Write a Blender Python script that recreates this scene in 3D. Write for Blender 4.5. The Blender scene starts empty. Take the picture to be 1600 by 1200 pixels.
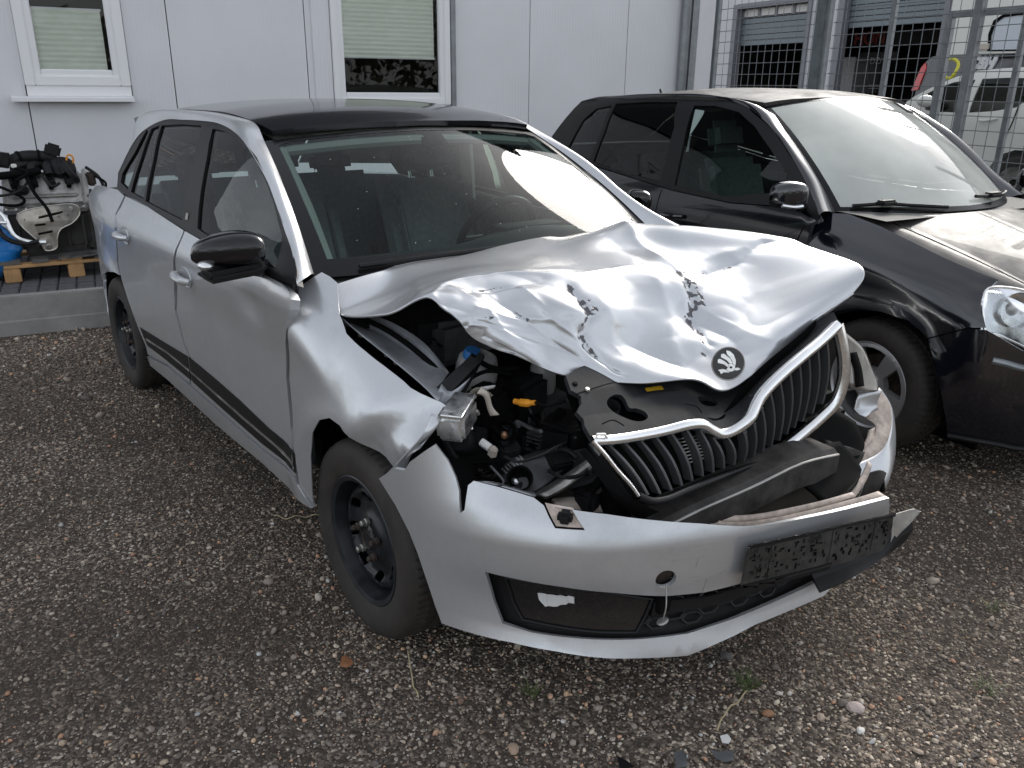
import bpy, bmesh, math, random
import numpy as np
from mathutils import Vector, Matrix
from mathutils.geometry import delaunay_2d_cdt
S = bpy.context.scene
C = S.collection
rnd = random.Random(7)
# ---------------------------------------------------------------- camera, sky, sun, exposure
cam_d = bpy.data.cameras.new('camera'); cam = bpy.data.objects.new('camera', cam_d); C.objects.link(cam)
cam_d.sensor_width = 36.0; cam_d.lens = 28.96; cam_d.clip_start = .05; cam_d.clip_end = 500
_ya, _pi, _ro = math.radians(142.167), math.radians(-19.863), math.radians(.592)
_fw = Vector((math.cos(_pi)*math.cos(_ya), math.cos(_pi)*math.sin(_ya), math.sin(_pi)))
_r = Vector((math.sin(_ya), -math.cos(_ya), 0)); _u = _r.cross(_fw)
_r2 = math.cos(_ro)*_r + math.sin(_ro)*_u; _u2 = -math.sin(_ro)*_r + math.cos(_ro)*_u
cam.matrix_world = Matrix(((_r2.x, _u2.x, -_fw.x, 1.8978), (_r2.y, _u2.y, -_fw.y, -1.7444), (_r2.z, _u2.z, -_fw.z, 1.5305), (0, 0, 0, 1)))
S.camera = cam
SUN = Vector((-.30, .80, .52)).normalized()
wd = bpy.data.worlds.new('World'); S.world = wd; wd.use_nodes = True
def build_sky():
    nt = wd.node_tree; N = nt.nodes; L = nt.links; N.clear()
    out = N.new('ShaderNodeOutputWorld'); bg = N.new('ShaderNodeBackground'); bg.inputs[1].default_value = .15
    sky = N.new('ShaderNodeTexSky'); sky.sky_type = 'NISHITA'; sky.sun_disc = False
    sky.sun_elevation = math.asin(SUN.z); sky.sun_rotation = math.atan2(SUN.x, SUN.y); sky.air_density = 1.0; sky.dust_density = 2.0
    tc = N.new('ShaderNodeTexCoord')
    no = N.new('ShaderNodeTexNoise'); no.inputs['Scale'].default_value = 2.6; no.inputs['Detail'].default_value = 6; no.inputs['Roughness'].default_value = .55
    mp = N.new('ShaderNodeMapping'); mp.inputs['Scale'].default_value = (1, 1, 2.6); L.new(tc.outputs['Generated'], mp.inputs[0]); L.new(mp.outputs[0], no.inputs['Vector'])
    cr = N.new('ShaderNodeValToRGB'); e = cr.color_ramp.elements; e[0].position = .30; e[0].color = (.55, .58, .63, 1); e[1].position = .68; e[1].color = (1.0, 1.0, 1.0, 1)
    L.new(no.outputs[0], cr.inputs[0])
    dt = N.new('ShaderNodeVectorMath'); dt.operation = 'DOT_PRODUCT'; dt.inputs[1].default_value = SUN; L.new(tc.outputs['Generated'], dt.inputs[0])
    mx = N.new('ShaderNodeMath'); mx.operation = 'MAXIMUM'; mx.inputs[1].default_value = 0; L.new(dt.outputs['Value'], mx.inputs[0])
    pw = N.new('ShaderNodeMath'); pw.operation = 'POWER'; pw.inputs[1].default_value = 26; L.new(mx.outputs[0], pw.inputs[0])
    ml = N.new('ShaderNodeMath'); ml.operation = 'MULTIPLY_ADD'; ml.inputs[1].default_value = 16.0; ml.inputs[2].default_value = 1.0; L.new(pw.outputs[0], ml.inputs[0])
    sz = N.new('ShaderNodeSeparateXYZ'); L.new(tc.outputs['Generated'], sz.inputs[0])
    hz = N.new('ShaderNodeMapRange'); hz.inputs[1].default_value = .05; hz.inputs[2].default_value = .85; hz.inputs[3].default_value = 6.3; hz.inputs[4].default_value = 3.1; L.new(sz.outputs[2], hz.inputs[0]); L.new(hz.outputs[0], ml.inputs[2])
    sc = N.new('ShaderNodeVectorMath'); sc.operation = 'SCALE'; L.new(cr.outputs[0], sc.inputs[0]); L.new(ml.outputs[0], sc.inputs['Scale'])
    mi = N.new('ShaderNodeMix'); mi.data_type = 'RGBA'; mi.inputs[0].default_value = .78; L.new(sky.outputs[0], mi.inputs['A']); L.new(sc.outputs[0], mi.inputs['B'])
    L.new(mi.outputs['Result'], bg.inputs[0]); L.new(bg.outputs[0], out.inputs[0])
build_sky()
sl = bpy.data.lights.new('sun', 'SUN'); sl.energy = 1.35; sl.angle = math.radians(24); sl.color = (1, .95, .88)
so = bpy.data.objects.new('sun', sl); C.objects.link(so); so.location = (0, 6, 12); so.rotation_euler = (-SUN).to_track_quat('-Z', 'Y').to_euler()
S.view_settings.view_transform = 'Standard'; S.view_settings.look = 'None'; S.view_settings.exposure = 1.0; S.view_settings.gamma = 1.0; S.view_settings.use_curve_mapping = False
S.render.engine = 'CYCLES'; S.cycles.use_denoising = True; S.cycles.max_bounces = 8; S.cycles.transparent_max_bounces = 16

# ---------------------------------------------------------------- materials
def nodes(name):
    m = bpy.data.materials.new(name); m.use_nodes = True; nt = m.node_tree
    return m, nt.nodes, nt.links, nt.nodes['Principled BSDF']
def pbr(name, col, rough=.5, metal=0.0, coat=0.0, spec=.5, var=0.0, scale=20.0, bump=0.0, bscale=200.0, emit=None, rvar=0.0):
    m, N, L, b = nodes(name)
    c = (col[0], col[1], col[2], 1); b.inputs['Base Color'].default_value = c; b.inputs['Roughness'].default_value = rough; b.inputs['Metallic'].default_value = metal
    b.inputs['Coat Weight'].default_value = coat; b.inputs['Coat Roughness'].default_value = .04; b.inputs['Specular IOR Level'].default_value = spec
    if var or bump or rvar:
        tc = N.new('ShaderNodeTexCoord')
    if var or rvar:
        no = N.new('ShaderNodeTexNoise'); no.inputs['Scale'].default_value = scale; no.inputs['Detail'].default_value = 5; no.inputs['Roughness'].default_value = .65; L.new(tc.outputs['Object'], no.inputs['Vector'])
        if var:
            mr = N.new('ShaderNodeMapRange'); mr.inputs[1].default_value = .3; mr.inputs[2].default_value = .7; mr.inputs[3].default_value = 1 - var; mr.inputs[4].default_value = 1 + var; L.new(no.outputs[0], mr.inputs[0])
            sc = N.new('ShaderNodeVectorMath'); sc.operation = 'SCALE'; sc.inputs[0].default_value = col; L.new(mr.outputs[0], sc.inputs['Scale']); L.new(sc.outputs[0], b.inputs['Base Color'])
        if rvar:
            m2 = N.new('ShaderNodeMapRange'); m2.inputs[1].default_value = .35; m2.inputs[2].default_value = .65; m2.inputs[3].default_value = max(0, rough - rvar); m2.inputs[4].default_value = rough + rvar; L.new(no.outputs[0], m2.inputs[0]); L.new(m2.outputs[0], b.inputs['Roughness'])
    if bump:
        n2 = N.new('ShaderNodeTexNoise'); n2.inputs['Scale'].default_value = bscale; n2.inputs['Detail'].default_value = 3; L.new(tc.outputs['Object'], n2.inputs['Vector'])
        bp = N.new('ShaderNodeBump'); bp.inputs['Strength'].default_value = bump; bp.inputs['Distance'].default_value = .002; L.new(n2.outputs[0], bp.inputs['Height']); L.new(bp.outputs[0], b.inputs['Normal'])
    if emit:
        b.inputs['Emission Color'].default_value = (*emit[:3], 1); b.inputs['Emission Strength'].default_value = emit[3]
    return m
def glass(name, tint, refl=1.0, rough=0.0, haze=None):
    m = bpy.data.materials.new(name); m.use_nodes = True; nt = m.node_tree; N = nt.nodes; L = nt.links; N.clear()
    o = N.new('ShaderNodeOutputMaterial'); t = N.new('ShaderNodeBsdfTransparent'); t.inputs[0].default_value = (*tint, 1)
    g = N.new('ShaderNodeBsdfGlossy'); g.inputs['Roughness'].default_value = rough; g.inputs[0].default_value = (refl, refl, refl, 1)
    fr = N.new('ShaderNodeFresnel'); fr.inputs[0].default_value = 1.45
    mx = N.new('ShaderNodeMixShader'); L.new(fr.outputs[0], mx.inputs[0])
    if haze:
        d = N.new('ShaderNodeBsdfDiffuse'); d.inputs[0].default_value = (*haze[:3], 1); m2 = N.new('ShaderNodeMixShader'); L.new(t.outputs[0], m2.inputs[1]); L.new(d.outputs[0], m2.inputs[2])
        tc = N.new('ShaderNodeTexCoord'); no = N.new('ShaderNodeTexNoise'); no.inputs['Scale'].default_value = 260; no.inputs['Detail'].default_value = 1; L.new(tc.outputs['Object'], no.inputs['Vector'])
        mr = N.new('ShaderNodeMapRange'); mr.inputs[1].default_value = .74; mr.inputs[2].default_value = .80; no.inputs['Scale'].default_value = 2.2; no.inputs['Detail'].default_value = 4; mr.inputs[1].default_value = .32; mr.inputs[2].default_value = .66; mr.inputs[3].default_value = haze[3] - .16; mr.inputs[4].default_value = haze[3] + .10; L.new(no.outputs[0], mr.inputs[0]); L.new(mr.outputs[0], m2.inputs[0]); L.new(m2.outputs[0], mx.inputs[1])
    else: L.new(t.outputs[0], mx.inputs[1])
    L.new(g.outputs[0], mx.inputs[2]); L.new(mx.outputs[0], o.inputs[0]); return m

def silver_paint(name, chips=False):
    m, N, L, b = nodes(name)
    base = (.56, .575, .595)
    b.inputs['Metallic'].default_value = .62; b.inputs['Roughness'].default_value = .34; b.inputs['Coat Weight'].default_value = .6; b.inputs['Coat Roughness'].default_value = .07
    tc = N.new('ShaderNodeTexCoord')
    fl = N.new('ShaderNodeTexVoronoi'); fl.inputs['Scale'].default_value = 900; L.new(tc.outputs['Object'], fl.inputs['Vector'])
    fm = N.new('ShaderNodeMapRange'); fm.inputs[3].default_value = .92; fm.inputs[4].default_value = 1.08; L.new(fl.outputs['Color'], fm.inputs[0])
    s1 = N.new('ShaderNodeVectorMath'); s1.operation = 'SCALE'; s1.inputs[0].default_value = base; L.new(fm.outputs[0], s1.inputs['Scale'])
    # dried road film, patchy
    n1 = N.new('ShaderNodeTexNoise'); n1.inputs['Scale'].default_value = 5; n1.inputs['Detail'].default_value = 8; n1.inputs['Roughness'].default_value = .68; L.new(tc.outputs['Object'], n1.inputs['Vector'])
    d1 = N.new('ShaderNodeMapRange'); d1.inputs[1].default_value = .50; d1.inputs[2].default_value = .78; d1.inputs[4].default_value = .30; L.new(n1.outputs[0], d1.inputs[0])
    mx = N.new('ShaderNodeMix'); mx.data_type = 'RGBA'; L.new(d1.outputs[0], mx.inputs[0]); L.new(s1.outputs[0], mx.inputs['A']); mx.inputs['B'].default_value = (.30, .285, .265, 1)
    r1 = N.new('ShaderNodeMapRange'); r1.inputs[1].default_value = 0; r1.inputs[2].default_value = .3; r1.inputs[3].default_value = .33; r1.inputs[4].default_value = .48; L.new(d1.outputs[0], r1.inputs[0]); L.new(r1.outputs[0], b.inputs['Roughness'])
    last = mx.outputs['Result']
    if chips:
        at = N.new('ShaderNodeAttribute'); at.attribute_name = 'chip'
        n2 = N.new('ShaderNodeTexNoise'); n2.inputs['Scale'].default_value = 55; n2.inputs['Detail'].default_value = 4; L.new(tc.outputs['Object'], n2.inputs['Vector'])
        ad = N.new('ShaderNodeMath'); ad.operation = 'MULTIPLY_ADD'; ad.inputs[1].default_value = .8; L.new(n2.outputs[0], ad.inputs[0]); L.new(at.outputs['Fac'], ad.inputs[2])
        cr = N.new('ShaderNodeMapRange'); cr.inputs[1].default_value = 1.0; cr.inputs[2].default_value = 1.03; L.new(ad.outputs[0], cr.inputs[0])
        m2 = N.new('ShaderNodeMix'); m2.data_type = 'RGBA'; L.new(cr.outputs[0], m2.inputs[0]); L.new(last, m2.inputs['A']); m2.inputs['B'].default_value = (.10, .095, .105, 1); last = m2.outputs['Result']
        mm = N.new('ShaderNodeMapRange'); mm.inputs[3].default_value = .62; mm.inputs[4].default_value = 0.; L.new(cr.outputs[0], mm.inputs[0]); L.new(mm.outputs[0], b.inputs['Metallic'])
        mc = N.new('ShaderNodeMapRange'); mc.inputs[3].default_value = .9; mc.inputs[4].default_value = 0.; L.new(cr.outputs[0], mc.inputs[0]); L.new(mc.outputs[0], b.inputs['Coat Weight'])
        bp = N.new('ShaderNodeBump'); bp.inputs['Strength'].default_value = .6; bp.inputs['Distance'].default_value = -.0015; L.new(cr.outputs[0], bp.inputs['Height']); L.new(bp.outputs[0], b.inputs['Normal'])
    L.new(last, b.inputs['Base Color']); return m
M = {}
M['silver'] = silver_paint('silver_paint'); M['hood'] = silver_paint('crumpled_silver_paint', True)
for _n in M['hood'].node_tree.nodes:
    if _n.type == 'BSDF_PRINCIPLED': _n.inputs['Coat Roughness'].default_value = .16
M['gblack'] = pbr('gloss_black_paint', (.005, .005, .007), .14, 0, .45, spec=.3, var=.3, scale=6)
M['frit'] = pbr('printed_glass_border', (.004, .004, .0045), .25, spec=.28)
M['navy'] = pbr('black_car_paint', (.004, .0045, .008), .16, 0, 1.0, rvar=.06, scale=4)
M['trim'] = pbr('black_trim_plastic', (.010, .010, .011), .45, spec=.25, bump=.15, bscale=700)
M['plastic'] = pbr('engine_bay_plastic', (.023, .024, .026), .7, spec=.12, var=.35, scale=9, bump=.2, bscale=900)
M['dplastic'] = pbr('dark_plastic', (.012, .012, .013), .55, spec=.25, var=.4, scale=12, bump=.2, bscale=500)
M['bay'] = pbr('grey_bay_plastic', (.095, .098, .102), .6, spec=.3, var=.5, scale=14, bump=.2, bscale=300)
M['wing'] = pbr('painted_inner_wing', (.36, .375, .40), .42, .35, .2, var=.25, scale=14)
M['dusty'] = pbr('dusty_black_plastic', (.045, .042, .039), .7, spec=.25, var=.6, scale=14, bump=.3, bscale=350)
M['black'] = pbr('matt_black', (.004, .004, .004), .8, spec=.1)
M['chrome'] = pbr('chrome', (.82, .82, .82), .24, 1.0, rvar=.06, scale=15)
M['rubber'] = pbr('tyre_rubber', (.028, .024, .021), .75, var=.35, scale=14, bump=.25, bscale=260)
M['steelrim'] = pbr('black_steel_wheel', (.016, .018, .022), .42, .2, var=.5, scale=12, rvar=.12)
M['rust'] = pbr('rusty_steel', (.055, .042, .034), .8, .3, var=.5, scale=40, bump=.4)
M['dullmetal'] = pbr('dull_metal', (.36, .35, .33), .45, .85, var=.3, scale=14, rvar=.15)
M['alu'] = pbr('cast_aluminium', (.42, .41, .39), .48, .7, var=.3, scale=18, bump=.35, bscale=180)
M['foil'] = pbr('shiny_foil_metal', (.82, .83, .83), .32, .95, rvar=.12, scale=30)
M['primer'] = pbr('scraped_plastic_edge', (.50, .42, .36), .6, var=.35, scale=35, bump=.3)
M['seat'] = pbr('seat_fabric', (.15, .158, .162), .9, spec=.1, var=.2, scale=40)
M['dash'] = pbr('dashboard_skin', (.06, .063, .065), .8, spec=.2)
M['headliner'] = pbr('headliner', (.45, .45, .42), .85)
M['gwind'] = glass('windscreen_glass', (.76, .90, .85), .5, 0)
M['gside'] = glass('side_glass', (.58, .72, .67), .7, 0)
M['gdark'] = glass('tinted_glass', (.24, .30, .29), .9, 0)
M['gbldg'] = glass('window_glass', (.95, .97, .96), .7, 0)
M['gpolo'] = glass('dusty_windscreen_glass', (.62, .72, .68), 1.0, 0.05, (.72, .74, .68, .64))
M['lens'] = glass('clear_lens', (.92, .94, .95), 1.0, 0.02)
M['yellow'] = pbr('yellow_plastic', (.72, .42, .02), .5)
M['orange'] = pbr('orange_plastic', (.75, .30, .02), .5)
M['white'] = pbr('white_plastic', (.78, .78, .75), .45)
M['blue'] = pbr('blue_plastic', (.03, .16, .42), .4)
M['beige'] = pbr('beige_plastic', (.50, .44, .38), .55)
M['paper'] = pbr('paper', (.8, .82, .8), .7)

# ---------------------------------------------------------------- mesh helpers
def tag(o, label=None, cat=None, group=None, kind=None):
    if label: o['label'] = label
    if cat: o['category'] = cat
    if group: o['group'] = group
    if kind: o['kind'] = kind
    return o
def empty(name, loc=(0, 0, 0), rz=0.0):
    o = bpy.data.objects.new(name, None); C.objects.link(o); o.location = loc; o.rotation_euler = (0, 0, rz); o.empty_display_size = .1; return o
def link(name, me, parent=None):
    o = bpy.data.objects.new(name, me); C.objects.link(o)
    if parent is not None: o.parent = parent
    return o
def mk(name, verts, faces, mat, parent=None, smooth=True, normals=None, sharp=None):
    me = bpy.data.meshes.new(name); me.from_pydata([tuple(v) for v in verts], [], faces); me.update()
    me.materials.append(M[mat] if isinstance(mat, str) else mat)
    if smooth: me.polygons.foreach_set('use_smooth', [True] * len(me.polygons))
    if normals is not None: me.normals_split_custom_set_from_vertices([tuple(n) for n in normals])
    elif sharp is not None and smooth: me.set_sharp_from_angle(angle=math.radians(sharp))
    return link(name, me, parent)
def inpoly(x, y, P):
    c = False; j = len(P) - 1
    for i in range(len(P)):
        xi, yi = P[i]; xj, yj = P[j]
        if (yi > y) != (yj > y) and x < (xj - xi) * (y - yi) / (yj - yi) + xi: c = not c
        j = i
    return c
def dens(P, res):
    out = []
    for i in range(len(P)):
        a, b = P[i], P[(i + 1) % len(P)]; n = max(1, int(math.dist(a, b) / res))
        for k in range(n): out.append((lerp(a[0], b[0], k / n), lerp(a[1], b[1], k / n)))
    return out
def cr(P, n=4, closed=False):
    """Catmull-Rom through points of any dimension"""
    m = len(P); out = []
    for i in range(m if closed else m - 1):
        p1, p2 = P[i], P[(i + 1) % m]
        p0 = P[i - 1] if (i > 0 or closed) else p1
        p3 = P[(i + 2) % m] if (i + 2 < m or closed) else p2
        for k in range(n):
            t = k / n; t2 = t * t; t3 = t2 * t
            out.append(tuple(.5 * (2*b + (c - a) * t + (2*a - 5*b + 4*c - d) * t2 + (-a + 3*b - 3*c + d) * t3) for a, b, c, d in zip(p0, p1, p2, p3)))
    if not closed: out.append(tuple(P[-1]))
    return out
def panel(name, outline, mapf, mat, parent=None, res=.04, holes=(), thick=.004, off=0.0, smooth_n=0, disp=None, flip=False, attr=None):
    """a sheet cut to a 2-D outline and laid on the surface mapf(a, b, offset); rims and back included"""
    o2 = cr(outline, smooth_n, True) if smooth_n else outline
    P = dens(o2, res); H = [dens(h, res) for h in holes]
    xs = [p[0] for p in P]; ys = [p[1] for p in P]
    pts = list(P); edges = [(i, (i + 1) % len(P)) for i in range(len(P))]
    for h in H:
        b = len(pts); pts += h; edges += [(b + i, b + (i + 1) % len(h)) for i in range(len(h))]
    bd = len(pts); B = np.array(pts)
    gx = np.arange(min(xs) + res * .5, max(xs), res); gy = np.arange(min(ys) + res * .5, max(ys), res)
    for x in gx:
        for y in gy:
            if inpoly(x, y, P) and not any(inpoly(x, y, h) for h in H) and np.min((B[:, 0] - x) ** 2 + (B[:, 1] - y) ** 2) > (.45 * res) ** 2: pts.append((x, y))
    V, E, F, *_ = delaunay_2d_cdt([Vector(p) for p in pts], edges, [], 0, 1e-6)
    fs = []
    for f in F:
        cx = sum(V[i].x for i in f) / len(f); cy = sum(V[i].y for i in f) / len(f)
        if inpoly(cx, cy, P) and not any(inpoly(cx, cy, h) for h in H): fs.append(tuple(f))
    mf = (lambda a, b, o: disp(mapf(a, b, o), a, b)) if disp else mapf
    e = 2e-3; top = []; nor = []; bot = []
    for v in V:
        p = Vector(mf(v.x, v.y, off)); du = Vector(mf(v.x + e, v.y, off)) - Vector(mf(v.x - e, v.y, off)); dv = Vector(mf(v.x, v.y + e, off)) - Vector(mf(v.x, v.y - e, off))
        n = du.cross(dv); n = n.normalized() if n.length > 1e-12 else Vector((0, 0, 1))
        if (Vector(mapf(v.x, v.y, off + .01)) - Vector(mapf(v.x, v.y, off))).dot(n) < 0: n = -n
        top.append(p); nor.append(n); bot.append(p - n * thick)
    def orient(f):
        a, b, c_ = (top[i] for i in f[:3]); n = (b - a).cross(c_ - a)
        return f if n.dot(nor[f[0]]) >= 0 else tuple(reversed(f))
    fs = [orient(f) for f in fs]; nv = len(top)
    verts = list(top); norms = list(nor); faces = list(fs)
    if thick:
        verts += bot; norms += [-n for n in nor]; faces += [tuple(nv + i for i in reversed(f)) for f in fs]
        cnt = {}
        for f in fs:
            for i in range(len(f)):
                a, b = f[i], f[(i + 1) % len(f)]; cnt[(a, b)] = cnt.get((a, b), 0) + 1
        for (a, b) in list(cnt):
            if (b, a) not in cnt:
                q = [top[b], top[a], bot[a], bot[b]]; n = (q[1] - q[0]).cross(q[2] - q[0])
                n = n.normalized() if n.length > 0 else Vector((0, 0, 1)); k = len(verts); verts += q; norms += [n] * 4; faces.append((k, k + 1, k + 2, k + 3))
    o = mk(name, verts, faces, mat, parent, True, norms)
    return o
def loft(name, rows, mat, parent=None, nu=4, nv=4, closed_u=False, thick=0.0, sharp=40):
    R = [cr(r, nu, closed_u) if nu > 1 else list(r) for r in rows]
    if nv > 1: R = list(map(list, zip(*[cr(list(c), nv) for c in zip(*R)])))
    n, m = len(R), len(R[0]); v = [p for r in R for p in r]; f = []
    for i in range(n - 1):
        for j in range(m if closed_u else m - 1): f.append((i * m + j, i * m + (j + 1) % m, (i + 1) * m + (j + 1) % m, (i + 1) * m + j))
    o = mk(name, v, f, mat, parent, True, None, sharp)
    if thick: solid(o, thick)
    return o
def solid(o, t, off=0.0):
    md = o.modifiers.new('solidify', 'SOLIDIFY'); md.thickness = t; md.offset = off; md.use_even_offset = False
class MB:
    """collects primitives and links them as ONE mesh"""
    def __init__(s): s.v = []; s.f = []
    def add(s, v, f):
        b = len(s.v); s.v += [tuple(p) for p in v]; s.f += [tuple(b + i for i in q) for q in f]; return s
    def box(s, c, d, R=None, bev=0.0):
        bm = bmesh.new(); bmesh.ops.create_cube(bm, size=1.0)
        for v in bm.verts: v.co = Vector((v.co.x * d[0], v.co.y * d[1], v.co.z * d[2]))
        if bev: bmesh.ops.bevel(bm, geom=list(bm.edges), offset=bev, segments=2, affect='EDGES')
        return s._bm(bm, c, R)
    def _bm(s, bm, c, R):
        R = R if R is not None else Matrix.Identity(3); c = Vector(c); bm.verts.index_update()
        s.add([R @ v.co + c for v in bm.verts], [[v.index for v in f.verts] for f in bm.faces]); bm.free(); return s
    def ball(s, c, d, R=None, seg=12):
        bm = bmesh.new(); bmesh.ops.create_uvsphere(bm, u_segments=seg, v_segments=max(6, seg * 2 // 3), radius=1.0)
        for v in bm.verts: v.co = Vector((v.co.x * d[0], v.co.y * d[1], v.co.z * d[2]))
        return s._bm(bm, c, R)
    def tube(s, pts, r, n=8, cap=True, closed=False):
        P = [Vector(p) for p in pts]; m = len(P); rr = r if isinstance(r, (list, tuple)) else [r] * m; v = []; f = []
        up = Vector((0, 0, 1)); pa = None
        for i in range(m):
            if closed: t = (P[(i + 1) % m] - P[i - 1])
            else: t = (P[min(i + 1, m - 1)] - P[max(i - 1, 0)])
            t = t.normalized() if t.length > 1e-9 else Vector((1, 0, 0))
            if pa is None: pa = t.cross(up) if abs(t.z) < .95 else t.cross(Vector((1, 0, 0)))
            a = pa - t * pa.dot(t)
            a = a.normalized() if a.length > 1e-6 else t.orthogonal().normalized()
            pa = a; b = t.cross(a)
            for k in range(n):
                w = 2 * math.pi * k / n; v.append(P[i] + (a * math.cos(w) + b * math.sin(w)) * rr[i])
        for i in range(m if closed else m - 1):
            j = (i + 1) % m
            for k in range(n): f.append((i * n + k, i * n + (k + 1) % n, j * n + (k + 1) % n, j * n + k))
        if cap and not closed: f += [tuple(reversed(range(n))), tuple((m - 1) * n + k for k in range(n))]
        return s.add(v, f)
    def lathe(s, prof, c=(0, 0, 0), R=None, n=32, fn=None, close=False):
        """prof [(radius, height)] about local Z"""
        R = R if R is not None else Matrix.Identity(3); c = Vector(c); v = []; f = []; m = len(prof)
        for k in range(n):
            w = 2 * math.pi * k / n
            for j, (r, h) in enumerate(prof):
                if fn: r, h = fn(k, j, r, h)
                v.append(R @ Vector((r * math.cos(w), r * math.sin(w), h)) + c)
        for k in range(n):
            k2 = (k + 1) % n
            for j in range(m if close else m - 1): f.append((k * m + j, k2 * m + j, k2 * m + (j + 1) % m, k * m + (j + 1) % m))
        return s.add(v, f)
    def prism(s, P, d, fr=None):
        """2-D polygon P extruded by d; fr(x, y, h) -> point"""
        fr = fr or (lambda x, y, h: (x, y, h)); n = len(P)
        v = [fr(x, y, 0) for x, y in P] + [fr(x, y, d) for x, y in P]
        return s.add(v, [tuple(range(n)), tuple(reversed(range(n, 2 * n)))] + [(i, n + i, n + (i + 1) % n, (i + 1) % n) for i in range(n)])
    def out(s, name, mat, parent=None, smooth=True, sharp=35):
        o = mk(name, s.v, s.f, mat, parent, smooth, None, sharp)
        bm = bmesh.new(); bm.from_mesh(o.data); bmesh.ops.recalc_face_normals(bm, faces=bm.faces); bm.to_mesh(o.data); bm.free()
        if smooth: o.data.set_sharp_from_angle(angle=math.radians(sharp))
        return o
def rot(ax, deg): return Matrix.Rotation(math.radians(deg), 3, ax)
def copy_of(o, parent=None, loc=None):
    c = o.copy(); C.objects.link(c)
    if parent is not None: c.parent = parent
    if loc is not None: c.location = loc
    for ch in list(o.children): copy_of(ch, c)
    return c

# ------------------------------------------------------------------ surfaces of the two cars (metres, car axes: x forward, y to the car's left, z up)
def lerp(a, b, t): return a + (b - a) * t
def clamp(v, a=0.0, b=1.0): return a if v < a else b if v > b else v
def sstep(a, b, v):
    t = clamp((v - a) / (b - a)); return t * t * (3 - 2 * t)
def curve1(xs, ys, x):
    n = len(xs)
    if x <= xs[0]: return ys[0] + (x - xs[0]) * (ys[1] - ys[0]) / (xs[1] - xs[0])
    if x >= xs[-1]: return ys[-1] + (x - xs[-1]) * (ys[-1] - ys[-2]) / (xs[-1] - xs[-2])
    i = 0
    while x > xs[i + 1]: i += 1
    h = xs[i + 1] - xs[i]; t = (x - xs[i]) / h
    def d(k):
        if k == 0: return (ys[1] - ys[0]) / (xs[1] - xs[0])
        if k == n - 1: return (ys[-1] - ys[-2]) / (xs[-1] - xs[-2])
        a = (ys[k] - ys[k - 1]) / (xs[k] - xs[k - 1]); b = (ys[k + 1] - ys[k]) / (xs[k + 1] - xs[k])
        return 0.0 if a * b <= 0 else 2 * a * b / (a + b)
    m0, m1 = d(i) * h, d(i + 1) * h
    t2, t3 = t * t, t * t * t
    return (2*t3 - 3*t2 + 1) * ys[i] + (t3 - 2*t2 + t) * m0 + (-2*t3 + 3*t2) * ys[i + 1] + (t3 - t2) * m1

SZ = [.05, .12, .20, .28, .38, .50, .62, .75, .86, .905, .95, 1.00, 1.10, 1.20, 1.30, 1.36, 1.40, 1.43, 1.46]
SW = [.74, .775, .81, .832, .844, .848, .846, .843, .850, .852, .836, .808, .775, .735, .690, .655, .622, .575, .50]
def side_w(x, z):
    w = curve1(SZ, SW, z)
    if x > -.3: w -= .034 * ((x + .3) / .8) ** 2
    if x < -2.35: w -= .115 * ((-2.35 - x) / 1.0) ** 2
    g = sstep(.93, 1.08, z)
    if x > -1.3: w -= sstep(1.0, 1.10, z) * .07 * ((x + 1.3) / .9) ** 2
    if x < -1.7: w -= g * .05 * ((-1.7 - x) / 1.4) ** 2
    w += .018 * sstep(-.85, -.45, x) * sstep(.90, .98, z)
    if z < .75:
        for wx in (0.0, -2.602):
            r = math.hypot(x - wx, z - .30)
            w += .014 * math.exp(-((r - .36) / .05) ** 2)
    return w
def side(x, z, o=0.0): return (x, -(side_w(x, z) + o), z)

def fender_top(x): return curve1([-.6, -.35, -.2, 0.0, .2, .4], [1.05, .985, .925, .85, .775, .72], x)
def fender(x, z, o=0.0):
    w = side_w(x, lerp(z, min(z, .90), sstep(-.62, -.36, x)))
    k = clamp((z - (fender_top(x) - .15)) / .15, 0, 1.3)
    w -= .10 * k * k
    f = sstep(.0, .35, x)
    w -= f * .012 * math.sin(z * 38 + x * 21) + f * f * .03 * sstep(.66, .60, z)
    w -= .020 * math.exp(-(((x + .12) * .9 + (z - .83) * .5) / .05) ** 2) * sstep(.7, .85, z) * .6
    return (x, -(w + o), z)

def wind(a, b, o=0.0):          # windscreen: a -1..1 across, b 0..1 upwards
    x0, y0, z0 = -.27 - .10 * a * a, .70 * a, .985
    x1, y1, z1 = -.91 - .08 * a * a, .58 * a, 1.38 - .036 * a * a
    k = 4 * b * (1 - b) * .022 + o
    return (lerp(x0, x1, b) + k * .55, lerp(y0, y1, b), lerp(z0, z1, b) + k * .83)

def roof_z(x, y):
    z = curve1([-3.3, -2.9, -2.4, -1.9, -1.5, -1.2, -.9], [1.31, 1.385, 1.438, 1.466, 1.470, 1.452, 1.398], x)
    return z - .045 * (y / .585) ** 2 * (1 + .35 * (y / .585) ** 2) * .75
def roof(x, y, o=0.0): return (x, y, roof_z(x, y) + o)

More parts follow.
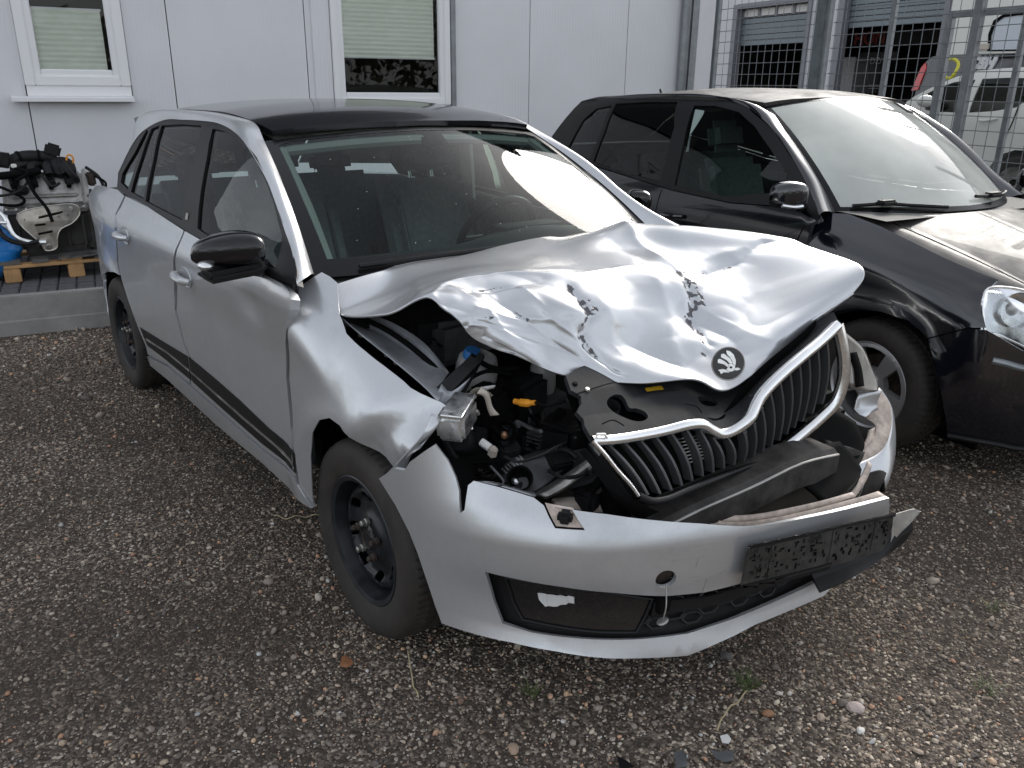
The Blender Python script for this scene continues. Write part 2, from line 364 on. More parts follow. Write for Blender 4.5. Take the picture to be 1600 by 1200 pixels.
BP = [(.02, -.845), (.14, -.835), (.30, -.805), (.43, -.752), (.55, -.675), (.66, -.575), (.745, -.45), (.80, -.33), (.845, -.20), (.875, -.05), (.895, .10), (.91, .25), (.925, .42)]
BZ = [.08, .13, .165, .20, .235, .27, .34, .42, .50, .555, .60, .66]
BO = [-.05, .018, .034, .030, .016, .004, -.004, .004, .006, -.012, -.045, -.10]
_bl = [0.0]
for _i in range(1, len(BP)): _bl.append(_bl[-1] + math.dist(BP[_i], BP[_i - 1]))
def bump(s, z, o=0.0):          # front bumper skin: s metres along the plan curve from the wheel arch, z height
    fx = lambda q: curve1(_bl, [p[0] for p in BP], q)
    fy = lambda q: curve1(_bl, [p[1] for p in BP], q)
    x, y = fx(s), fy(s)
    dx, dy = fx(s + .03) - fx(s - .03), fy(s + .03) - fy(s - .03)
    l = math.hypot(dx, dy) or 1.0
    k = curve1(BZ, BO, z) * sstep(.22, .62, s) + o
    return (x + k * dy / l, y - k * dx / l, z)

# ---- black car
PZ_ = [.10, .18, .25, .35, .48, .60, .72, .84, .92, 1.0, 1.06, 1.15, 1.25, 1.35, 1.42, 1.46, 1.50]
PW_ = [.73, .775, .80, .815, .822, .818, .812, .822, .815, .795, .772, .742, .705, .660, .615, .575, .48]
def pside_w(x, z):
    w = curve1(PZ_, PW_, z)
    if x > .0: w -= .05 * (x / .5) ** 2 + (.22 * ((x - .35) / .4) ** 2 if x > .35 else 0)
    if x < -2.2: w -= .12 * ((-2.2 - x) / .9) ** 2
    g = sstep(.98, 1.12, z)
    if x > -1.2: w -= g * .06 * ((x + 1.2) / .8) ** 2
    if z < .72:
        for wx in (0.0, -2.46):
            r = math.hypot(x - wx, z - .298)
            w += .018 * math.exp(-((r - .355) / .05) ** 2)
    return w
def pside(x, z, o=0.0): return (x, -(pside_w(x, z) + o), z)
def pfender(x, z, o=0.0):
    w = pside_w(x, min(z, .86))
    zt = curve1([-.7, -.35, 0, .3, .55], [1.05, 1.0, .94, .87, .80], x)
    k = clamp((z - (zt - .20)) / .20, 0, 1.25)
    return (x, -(w - .14 * k * k + o), z)
def pwind(a, b, o=0.0):
    x0, y0, z0 = -.16 - .24 * a * a, .66 * a, 1.0 - .01 * a * a
    x1, y1, z1 = -.93 - .10 * a * a, .555 * a, 1.495 - .055 * a * a
    k = 4 * b * (1 - b) * .03 + o
    return (lerp(x0, x1, b) + k * .55, lerp(y0, y1, b), lerp(z0, z1, b) + k * .83)
def proof(x, y, o=0.0):
    z = curve1([-3.1, -2.8, -2.3, -1.7, -1.3, -1.0, -.8], [1.33, 1.43, 1.50, 1.535, 1.530, 1.505, 1.455], x)
    return (x, y, z - .05 * (y / .56) ** 2 * (1 + .3 * (y / .56) ** 4) * .75 + o)
def phood(a, b, o=0.0):         # a -1..1 across, b 0 rear .. 1 front
    x = lerp(-.12 - .22 * a * a, .72 - .20 * a * a, b); y = a * lerp(.70, .56, b)
    z = lerp(1.0, .80, b) - .05 * b * b - .03 * a * a - .045 * clamp(abs(a) - .8, 0, 1) ** 1 + .018 * sstep(.72, .86, abs(a)) * sstep(1.1, .95, abs(a))
    return (x, y, z + o)

# ================================================================= SETTING
def ground_mat():
    m, N, L, b = nodes('gravel_soil'); tc = N.new('ShaderNodeTexCoord')
    b.inputs['Roughness'].default_value = .95; b.inputs['Specular IOR Level'].default_value = .2
    v = N.new('ShaderNodeTexVoronoi'); v.inputs['Scale'].default_value = 120; L.new(tc.outputs['Object'], v.inputs['Vector'])
    sp = N.new('ShaderNodeSeparateColor'); L.new(v.outputs['Color'], sp.inputs[0])
    r = N.new('ShaderNodeValToRGB'); r.color_ramp.interpolation = 'CONSTANT'; e = r.color_ramp.elements
    cols = [(0, (0.056, 0.045, 0.037)), (.30, (0.095, 0.077, 0.063)), (.55, (0.161, 0.133, 0.110)), (.74, (0.266, 0.218, 0.172)), (.88, (0.448, 0.371, 0.287)), (.96, (0.770, 0.666, 0.540))]
    e[0].position = 0; e[0].color = (*cols[0][1], 1); e[1].position = cols[1][0]; e[1].color = (*cols[1][1], 1)
    for p, c in cols[2:]:
        k = e.new(p); k.color = (*c, 1)
    L.new(sp.outputs[0], r.inputs[0])
    n = N.new('ShaderNodeTexNoise'); n.inputs['Scale'].default_value = 1.3; n.inputs['Detail'].default_value = 6; L.new(tc.outputs['Object'], n.inputs['Vector'])
    mr = N.new('ShaderNodeMapRange'); mr.inputs[1].default_value = .35; mr.inputs[2].default_value = .68; mr.inputs[3].default_value = .25; mr.inputs[4].default_value = .9; L.new(n.outputs[0], mr.inputs[0])
    mx = N.new('ShaderNodeMix'); mx.data_type = 'RGBA'; mx.inputs['A'].default_value = (.060, .049, .040, 1); L.new(mr.outputs[0], mx.inputs[0]); L.new(r.outputs[0], mx.inputs['B']); L.new(mx.outputs['Result'], b.inputs['Base Color'])
    bp = N.new('ShaderNodeBump'); bp.inputs['Strength'].default_value = .9; bp.inputs['Distance'].default_value = .006; bp.invert = True; L.new(v.outputs['Distance'], bp.inputs['Height']); L.new(bp.outputs[0], b.inputs['Normal'])
    return m
M['soil'] = ground_mat()
g = mk('ground', [(-120, -120, 0), (120, -120, 0), (120, 120, 0), (-120, 120, 0)], [(0, 1, 2, 3)], 'soil', None, False); tag(g, 'dark gravel yard floor', kind='structure')

def stone_mat():
    m, N, L, b = nodes('gravel_stones'); ge = N.new('ShaderNodeNewGeometry')
    r = N.new('ShaderNodeValToRGB'); r.color_ramp.interpolation = 'LINEAR'; e = r.color_ramp.elements
    cols = [(0, (0.153, 0.131, 0.115)), (.26, (0.244, 0.209, 0.182)), (.46, (0.371, 0.315, 0.266)), (.62, (0.437, 0.363, 0.296)), (.73, (0.451, 0.368, 0.291)), (.80, (0.568, 0.320, 0.206)), (.83, (0.580, 0.383, 0.238)), (.87, (0.592, 0.495, 0.391)), (.94, (0.578, 0.501, 0.401)), (1.0, (0.606, 0.606, 0.590))]
    e[0].position = 0; e[0].color = (*cols[0][1], 1); e[1].position = 1; e[1].color = (*cols[-1][1], 1)
    for p, c in cols[1:-1]:
        k = e.new(p); k.color = (*c, 1)
    L.new(ge.outputs['Random Per Island'], r.inputs[0])
    tc = N.new('ShaderNodeTexCoord'); n = N.new('ShaderNodeTexNoise'); n.inputs['Scale'].default_value = 160; n.inputs['Detail'].default_value = 3; L.new(tc.outputs['Object'], n.inputs['Vector'])
    mr = N.new('ShaderNodeMapRange'); mr.inputs[1].default_value = .3; mr.inputs[2].default_value = .7; mr.inputs[3].default_value = .72; mr.inputs[4].default_value = 1.2; L.new(n.outputs[0], mr.inputs[0])
    s = N.new('ShaderNodeVectorMath'); s.operation = 'SCALE'; L.new(r.outputs[0], s.inputs[0]); L.new(mr.outputs[0], s.inputs['Scale']); L.new(s.outputs[0], b.inputs['Base Color'])
    n3 = N.new('ShaderNodeTexNoise'); n3.inputs['Scale'].default_value = .9; n3.inputs['Detail'].default_value = 4; L.new(tc.outputs['Object'], n3.inputs['Vector'])
    m3 = N.new('ShaderNodeMapRange'); m3.inputs[1].default_value = .36; m3.inputs[2].default_value = .64; m3.inputs[3].default_value = .62; m3.inputs[4].default_value = 1.12; L.new(n3.outputs[0], m3.inputs[0])
    s3 = N.new('ShaderNodeVectorMath'); s3.operation = 'SCALE'; L.new(s.outputs[0], s3.inputs[0]); L.new(m3.outputs[0], s3.inputs['Scale']); L.new(s3.outputs[0], b.inputs['Base Color'])
    b.inputs['Roughness'].default_value = .8; b.inputs['Specular IOR Level'].default_value = .3
    return m
M['stones'] = stone_mat()
def gravel():
    rg = np.random.default_rng(3)
    ico_v = []; t = (1 + 5 ** .5) / 2
    for a in (-1, 1):
        for b in (-t, t): ico_v += [(a, b, 0), (0, a, b), (b, 0, a)]
    ico_v = np.array(ico_v) / math.hypot(1, t)
    bm = bmesh.new()
    for v in ico_v: bm.verts.new(v)
    bmesh.ops.convex_hull(bm, input=list(bm.verts)); bm.verts.ensure_lookup_table(); bm.verts.index_update()
    ico_f = np.array([[v.index for v in f.verts] for f in bm.faces]); bm.free()
    oct_v = np.array([(1, 0, 0), (-1, 0, 0), (0, 1, 0), (0, -1, 0), (0, 0, 1), (.3, .2, -1)], float)
    oct_f = np.array([(0, 2, 4), (2, 1, 4), (1, 3, 4), (3, 0, 4), (2, 0, 5), (1, 2, 5), (3, 1, 5), (0, 3, 5)])
    def scatter(n, lo, hi, dfall, pw, V0, F0, jit, hmax=None):
        P = np.empty((0, 2))
        while len(P) < n:
            q = rg.uniform((-4.0, -3.6), (3.2, 5.0), (n * 3, 2)); d = np.hypot(q[:, 0] - 1.7, q[:, 1] + 1.4)
            keep = rg.random(len(q)) < np.minimum(1, (dfall / np.maximum(d, .3)) ** pw)
            cl = np.sin(q[:, 0] * 2.3 + 1.1 * np.sin(q[:, 1] * 1.7)) * np.sin(q[:, 1] * 2.9 + .8 * np.sin(q[:, 0] * 3.1)) * .3 + .72
            keep &= rg.random(len(q)) < cl
            P = np.vstack([P, q[keep]])
        P = P[:n]; d = np.hypot(P[:, 0] - 1.7, P[:, 1] + 1.4)
        sz = lo * (hi / lo) ** (rg.random(n) ** 1.6) * np.clip(d / 3.2, 1, 1.7) * .5
        sc = np.stack([sz * rg.uniform(.8, 1.35, n), sz * rg.uniform(.65, 1.0, n), sz * rg.uniform(.4, .75, n)], 1)
        a = rg.uniform(0, 6.283, n); tl = rg.normal(0, .35, n); tb = rg.normal(0, .35, n)
        V = V0[None] * (1 + rg.uniform(-jit, jit, (n, len(V0), 1))) * sc[:, None, :]
        x, y, z = V[..., 0], V[..., 1], V[..., 2]
        y, z = y * np.cos(tl)[:, None] - z * np.sin(tl)[:, None], y * np.sin(tl)[:, None] + z * np.cos(tl)[:, None]
        x, z = x * np.cos(tb)[:, None] - z * np.sin(tb)[:, None], x * np.sin(tb)[:, None] + z * np.cos(tb)[:, None]
        x, y = x * np.cos(a)[:, None] - y * np.sin(a)[:, None], x * np.sin(a)[:, None] + y * np.cos(a)[:, None]
        x = x + P[:, :1]; y = y + P[:, 1:]; z = z + sc[:, 2:] * rg.uniform(.25, .75, (n, 1))
        V = np.stack([x, y, z], 2).reshape(-1, 3); F = (F0[None] + (np.arange(n) * len(V0))[:, None, None]).reshape(-1, 3)
        return V, F
    parts = [scatter(135000, .0055, .012, 2.0, 1.25, oct_v, oct_f, .25), scatter(16000, .011, .022, 2.0, .9, ico_v, ico_f, .22), scatter(420, .022, .042, 2.5, .6, ico_v, ico_f, .2)]
    nv = 0; Vs = []; Fs = []
    for V, F in parts: Vs.append(V); Fs.append(F + nv); nv += len(V)
    V = np.concatenate(Vs); F = np.concatenate(Fs)
    me = bpy.data.meshes.new('gravel'); me.vertices.add(len(V)); me.vertices.foreach_set('co', V.astype(np.float32).ravel())
    me.loops.add(F.size); me.loops.foreach_set('vertex_index', F.astype(np.int32).ravel()); me.polygons.add(len(F)); me.polygons.foreach_set('loop_start', np.arange(0, F.size, 3, dtype=np.int32))
    me.update(calc_edges=True); me.materials.append(M['stones'])
    tag(link('gravel', me), 'loose grey and brown gravel stones covering the yard', kind='stuff')
gravel()

# ---- office building, its own axes: x along the wall, -y out of the wall, z up
WALL_A = math.radians(78.5); WALL_O = (-5.8, -.8, 0)
def panel_mat():
    m, N, L, b = nodes('wall_panel_steel'); tc = N.new('ShaderNodeTexCoord'); b.inputs['Roughness'].default_value = .42
    w = N.new('ShaderNodeTexWave'); w.inputs['Scale'].default_value = 9.5; w.wave_profile = 'TRI'; L.new(tc.outputs['Object'], w.inputs['Vector'])
    bp = N.new('ShaderNodeBump'); bp.inputs['Strength'].default_value = .16; bp.inputs['Distance'].default_value = .004; L.new(w.outputs[0], bp.inputs['Height']); L.new(bp.outputs[0], b.inputs['Normal'])
    n = N.new('ShaderNodeTexNoise'); n.inputs['Scale'].default_value = 1.4; n.inputs['Detail'].default_value = 7; L.new(tc.outputs['Object'], n.inputs['Vector'])
    r = N.new('ShaderNodeMapRange'); r.inputs[1].default_value = .3; r.inputs[2].default_value = .7; r.inputs[3].default_value = .95; r.inputs[4].default_value = 1.04; L.new(n.outputs[0], r.inputs[0])
    s = N.new('ShaderNodeVectorMath'); s.operation = 'SCALE'; s.inputs[0].default_value = (.695, .70, .725); L.new(r.outputs[0], s.inputs['Scale']); L.new(s.outputs[0], b.inputs['Base Color'])
    return m
M['wallpanel'] = panel_mat()
M['pvc'] = pbr('white_pvc', (.80, .80, .81), .35)
M['blind'] = pbr('pleated_blind', (.86, .89, .80), .8)
M['room'] = pbr('dark_room', (.11, .10, .09), .8)
M['concrete'] = pbr('kerb_concrete', (.30, .29, .275), .85, var=.22, scale=5, bump=.35, bscale=120)
M['greysteel'] = pbr('galvanised_steel', (.24, .255, .265), .45, .6, var=.2, scale=10)
M['dgreysteel'] = pbr('painted_dark_steel', (.12, .14, .145), .5, .2, var=.25, scale=10)
M['wood'] = pbr('pallet_wood', (.46, .27, .12), .75, var=.3, scale=9, bump=.4, bscale=90)
M['greywood'] = pbr('weathered_wood', (.13, .12, .11), .85, var=.35, scale=10, bump=.4, bscale=90)
bld = tag(empty('office_building', WALL_O, WALL_A), 'pale grey metal clad office building with white windows behind the cars', 'building')
flat = lambda a, b, o=0.0: (a, -o, b)
def rect(x0, x1, y0, y1): return [(x0, y0), (x1, y0), (x1, y1), (x0, y1)]
J = [-2.10, -.95, .215, 1.297, 2.405, 3.50, 4.59, 5.72, 6.47]
WIN = {2: (.235, .975, 1.42, 2.72), 4: (2.62, 3.745, 1.40, 2.75), }
for i in range(len(J) - 1):
    x0, x1 = J[i] + .004, J[i + 1] - .004; h = []
    if i == 2: h = [rect(.24, .97, 1.425, 2.72)]
    if i == 4: P = [(x0, .245), (x1, .245), (x1, 1.40), (2.625, 1.40), (2.625, 2.75), (x1, 2.75), (x1, 3.3), (x0, 3.3)]
    elif i == 5: P = [(x0, .245), (x1, .245), (x1, 3.3), (x0, 3.3), (x0, 2.75), (3.74, 2.75), (3.74, 1.40), (x0, 1.40)]
    else: P = rect(x0, x1, .245, 3.3)
    panel('wall_panel', P, flat, 'wallpanel', bld, .6, h, .05)
MB().box((2.2, .10, 1.70), (8.5, .06, 3.05)).out('wall_core', 'black', bld, False) if False else None
b_ = MB()
for x0, x1 in ((-2.1, .22), (.99, 2.6), (3.76, 6.5)): b_.box(((x0 + x1) / 2, .09, 1.77), (x1 - x0, .06, 3.05))
for x0, x1 in ((.2, 1.0), (2.58, 3.78)): b_.box(((x0 + x1) / 2, .0905, .80), (x1 - x0, .06, 1.10)); b_.box(((x0 + x1) / 2, .0905, 3.05), (x1 - x0, .06, .5))
b_.out('wall_core', 'black', bld, False)
MB().box((6.535, 1.5, 1.77), (.12, 3.1, 3.05), None, .02).out('corner_post', 'greysteel', bld)
M['upper'] = pbr('dark_cladding', (.035, .037, .042), .5)
MB().box((2.22, 2.0, 4.43), (8.7, 4.1, 2.2)).out('upper_storey', 'upper', bld, False); MB().box((2.2, 2.0, 5.6), (9.0, 4.6, .12)).out('roof', 'greysteel', bld, False)
MB().tube([(6.40, -.06, .25), (6.40, -.06, 3.3)], .05, 16).out('downpipe', 'greysteel', bld)
def window(x0, x1, z0, z1, blind, fw=.075, name='window'):
    fr = MB()   # outer frame
    for (a, b2, c2, d) in ((x0, x0 + fw, z0, z1), (x1 - fw, x1, z0, z1)): fr.box(((a + b2) / 2, -.012, (c2 + d) / 2), (b2 - a, .06, d - c2), None, .006)
    for (c2, d) in ((z0, z0 + fw), (z1 - fw, z1)): fr.box(((x0 + x1) / 2, -.0125, (c2 + d) / 2), (x1 - x0 - 2 * fw + .004, .058, d - c2), None, .006)
    w = fr.out(name, 'pvc', bld)
    s = MB(); q = .055; a0, a1, c0, c1 = x0 + fw - .008, x1 - fw + .008, z0 + fw - .008, z1 - fw + .008
    for a in (a0 + q / 2, a1 - q / 2): s.box((a, .000, (c0 + c1) / 2), (q, .055, c1 - c0), None, .008)
    for c2 in (c0 + q / 2, c1 - q / 2): s.box(((a0 + a1) / 2, .0005, c2), (a1 - a0 - 2 * q + .004, .053, q), None, .008)
    s.out('sash', 'pvc', w)
    mk('pane', [(a0 + q, .012, c0 + q), (a1 - q, .012, c0 + q), (a1 - q, .012, c1 - q), (a0 + q, .012, c1 - q)], [(0, 1, 2, 3)], 'gbldg', w, False)
    # room behind, and the pleated blind
    R = [(x0 - .4, z0 - .5), (x1 + .4, z0 - .5), (x1 + .4, z1 + .2), (x0 - .4, z1 + .2)]
    v = [(x, .14, z) for x, z in R] + [(x, 1.6, z) for x, z in R]
    mk('room', v, [(4, 5, 6, 7), (0, 1, 5, 4), (1, 2, 6, 5), (2, 3, 7, 6), (3, 0, 4, 7)], 'room', w, False)
    bz0, bz1 = blind; n = int((bz1 - bz0) / .019); v = []; f = []
    for i in range(n + 1):
        z = bz0 + (bz1 - bz0) * i / n; y = .035 + (.003 if i % 2 else -.003); v += [(a0 + q - .005, y, z), (a1 - q - .03, y, z)]
    for i in range(n): f.append((2 * i, 2 * i + 1, 2 * i + 3, 2 * i + 2))
    bo = mk('blind', v, f, 'blind', w, False)
    for zz in (bz0, bz1):
        MB().box(((a0 + a1) / 2 - .01, .045, zz), (a1 - a0 - 2 * q - .02, .02, .016), None, .003).out('blind_rail', 'pvc', w)
    return w
w1 = window(.215, .965, 1.50, 2.70, (1.57, 2.06))
MB().prism([(-.02, 1.425), (-.115, 1.412), (-.115, 1.385), (-.02, 1.385)], .86, lambda x, y, h: (.112 + h, x, y)).out('sill', 'pvc', w1, False)
MB().prism([(-.02, 1.50), (-.03, 1.50), (-.03, 1.425), (-.02, 1.425)], .74, lambda x, y, h: (.222 + h, x, y)).out('sill_profile', 'pvc', w1, False)
w2 = window(2.625, 3.74, 1.36, 2.75, (1.765, 2.66), .06)
MB().box((2.54, -.008, 2.0), (.16, .02, 2.6), None, .004).out('window_reveal', 'wallpanel', bld); MB().box((3.775, -.012, 2.05), (.05, .04, 1.5), None, .004).out('window_reveal', 'greysteel', bld)
# pavers and kerb in front of the wall
pv = tag(empty('walkway', WALL_O, WALL_A), 'dark grey paved strip along the building', kind='structure')
M['paver'] = pbr('dark_paver', (.085, .085, .09), .85, var=.3, scale=25, bump=.4, bscale=160)
bm_ = MB().box((0, 0, 0), (.108, .205, .08), None, .006); p0 = None
for r in range(8):
    for q in range(34):
        pos = (-1.35 + q * .112 + rnd.uniform(-.001, .001), -.12 - r * .209, .205 + rnd.uniform(-.002, .002))
        if p0 is None: p0 = bm_.out('paver', 'paver', pv); p0.location = pos
        else: copy_of(p0, pv, pos)
MB().box((6.0, -.85, .12), (8, 1.55, .18)).out('paving_base', 'soil', pv, False)
MB().box((.6, -.85, .10), (4.4, 1.7, .12)).out('bedding', 'soil', pv, False)
kb = tag(empty('kerb', WALL_O, WALL_A), 'pale concrete kerb edging the walkway', kind='structure')
for i in range(6):
    MB().box((-2.2 + i * 2.0, -1.752, .10), (1.992, .085, .305), None, .008).out('kerb_stone', 'concrete', kb)
MB().prism([(-1.80, 0), (-1.80, .09), (-1.796, .10), (-1.70, .10), (-1.70, 0)], 11, lambda x, y, h: (-3.2 + h, x, y)).out('kerb_foot', 'concrete', kb, False)

# ---- mesh fence between building corner and yard, axes: x along the fence, +y behind it
FA = math.radians(-11.5); FO_ = (-5.8 + 6.6 * .19937, -.8 + 6.6 * .97992, 0)
fe = tag(empty('mesh_fence', FO_, FA), 'galvanised wire mesh fence with steel posts behind the black car', 'fence')
def post(s, y, w, d, mat, h=2.75): MB().box((s, y, h / 2), (w, d, h), None, .004).out('post', mat, fe)
post(.335, 0, .05, .05, 'dgreysteel'); post(1.785, .01, .12, .10, 'dgreysteel'); MB().tube([(1.895, -.03, 0), (1.895, -.03, 2.75)], .024, 12).out('post', 'greysteel', fe)
post(2.54, 0, .045, .04, 'greysteel'); post(3.31, -.01, .065, .06, 'greysteel'); post(3.655, .03, .04, .04, 'greysteel'); post(4.5, 0, .06, .06, 'greysteel')
post(2.98, .12, .06, .05, 'greysteel', 2.11)
MB().box((3.9, .12, 2.085), (1.9, .045, .05), None, .004).out('top_rail', 'greysteel', fe); MB().tube([(.39, -.03, 0), (.39, -.03, 2.75)], .018, 10).out('post', 'greysteel', fe)
for (a, b2, y) in ((.36, 1.73, 0), (1.92, 3.29, 0), (3.33, 4.48, 0)):
    wm = MB(); n = int((b2 - a) / .1)
    for i in range(n + 1): wm.tube([(a + i * .1 + .02, y, .1), (a + i * .1 + .02, y, 2.7)], .0030, 5)
    for k in range(26): wm.tube([(a, y - .006, .106 + k * .104), (b2, y - .006, .106 + k * .104)], .0034, 5)
    tag(wm.out('wire_mesh', 'greysteel', fe), kind='stuff')
# ---- yard behind the fence (a step higher) with the workshop
M['asphalt'] = pbr('yard_asphalt', (.06, .06, .06), .9, var=.3, scale=8, bump=.3)
tag(mk('yard', [(-14, .4, .25), (9, .4, .25), (9, 30, .25), (-14, 30, .25)], [(0, 1, 2, 3)], 'asphalt', None, False), 'raised asphalt yard behind the fence', kind='structure')
yd = bpy.data.objects['yard']; yd.location = FO_; yd.rotation_euler = (0, 0, FA)

# ---- workshop with roller doors (fence axes)
FD = 9.5
wk = tag(empty('workshop', FO_, FA), 'light workshop hall with two half open grey roller doors behind the fence', 'building')
M['wkwall'] = pbr('workshop_wall', (.58, .58, .59), .6, var=.05, scale=2)
M['roller'] = pbr('roller_door', (.17, .20, .22), .5, .2)
M['wkframe'] = pbr('workshop_frame', (.20, .20, .22), .5)
M['wklight'] = pbr('workshop_window', (.62, .60, .58), .3)
M['sign'] = pbr('dark_sign', (.012, .012, .02), .4)
M['signred'] = pbr('sign_red', (.45, .08, .06), .5); M['signgrey'] = pbr('sign_grey', (.7, .7, .68), .5); M['cabinet'] = pbr('grey_cabinet', (.30, .30, .30), .5, var=.2)
D1a, D1b = [(-10.73, 2.302), (-8.023, 2.659)]
D2a, D2b = [(-7.161, 2.624), (-4.352, 2.508)]
L1 = [(-10.72, 3.566), (-10.67, 3.244), (-10.57, 2.579)]
L2 = [(-7.457, 4.216), (-7.198, 2.826)]
dx1, dx2, dx3, dx4 = D1a[0], D1b[0], D2a[0], D2b[0]
zt1 = L1[0][1]; zt2 = L2[0][1]
Hw = 6.0
def wbox(name, x0, x1, z0, z1, y0, y1, mat, par=wk, bev=0): return MB().box(((x0 + x1) / 2, (y0 + y1) / 2, (z0 + z1) / 2), (x1 - x0, y1 - y0, z1 - z0), None, bev).out(name, mat, par)
wbox('wall', dx1 - 7, dx1, .25, Hw, FD, FD + .3, 'wkwall'); wbox('wall', dx2, dx3, .25, Hw, FD, FD + .3, 'wkwall'); wbox('wall', dx4, dx4 + 9, .25, Hw, FD, FD + .3, 'wkwall')
wbox('lintel', dx1, dx2, zt1, Hw, FD + .001, FD + .298, 'wkwall'); wbox('lintel', dx3, dx4, zt2, Hw, FD + .001, FD + .298, 'wkwall')
hall = [(dx1 - 3, .26), (dx4 + 3, .26), (dx4 + 3, 5), (dx1 - 3, 5)]
v = [(x, FD + .31, z) for x, z in hall] + [(x, FD + 9, z) for x, z in hall]
mk('hall_interior', v, [(4, 5, 6, 7), (0, 1, 5, 4), (1, 2, 6, 5), (2, 3, 7, 6), (3, 0, 4, 7)], 'room', wk, False)
for (a, b2, zt, name) in ((dx1, dx2, zt1, 'door_frame'), (dx3, dx4, zt2, 'door_frame')):
    m_ = MB(); m_.box((a + .06, FD + .05, (zt + .25) / 2), (.16, .2, zt - .25)); m_.box((b2 - .06, FD + .05, (zt + .25) / 2), (.12, .2, zt - .25)); m_.box(((a + b2) / 2, FD + .05, zt - .05), (b2 - a - .26, .2, .12)); m_.out(name, 'wkframe', wk, False)
def roller(x0, x1, zb, zt, lights=None):
    n = max(3, int((zt - zb) / .11)); r = MB()
    for i in range(n): r.box(((x0 + x1) / 2, FD + .16, zb + (i + .5) * (zt - zb) / n), (x1 - x0, .035, (zt - zb) / n - .012), None, .008)
    rr = r.out('roller_door', 'roller', wk)
    if lights:
        z0, z1 = lights; k = 4
        for i in range(k):
            w_ = (x1 - x0) / k; MB().box((x0 + (i + .5) * w_, FD + .16, (z0 + z1) / 2), (w_ - .10, .03, z1 - z0 - .05)).out('door_light', 'wklight', rr)
            MB().box((x0 + i * w_, FD + .15, (z0 + z1) / 2), (.09, .05, z1 - z0)).out('mullion', 'wkframe', rr)
    return rr
roller(dx1 + .15, dx2 - .12, L1[2][1], L1[1][1] - .02, (L1[1][1], zt1 - .1)); roller(dx3 + .15, dx4 - .12, L2[1][1], zt2 - .1)
def text(name, body, size, mat, parent, M4, ext=.004, shear=0.0, font_bold=0.0, align='LEFT'):
    cu = bpy.data.curves.new(name, 'FONT'); cu.body = body; cu.size = size; cu.extrude = ext; cu.shear = shear; cu.offset = font_bold; cu.align_x = align
    o = bpy.data.objects.new(name, cu); dg = bpy.context.evaluated_depsgraph_get(); C.objects.link(o); dg.update(); me = bpy.data.meshes.new_from_object(o.evaluated_get(bpy.context.evaluated_depsgraph_get()))
    bpy.data.objects.remove(o); me.materials.clear(); me.materials.append(M[mat]); q = link(name, me, parent); q.matrix_local = M4; return q
front = lambda x, y, z: Matrix(((1, 0, 0, x), (0, 0, -1, y), (0, 1, 0, z), (0, 0, 0, 1)))
# inside the second door: banner, poster, cabinets ; a grey cabinet row in the first
s2 = [(-9.37, 2.915), (-6.478, 2.864), (-9.306, 2.574), (-8.956, 2.623)]
bn = MB().box(((s2[0][0] + s2[1][0]) / 2, 12.0, (s2[0][1] + s2[2][1]) / 2), (s2[1][0] - s2[0][0], .05, s2[0][1] - s2[2][1])).out('hanging_banner', 'sign'); bn.parent = None; bn.location = FO_; bn.rotation_euler = (0, 0, FA)
tag(bn, 'dark banner with dull red HON letters hanging inside the right workshop door', 'banner')
text('lettering', 'HON', .42, 'signred', bn, front(s2[3][0], 11.965, s2[3][1]), .003, 0, .012)
ps = [(-8.816, 2.436), (-7.627, 2.402), (-8.629, 1.462), (-8.434, 2.153)]
po = MB().box(((ps[0][0] + ps[1][0]) / 2, 12.1, (ps[0][1] + ps[2][1]) / 2), (ps[1][0] - ps[0][0], .06, ps[0][1] - ps[2][1])).out('wall_poster', 'sign'); po.location = FO_; po.rotation_euler = (0, 0, FA)
tag(po, 'black poster with pale DZ/ letters inside the right workshop door', 'poster')
text('lettering', 'DZ/', .22, 'signgrey', po, front(ps[3][0], 12.06, ps[3][1]), .003)
for k in range(2):
    MB().box(((ps[3][0]) + .35, 12.06, ps[3][1] - .5 - .08 * k), (.55, .012, .012)).out('print_line', 'signgrey', po)
cb = [(-8.561, 2.285), (-7.913, 2.27), (-8.436, 1.61)]
co = MB()
for k in range(3):
    w_ = (cb[1][0] - cb[0][0]) / 3; co.box((cb[0][0] + (k + .5) * w_, 11.25, (.25 + cb[0][1]) / 2), (w_ - .015, .5, cb[0][1] - .25), None, .01)
cc_ = co.out('metal_locker', 'cabinet'); cc_.location = FO_; cc_.rotation_euler = (0, 0, FA); tag(cc_, 'pale grey metal locker standing inside the right workshop door', 'locker')
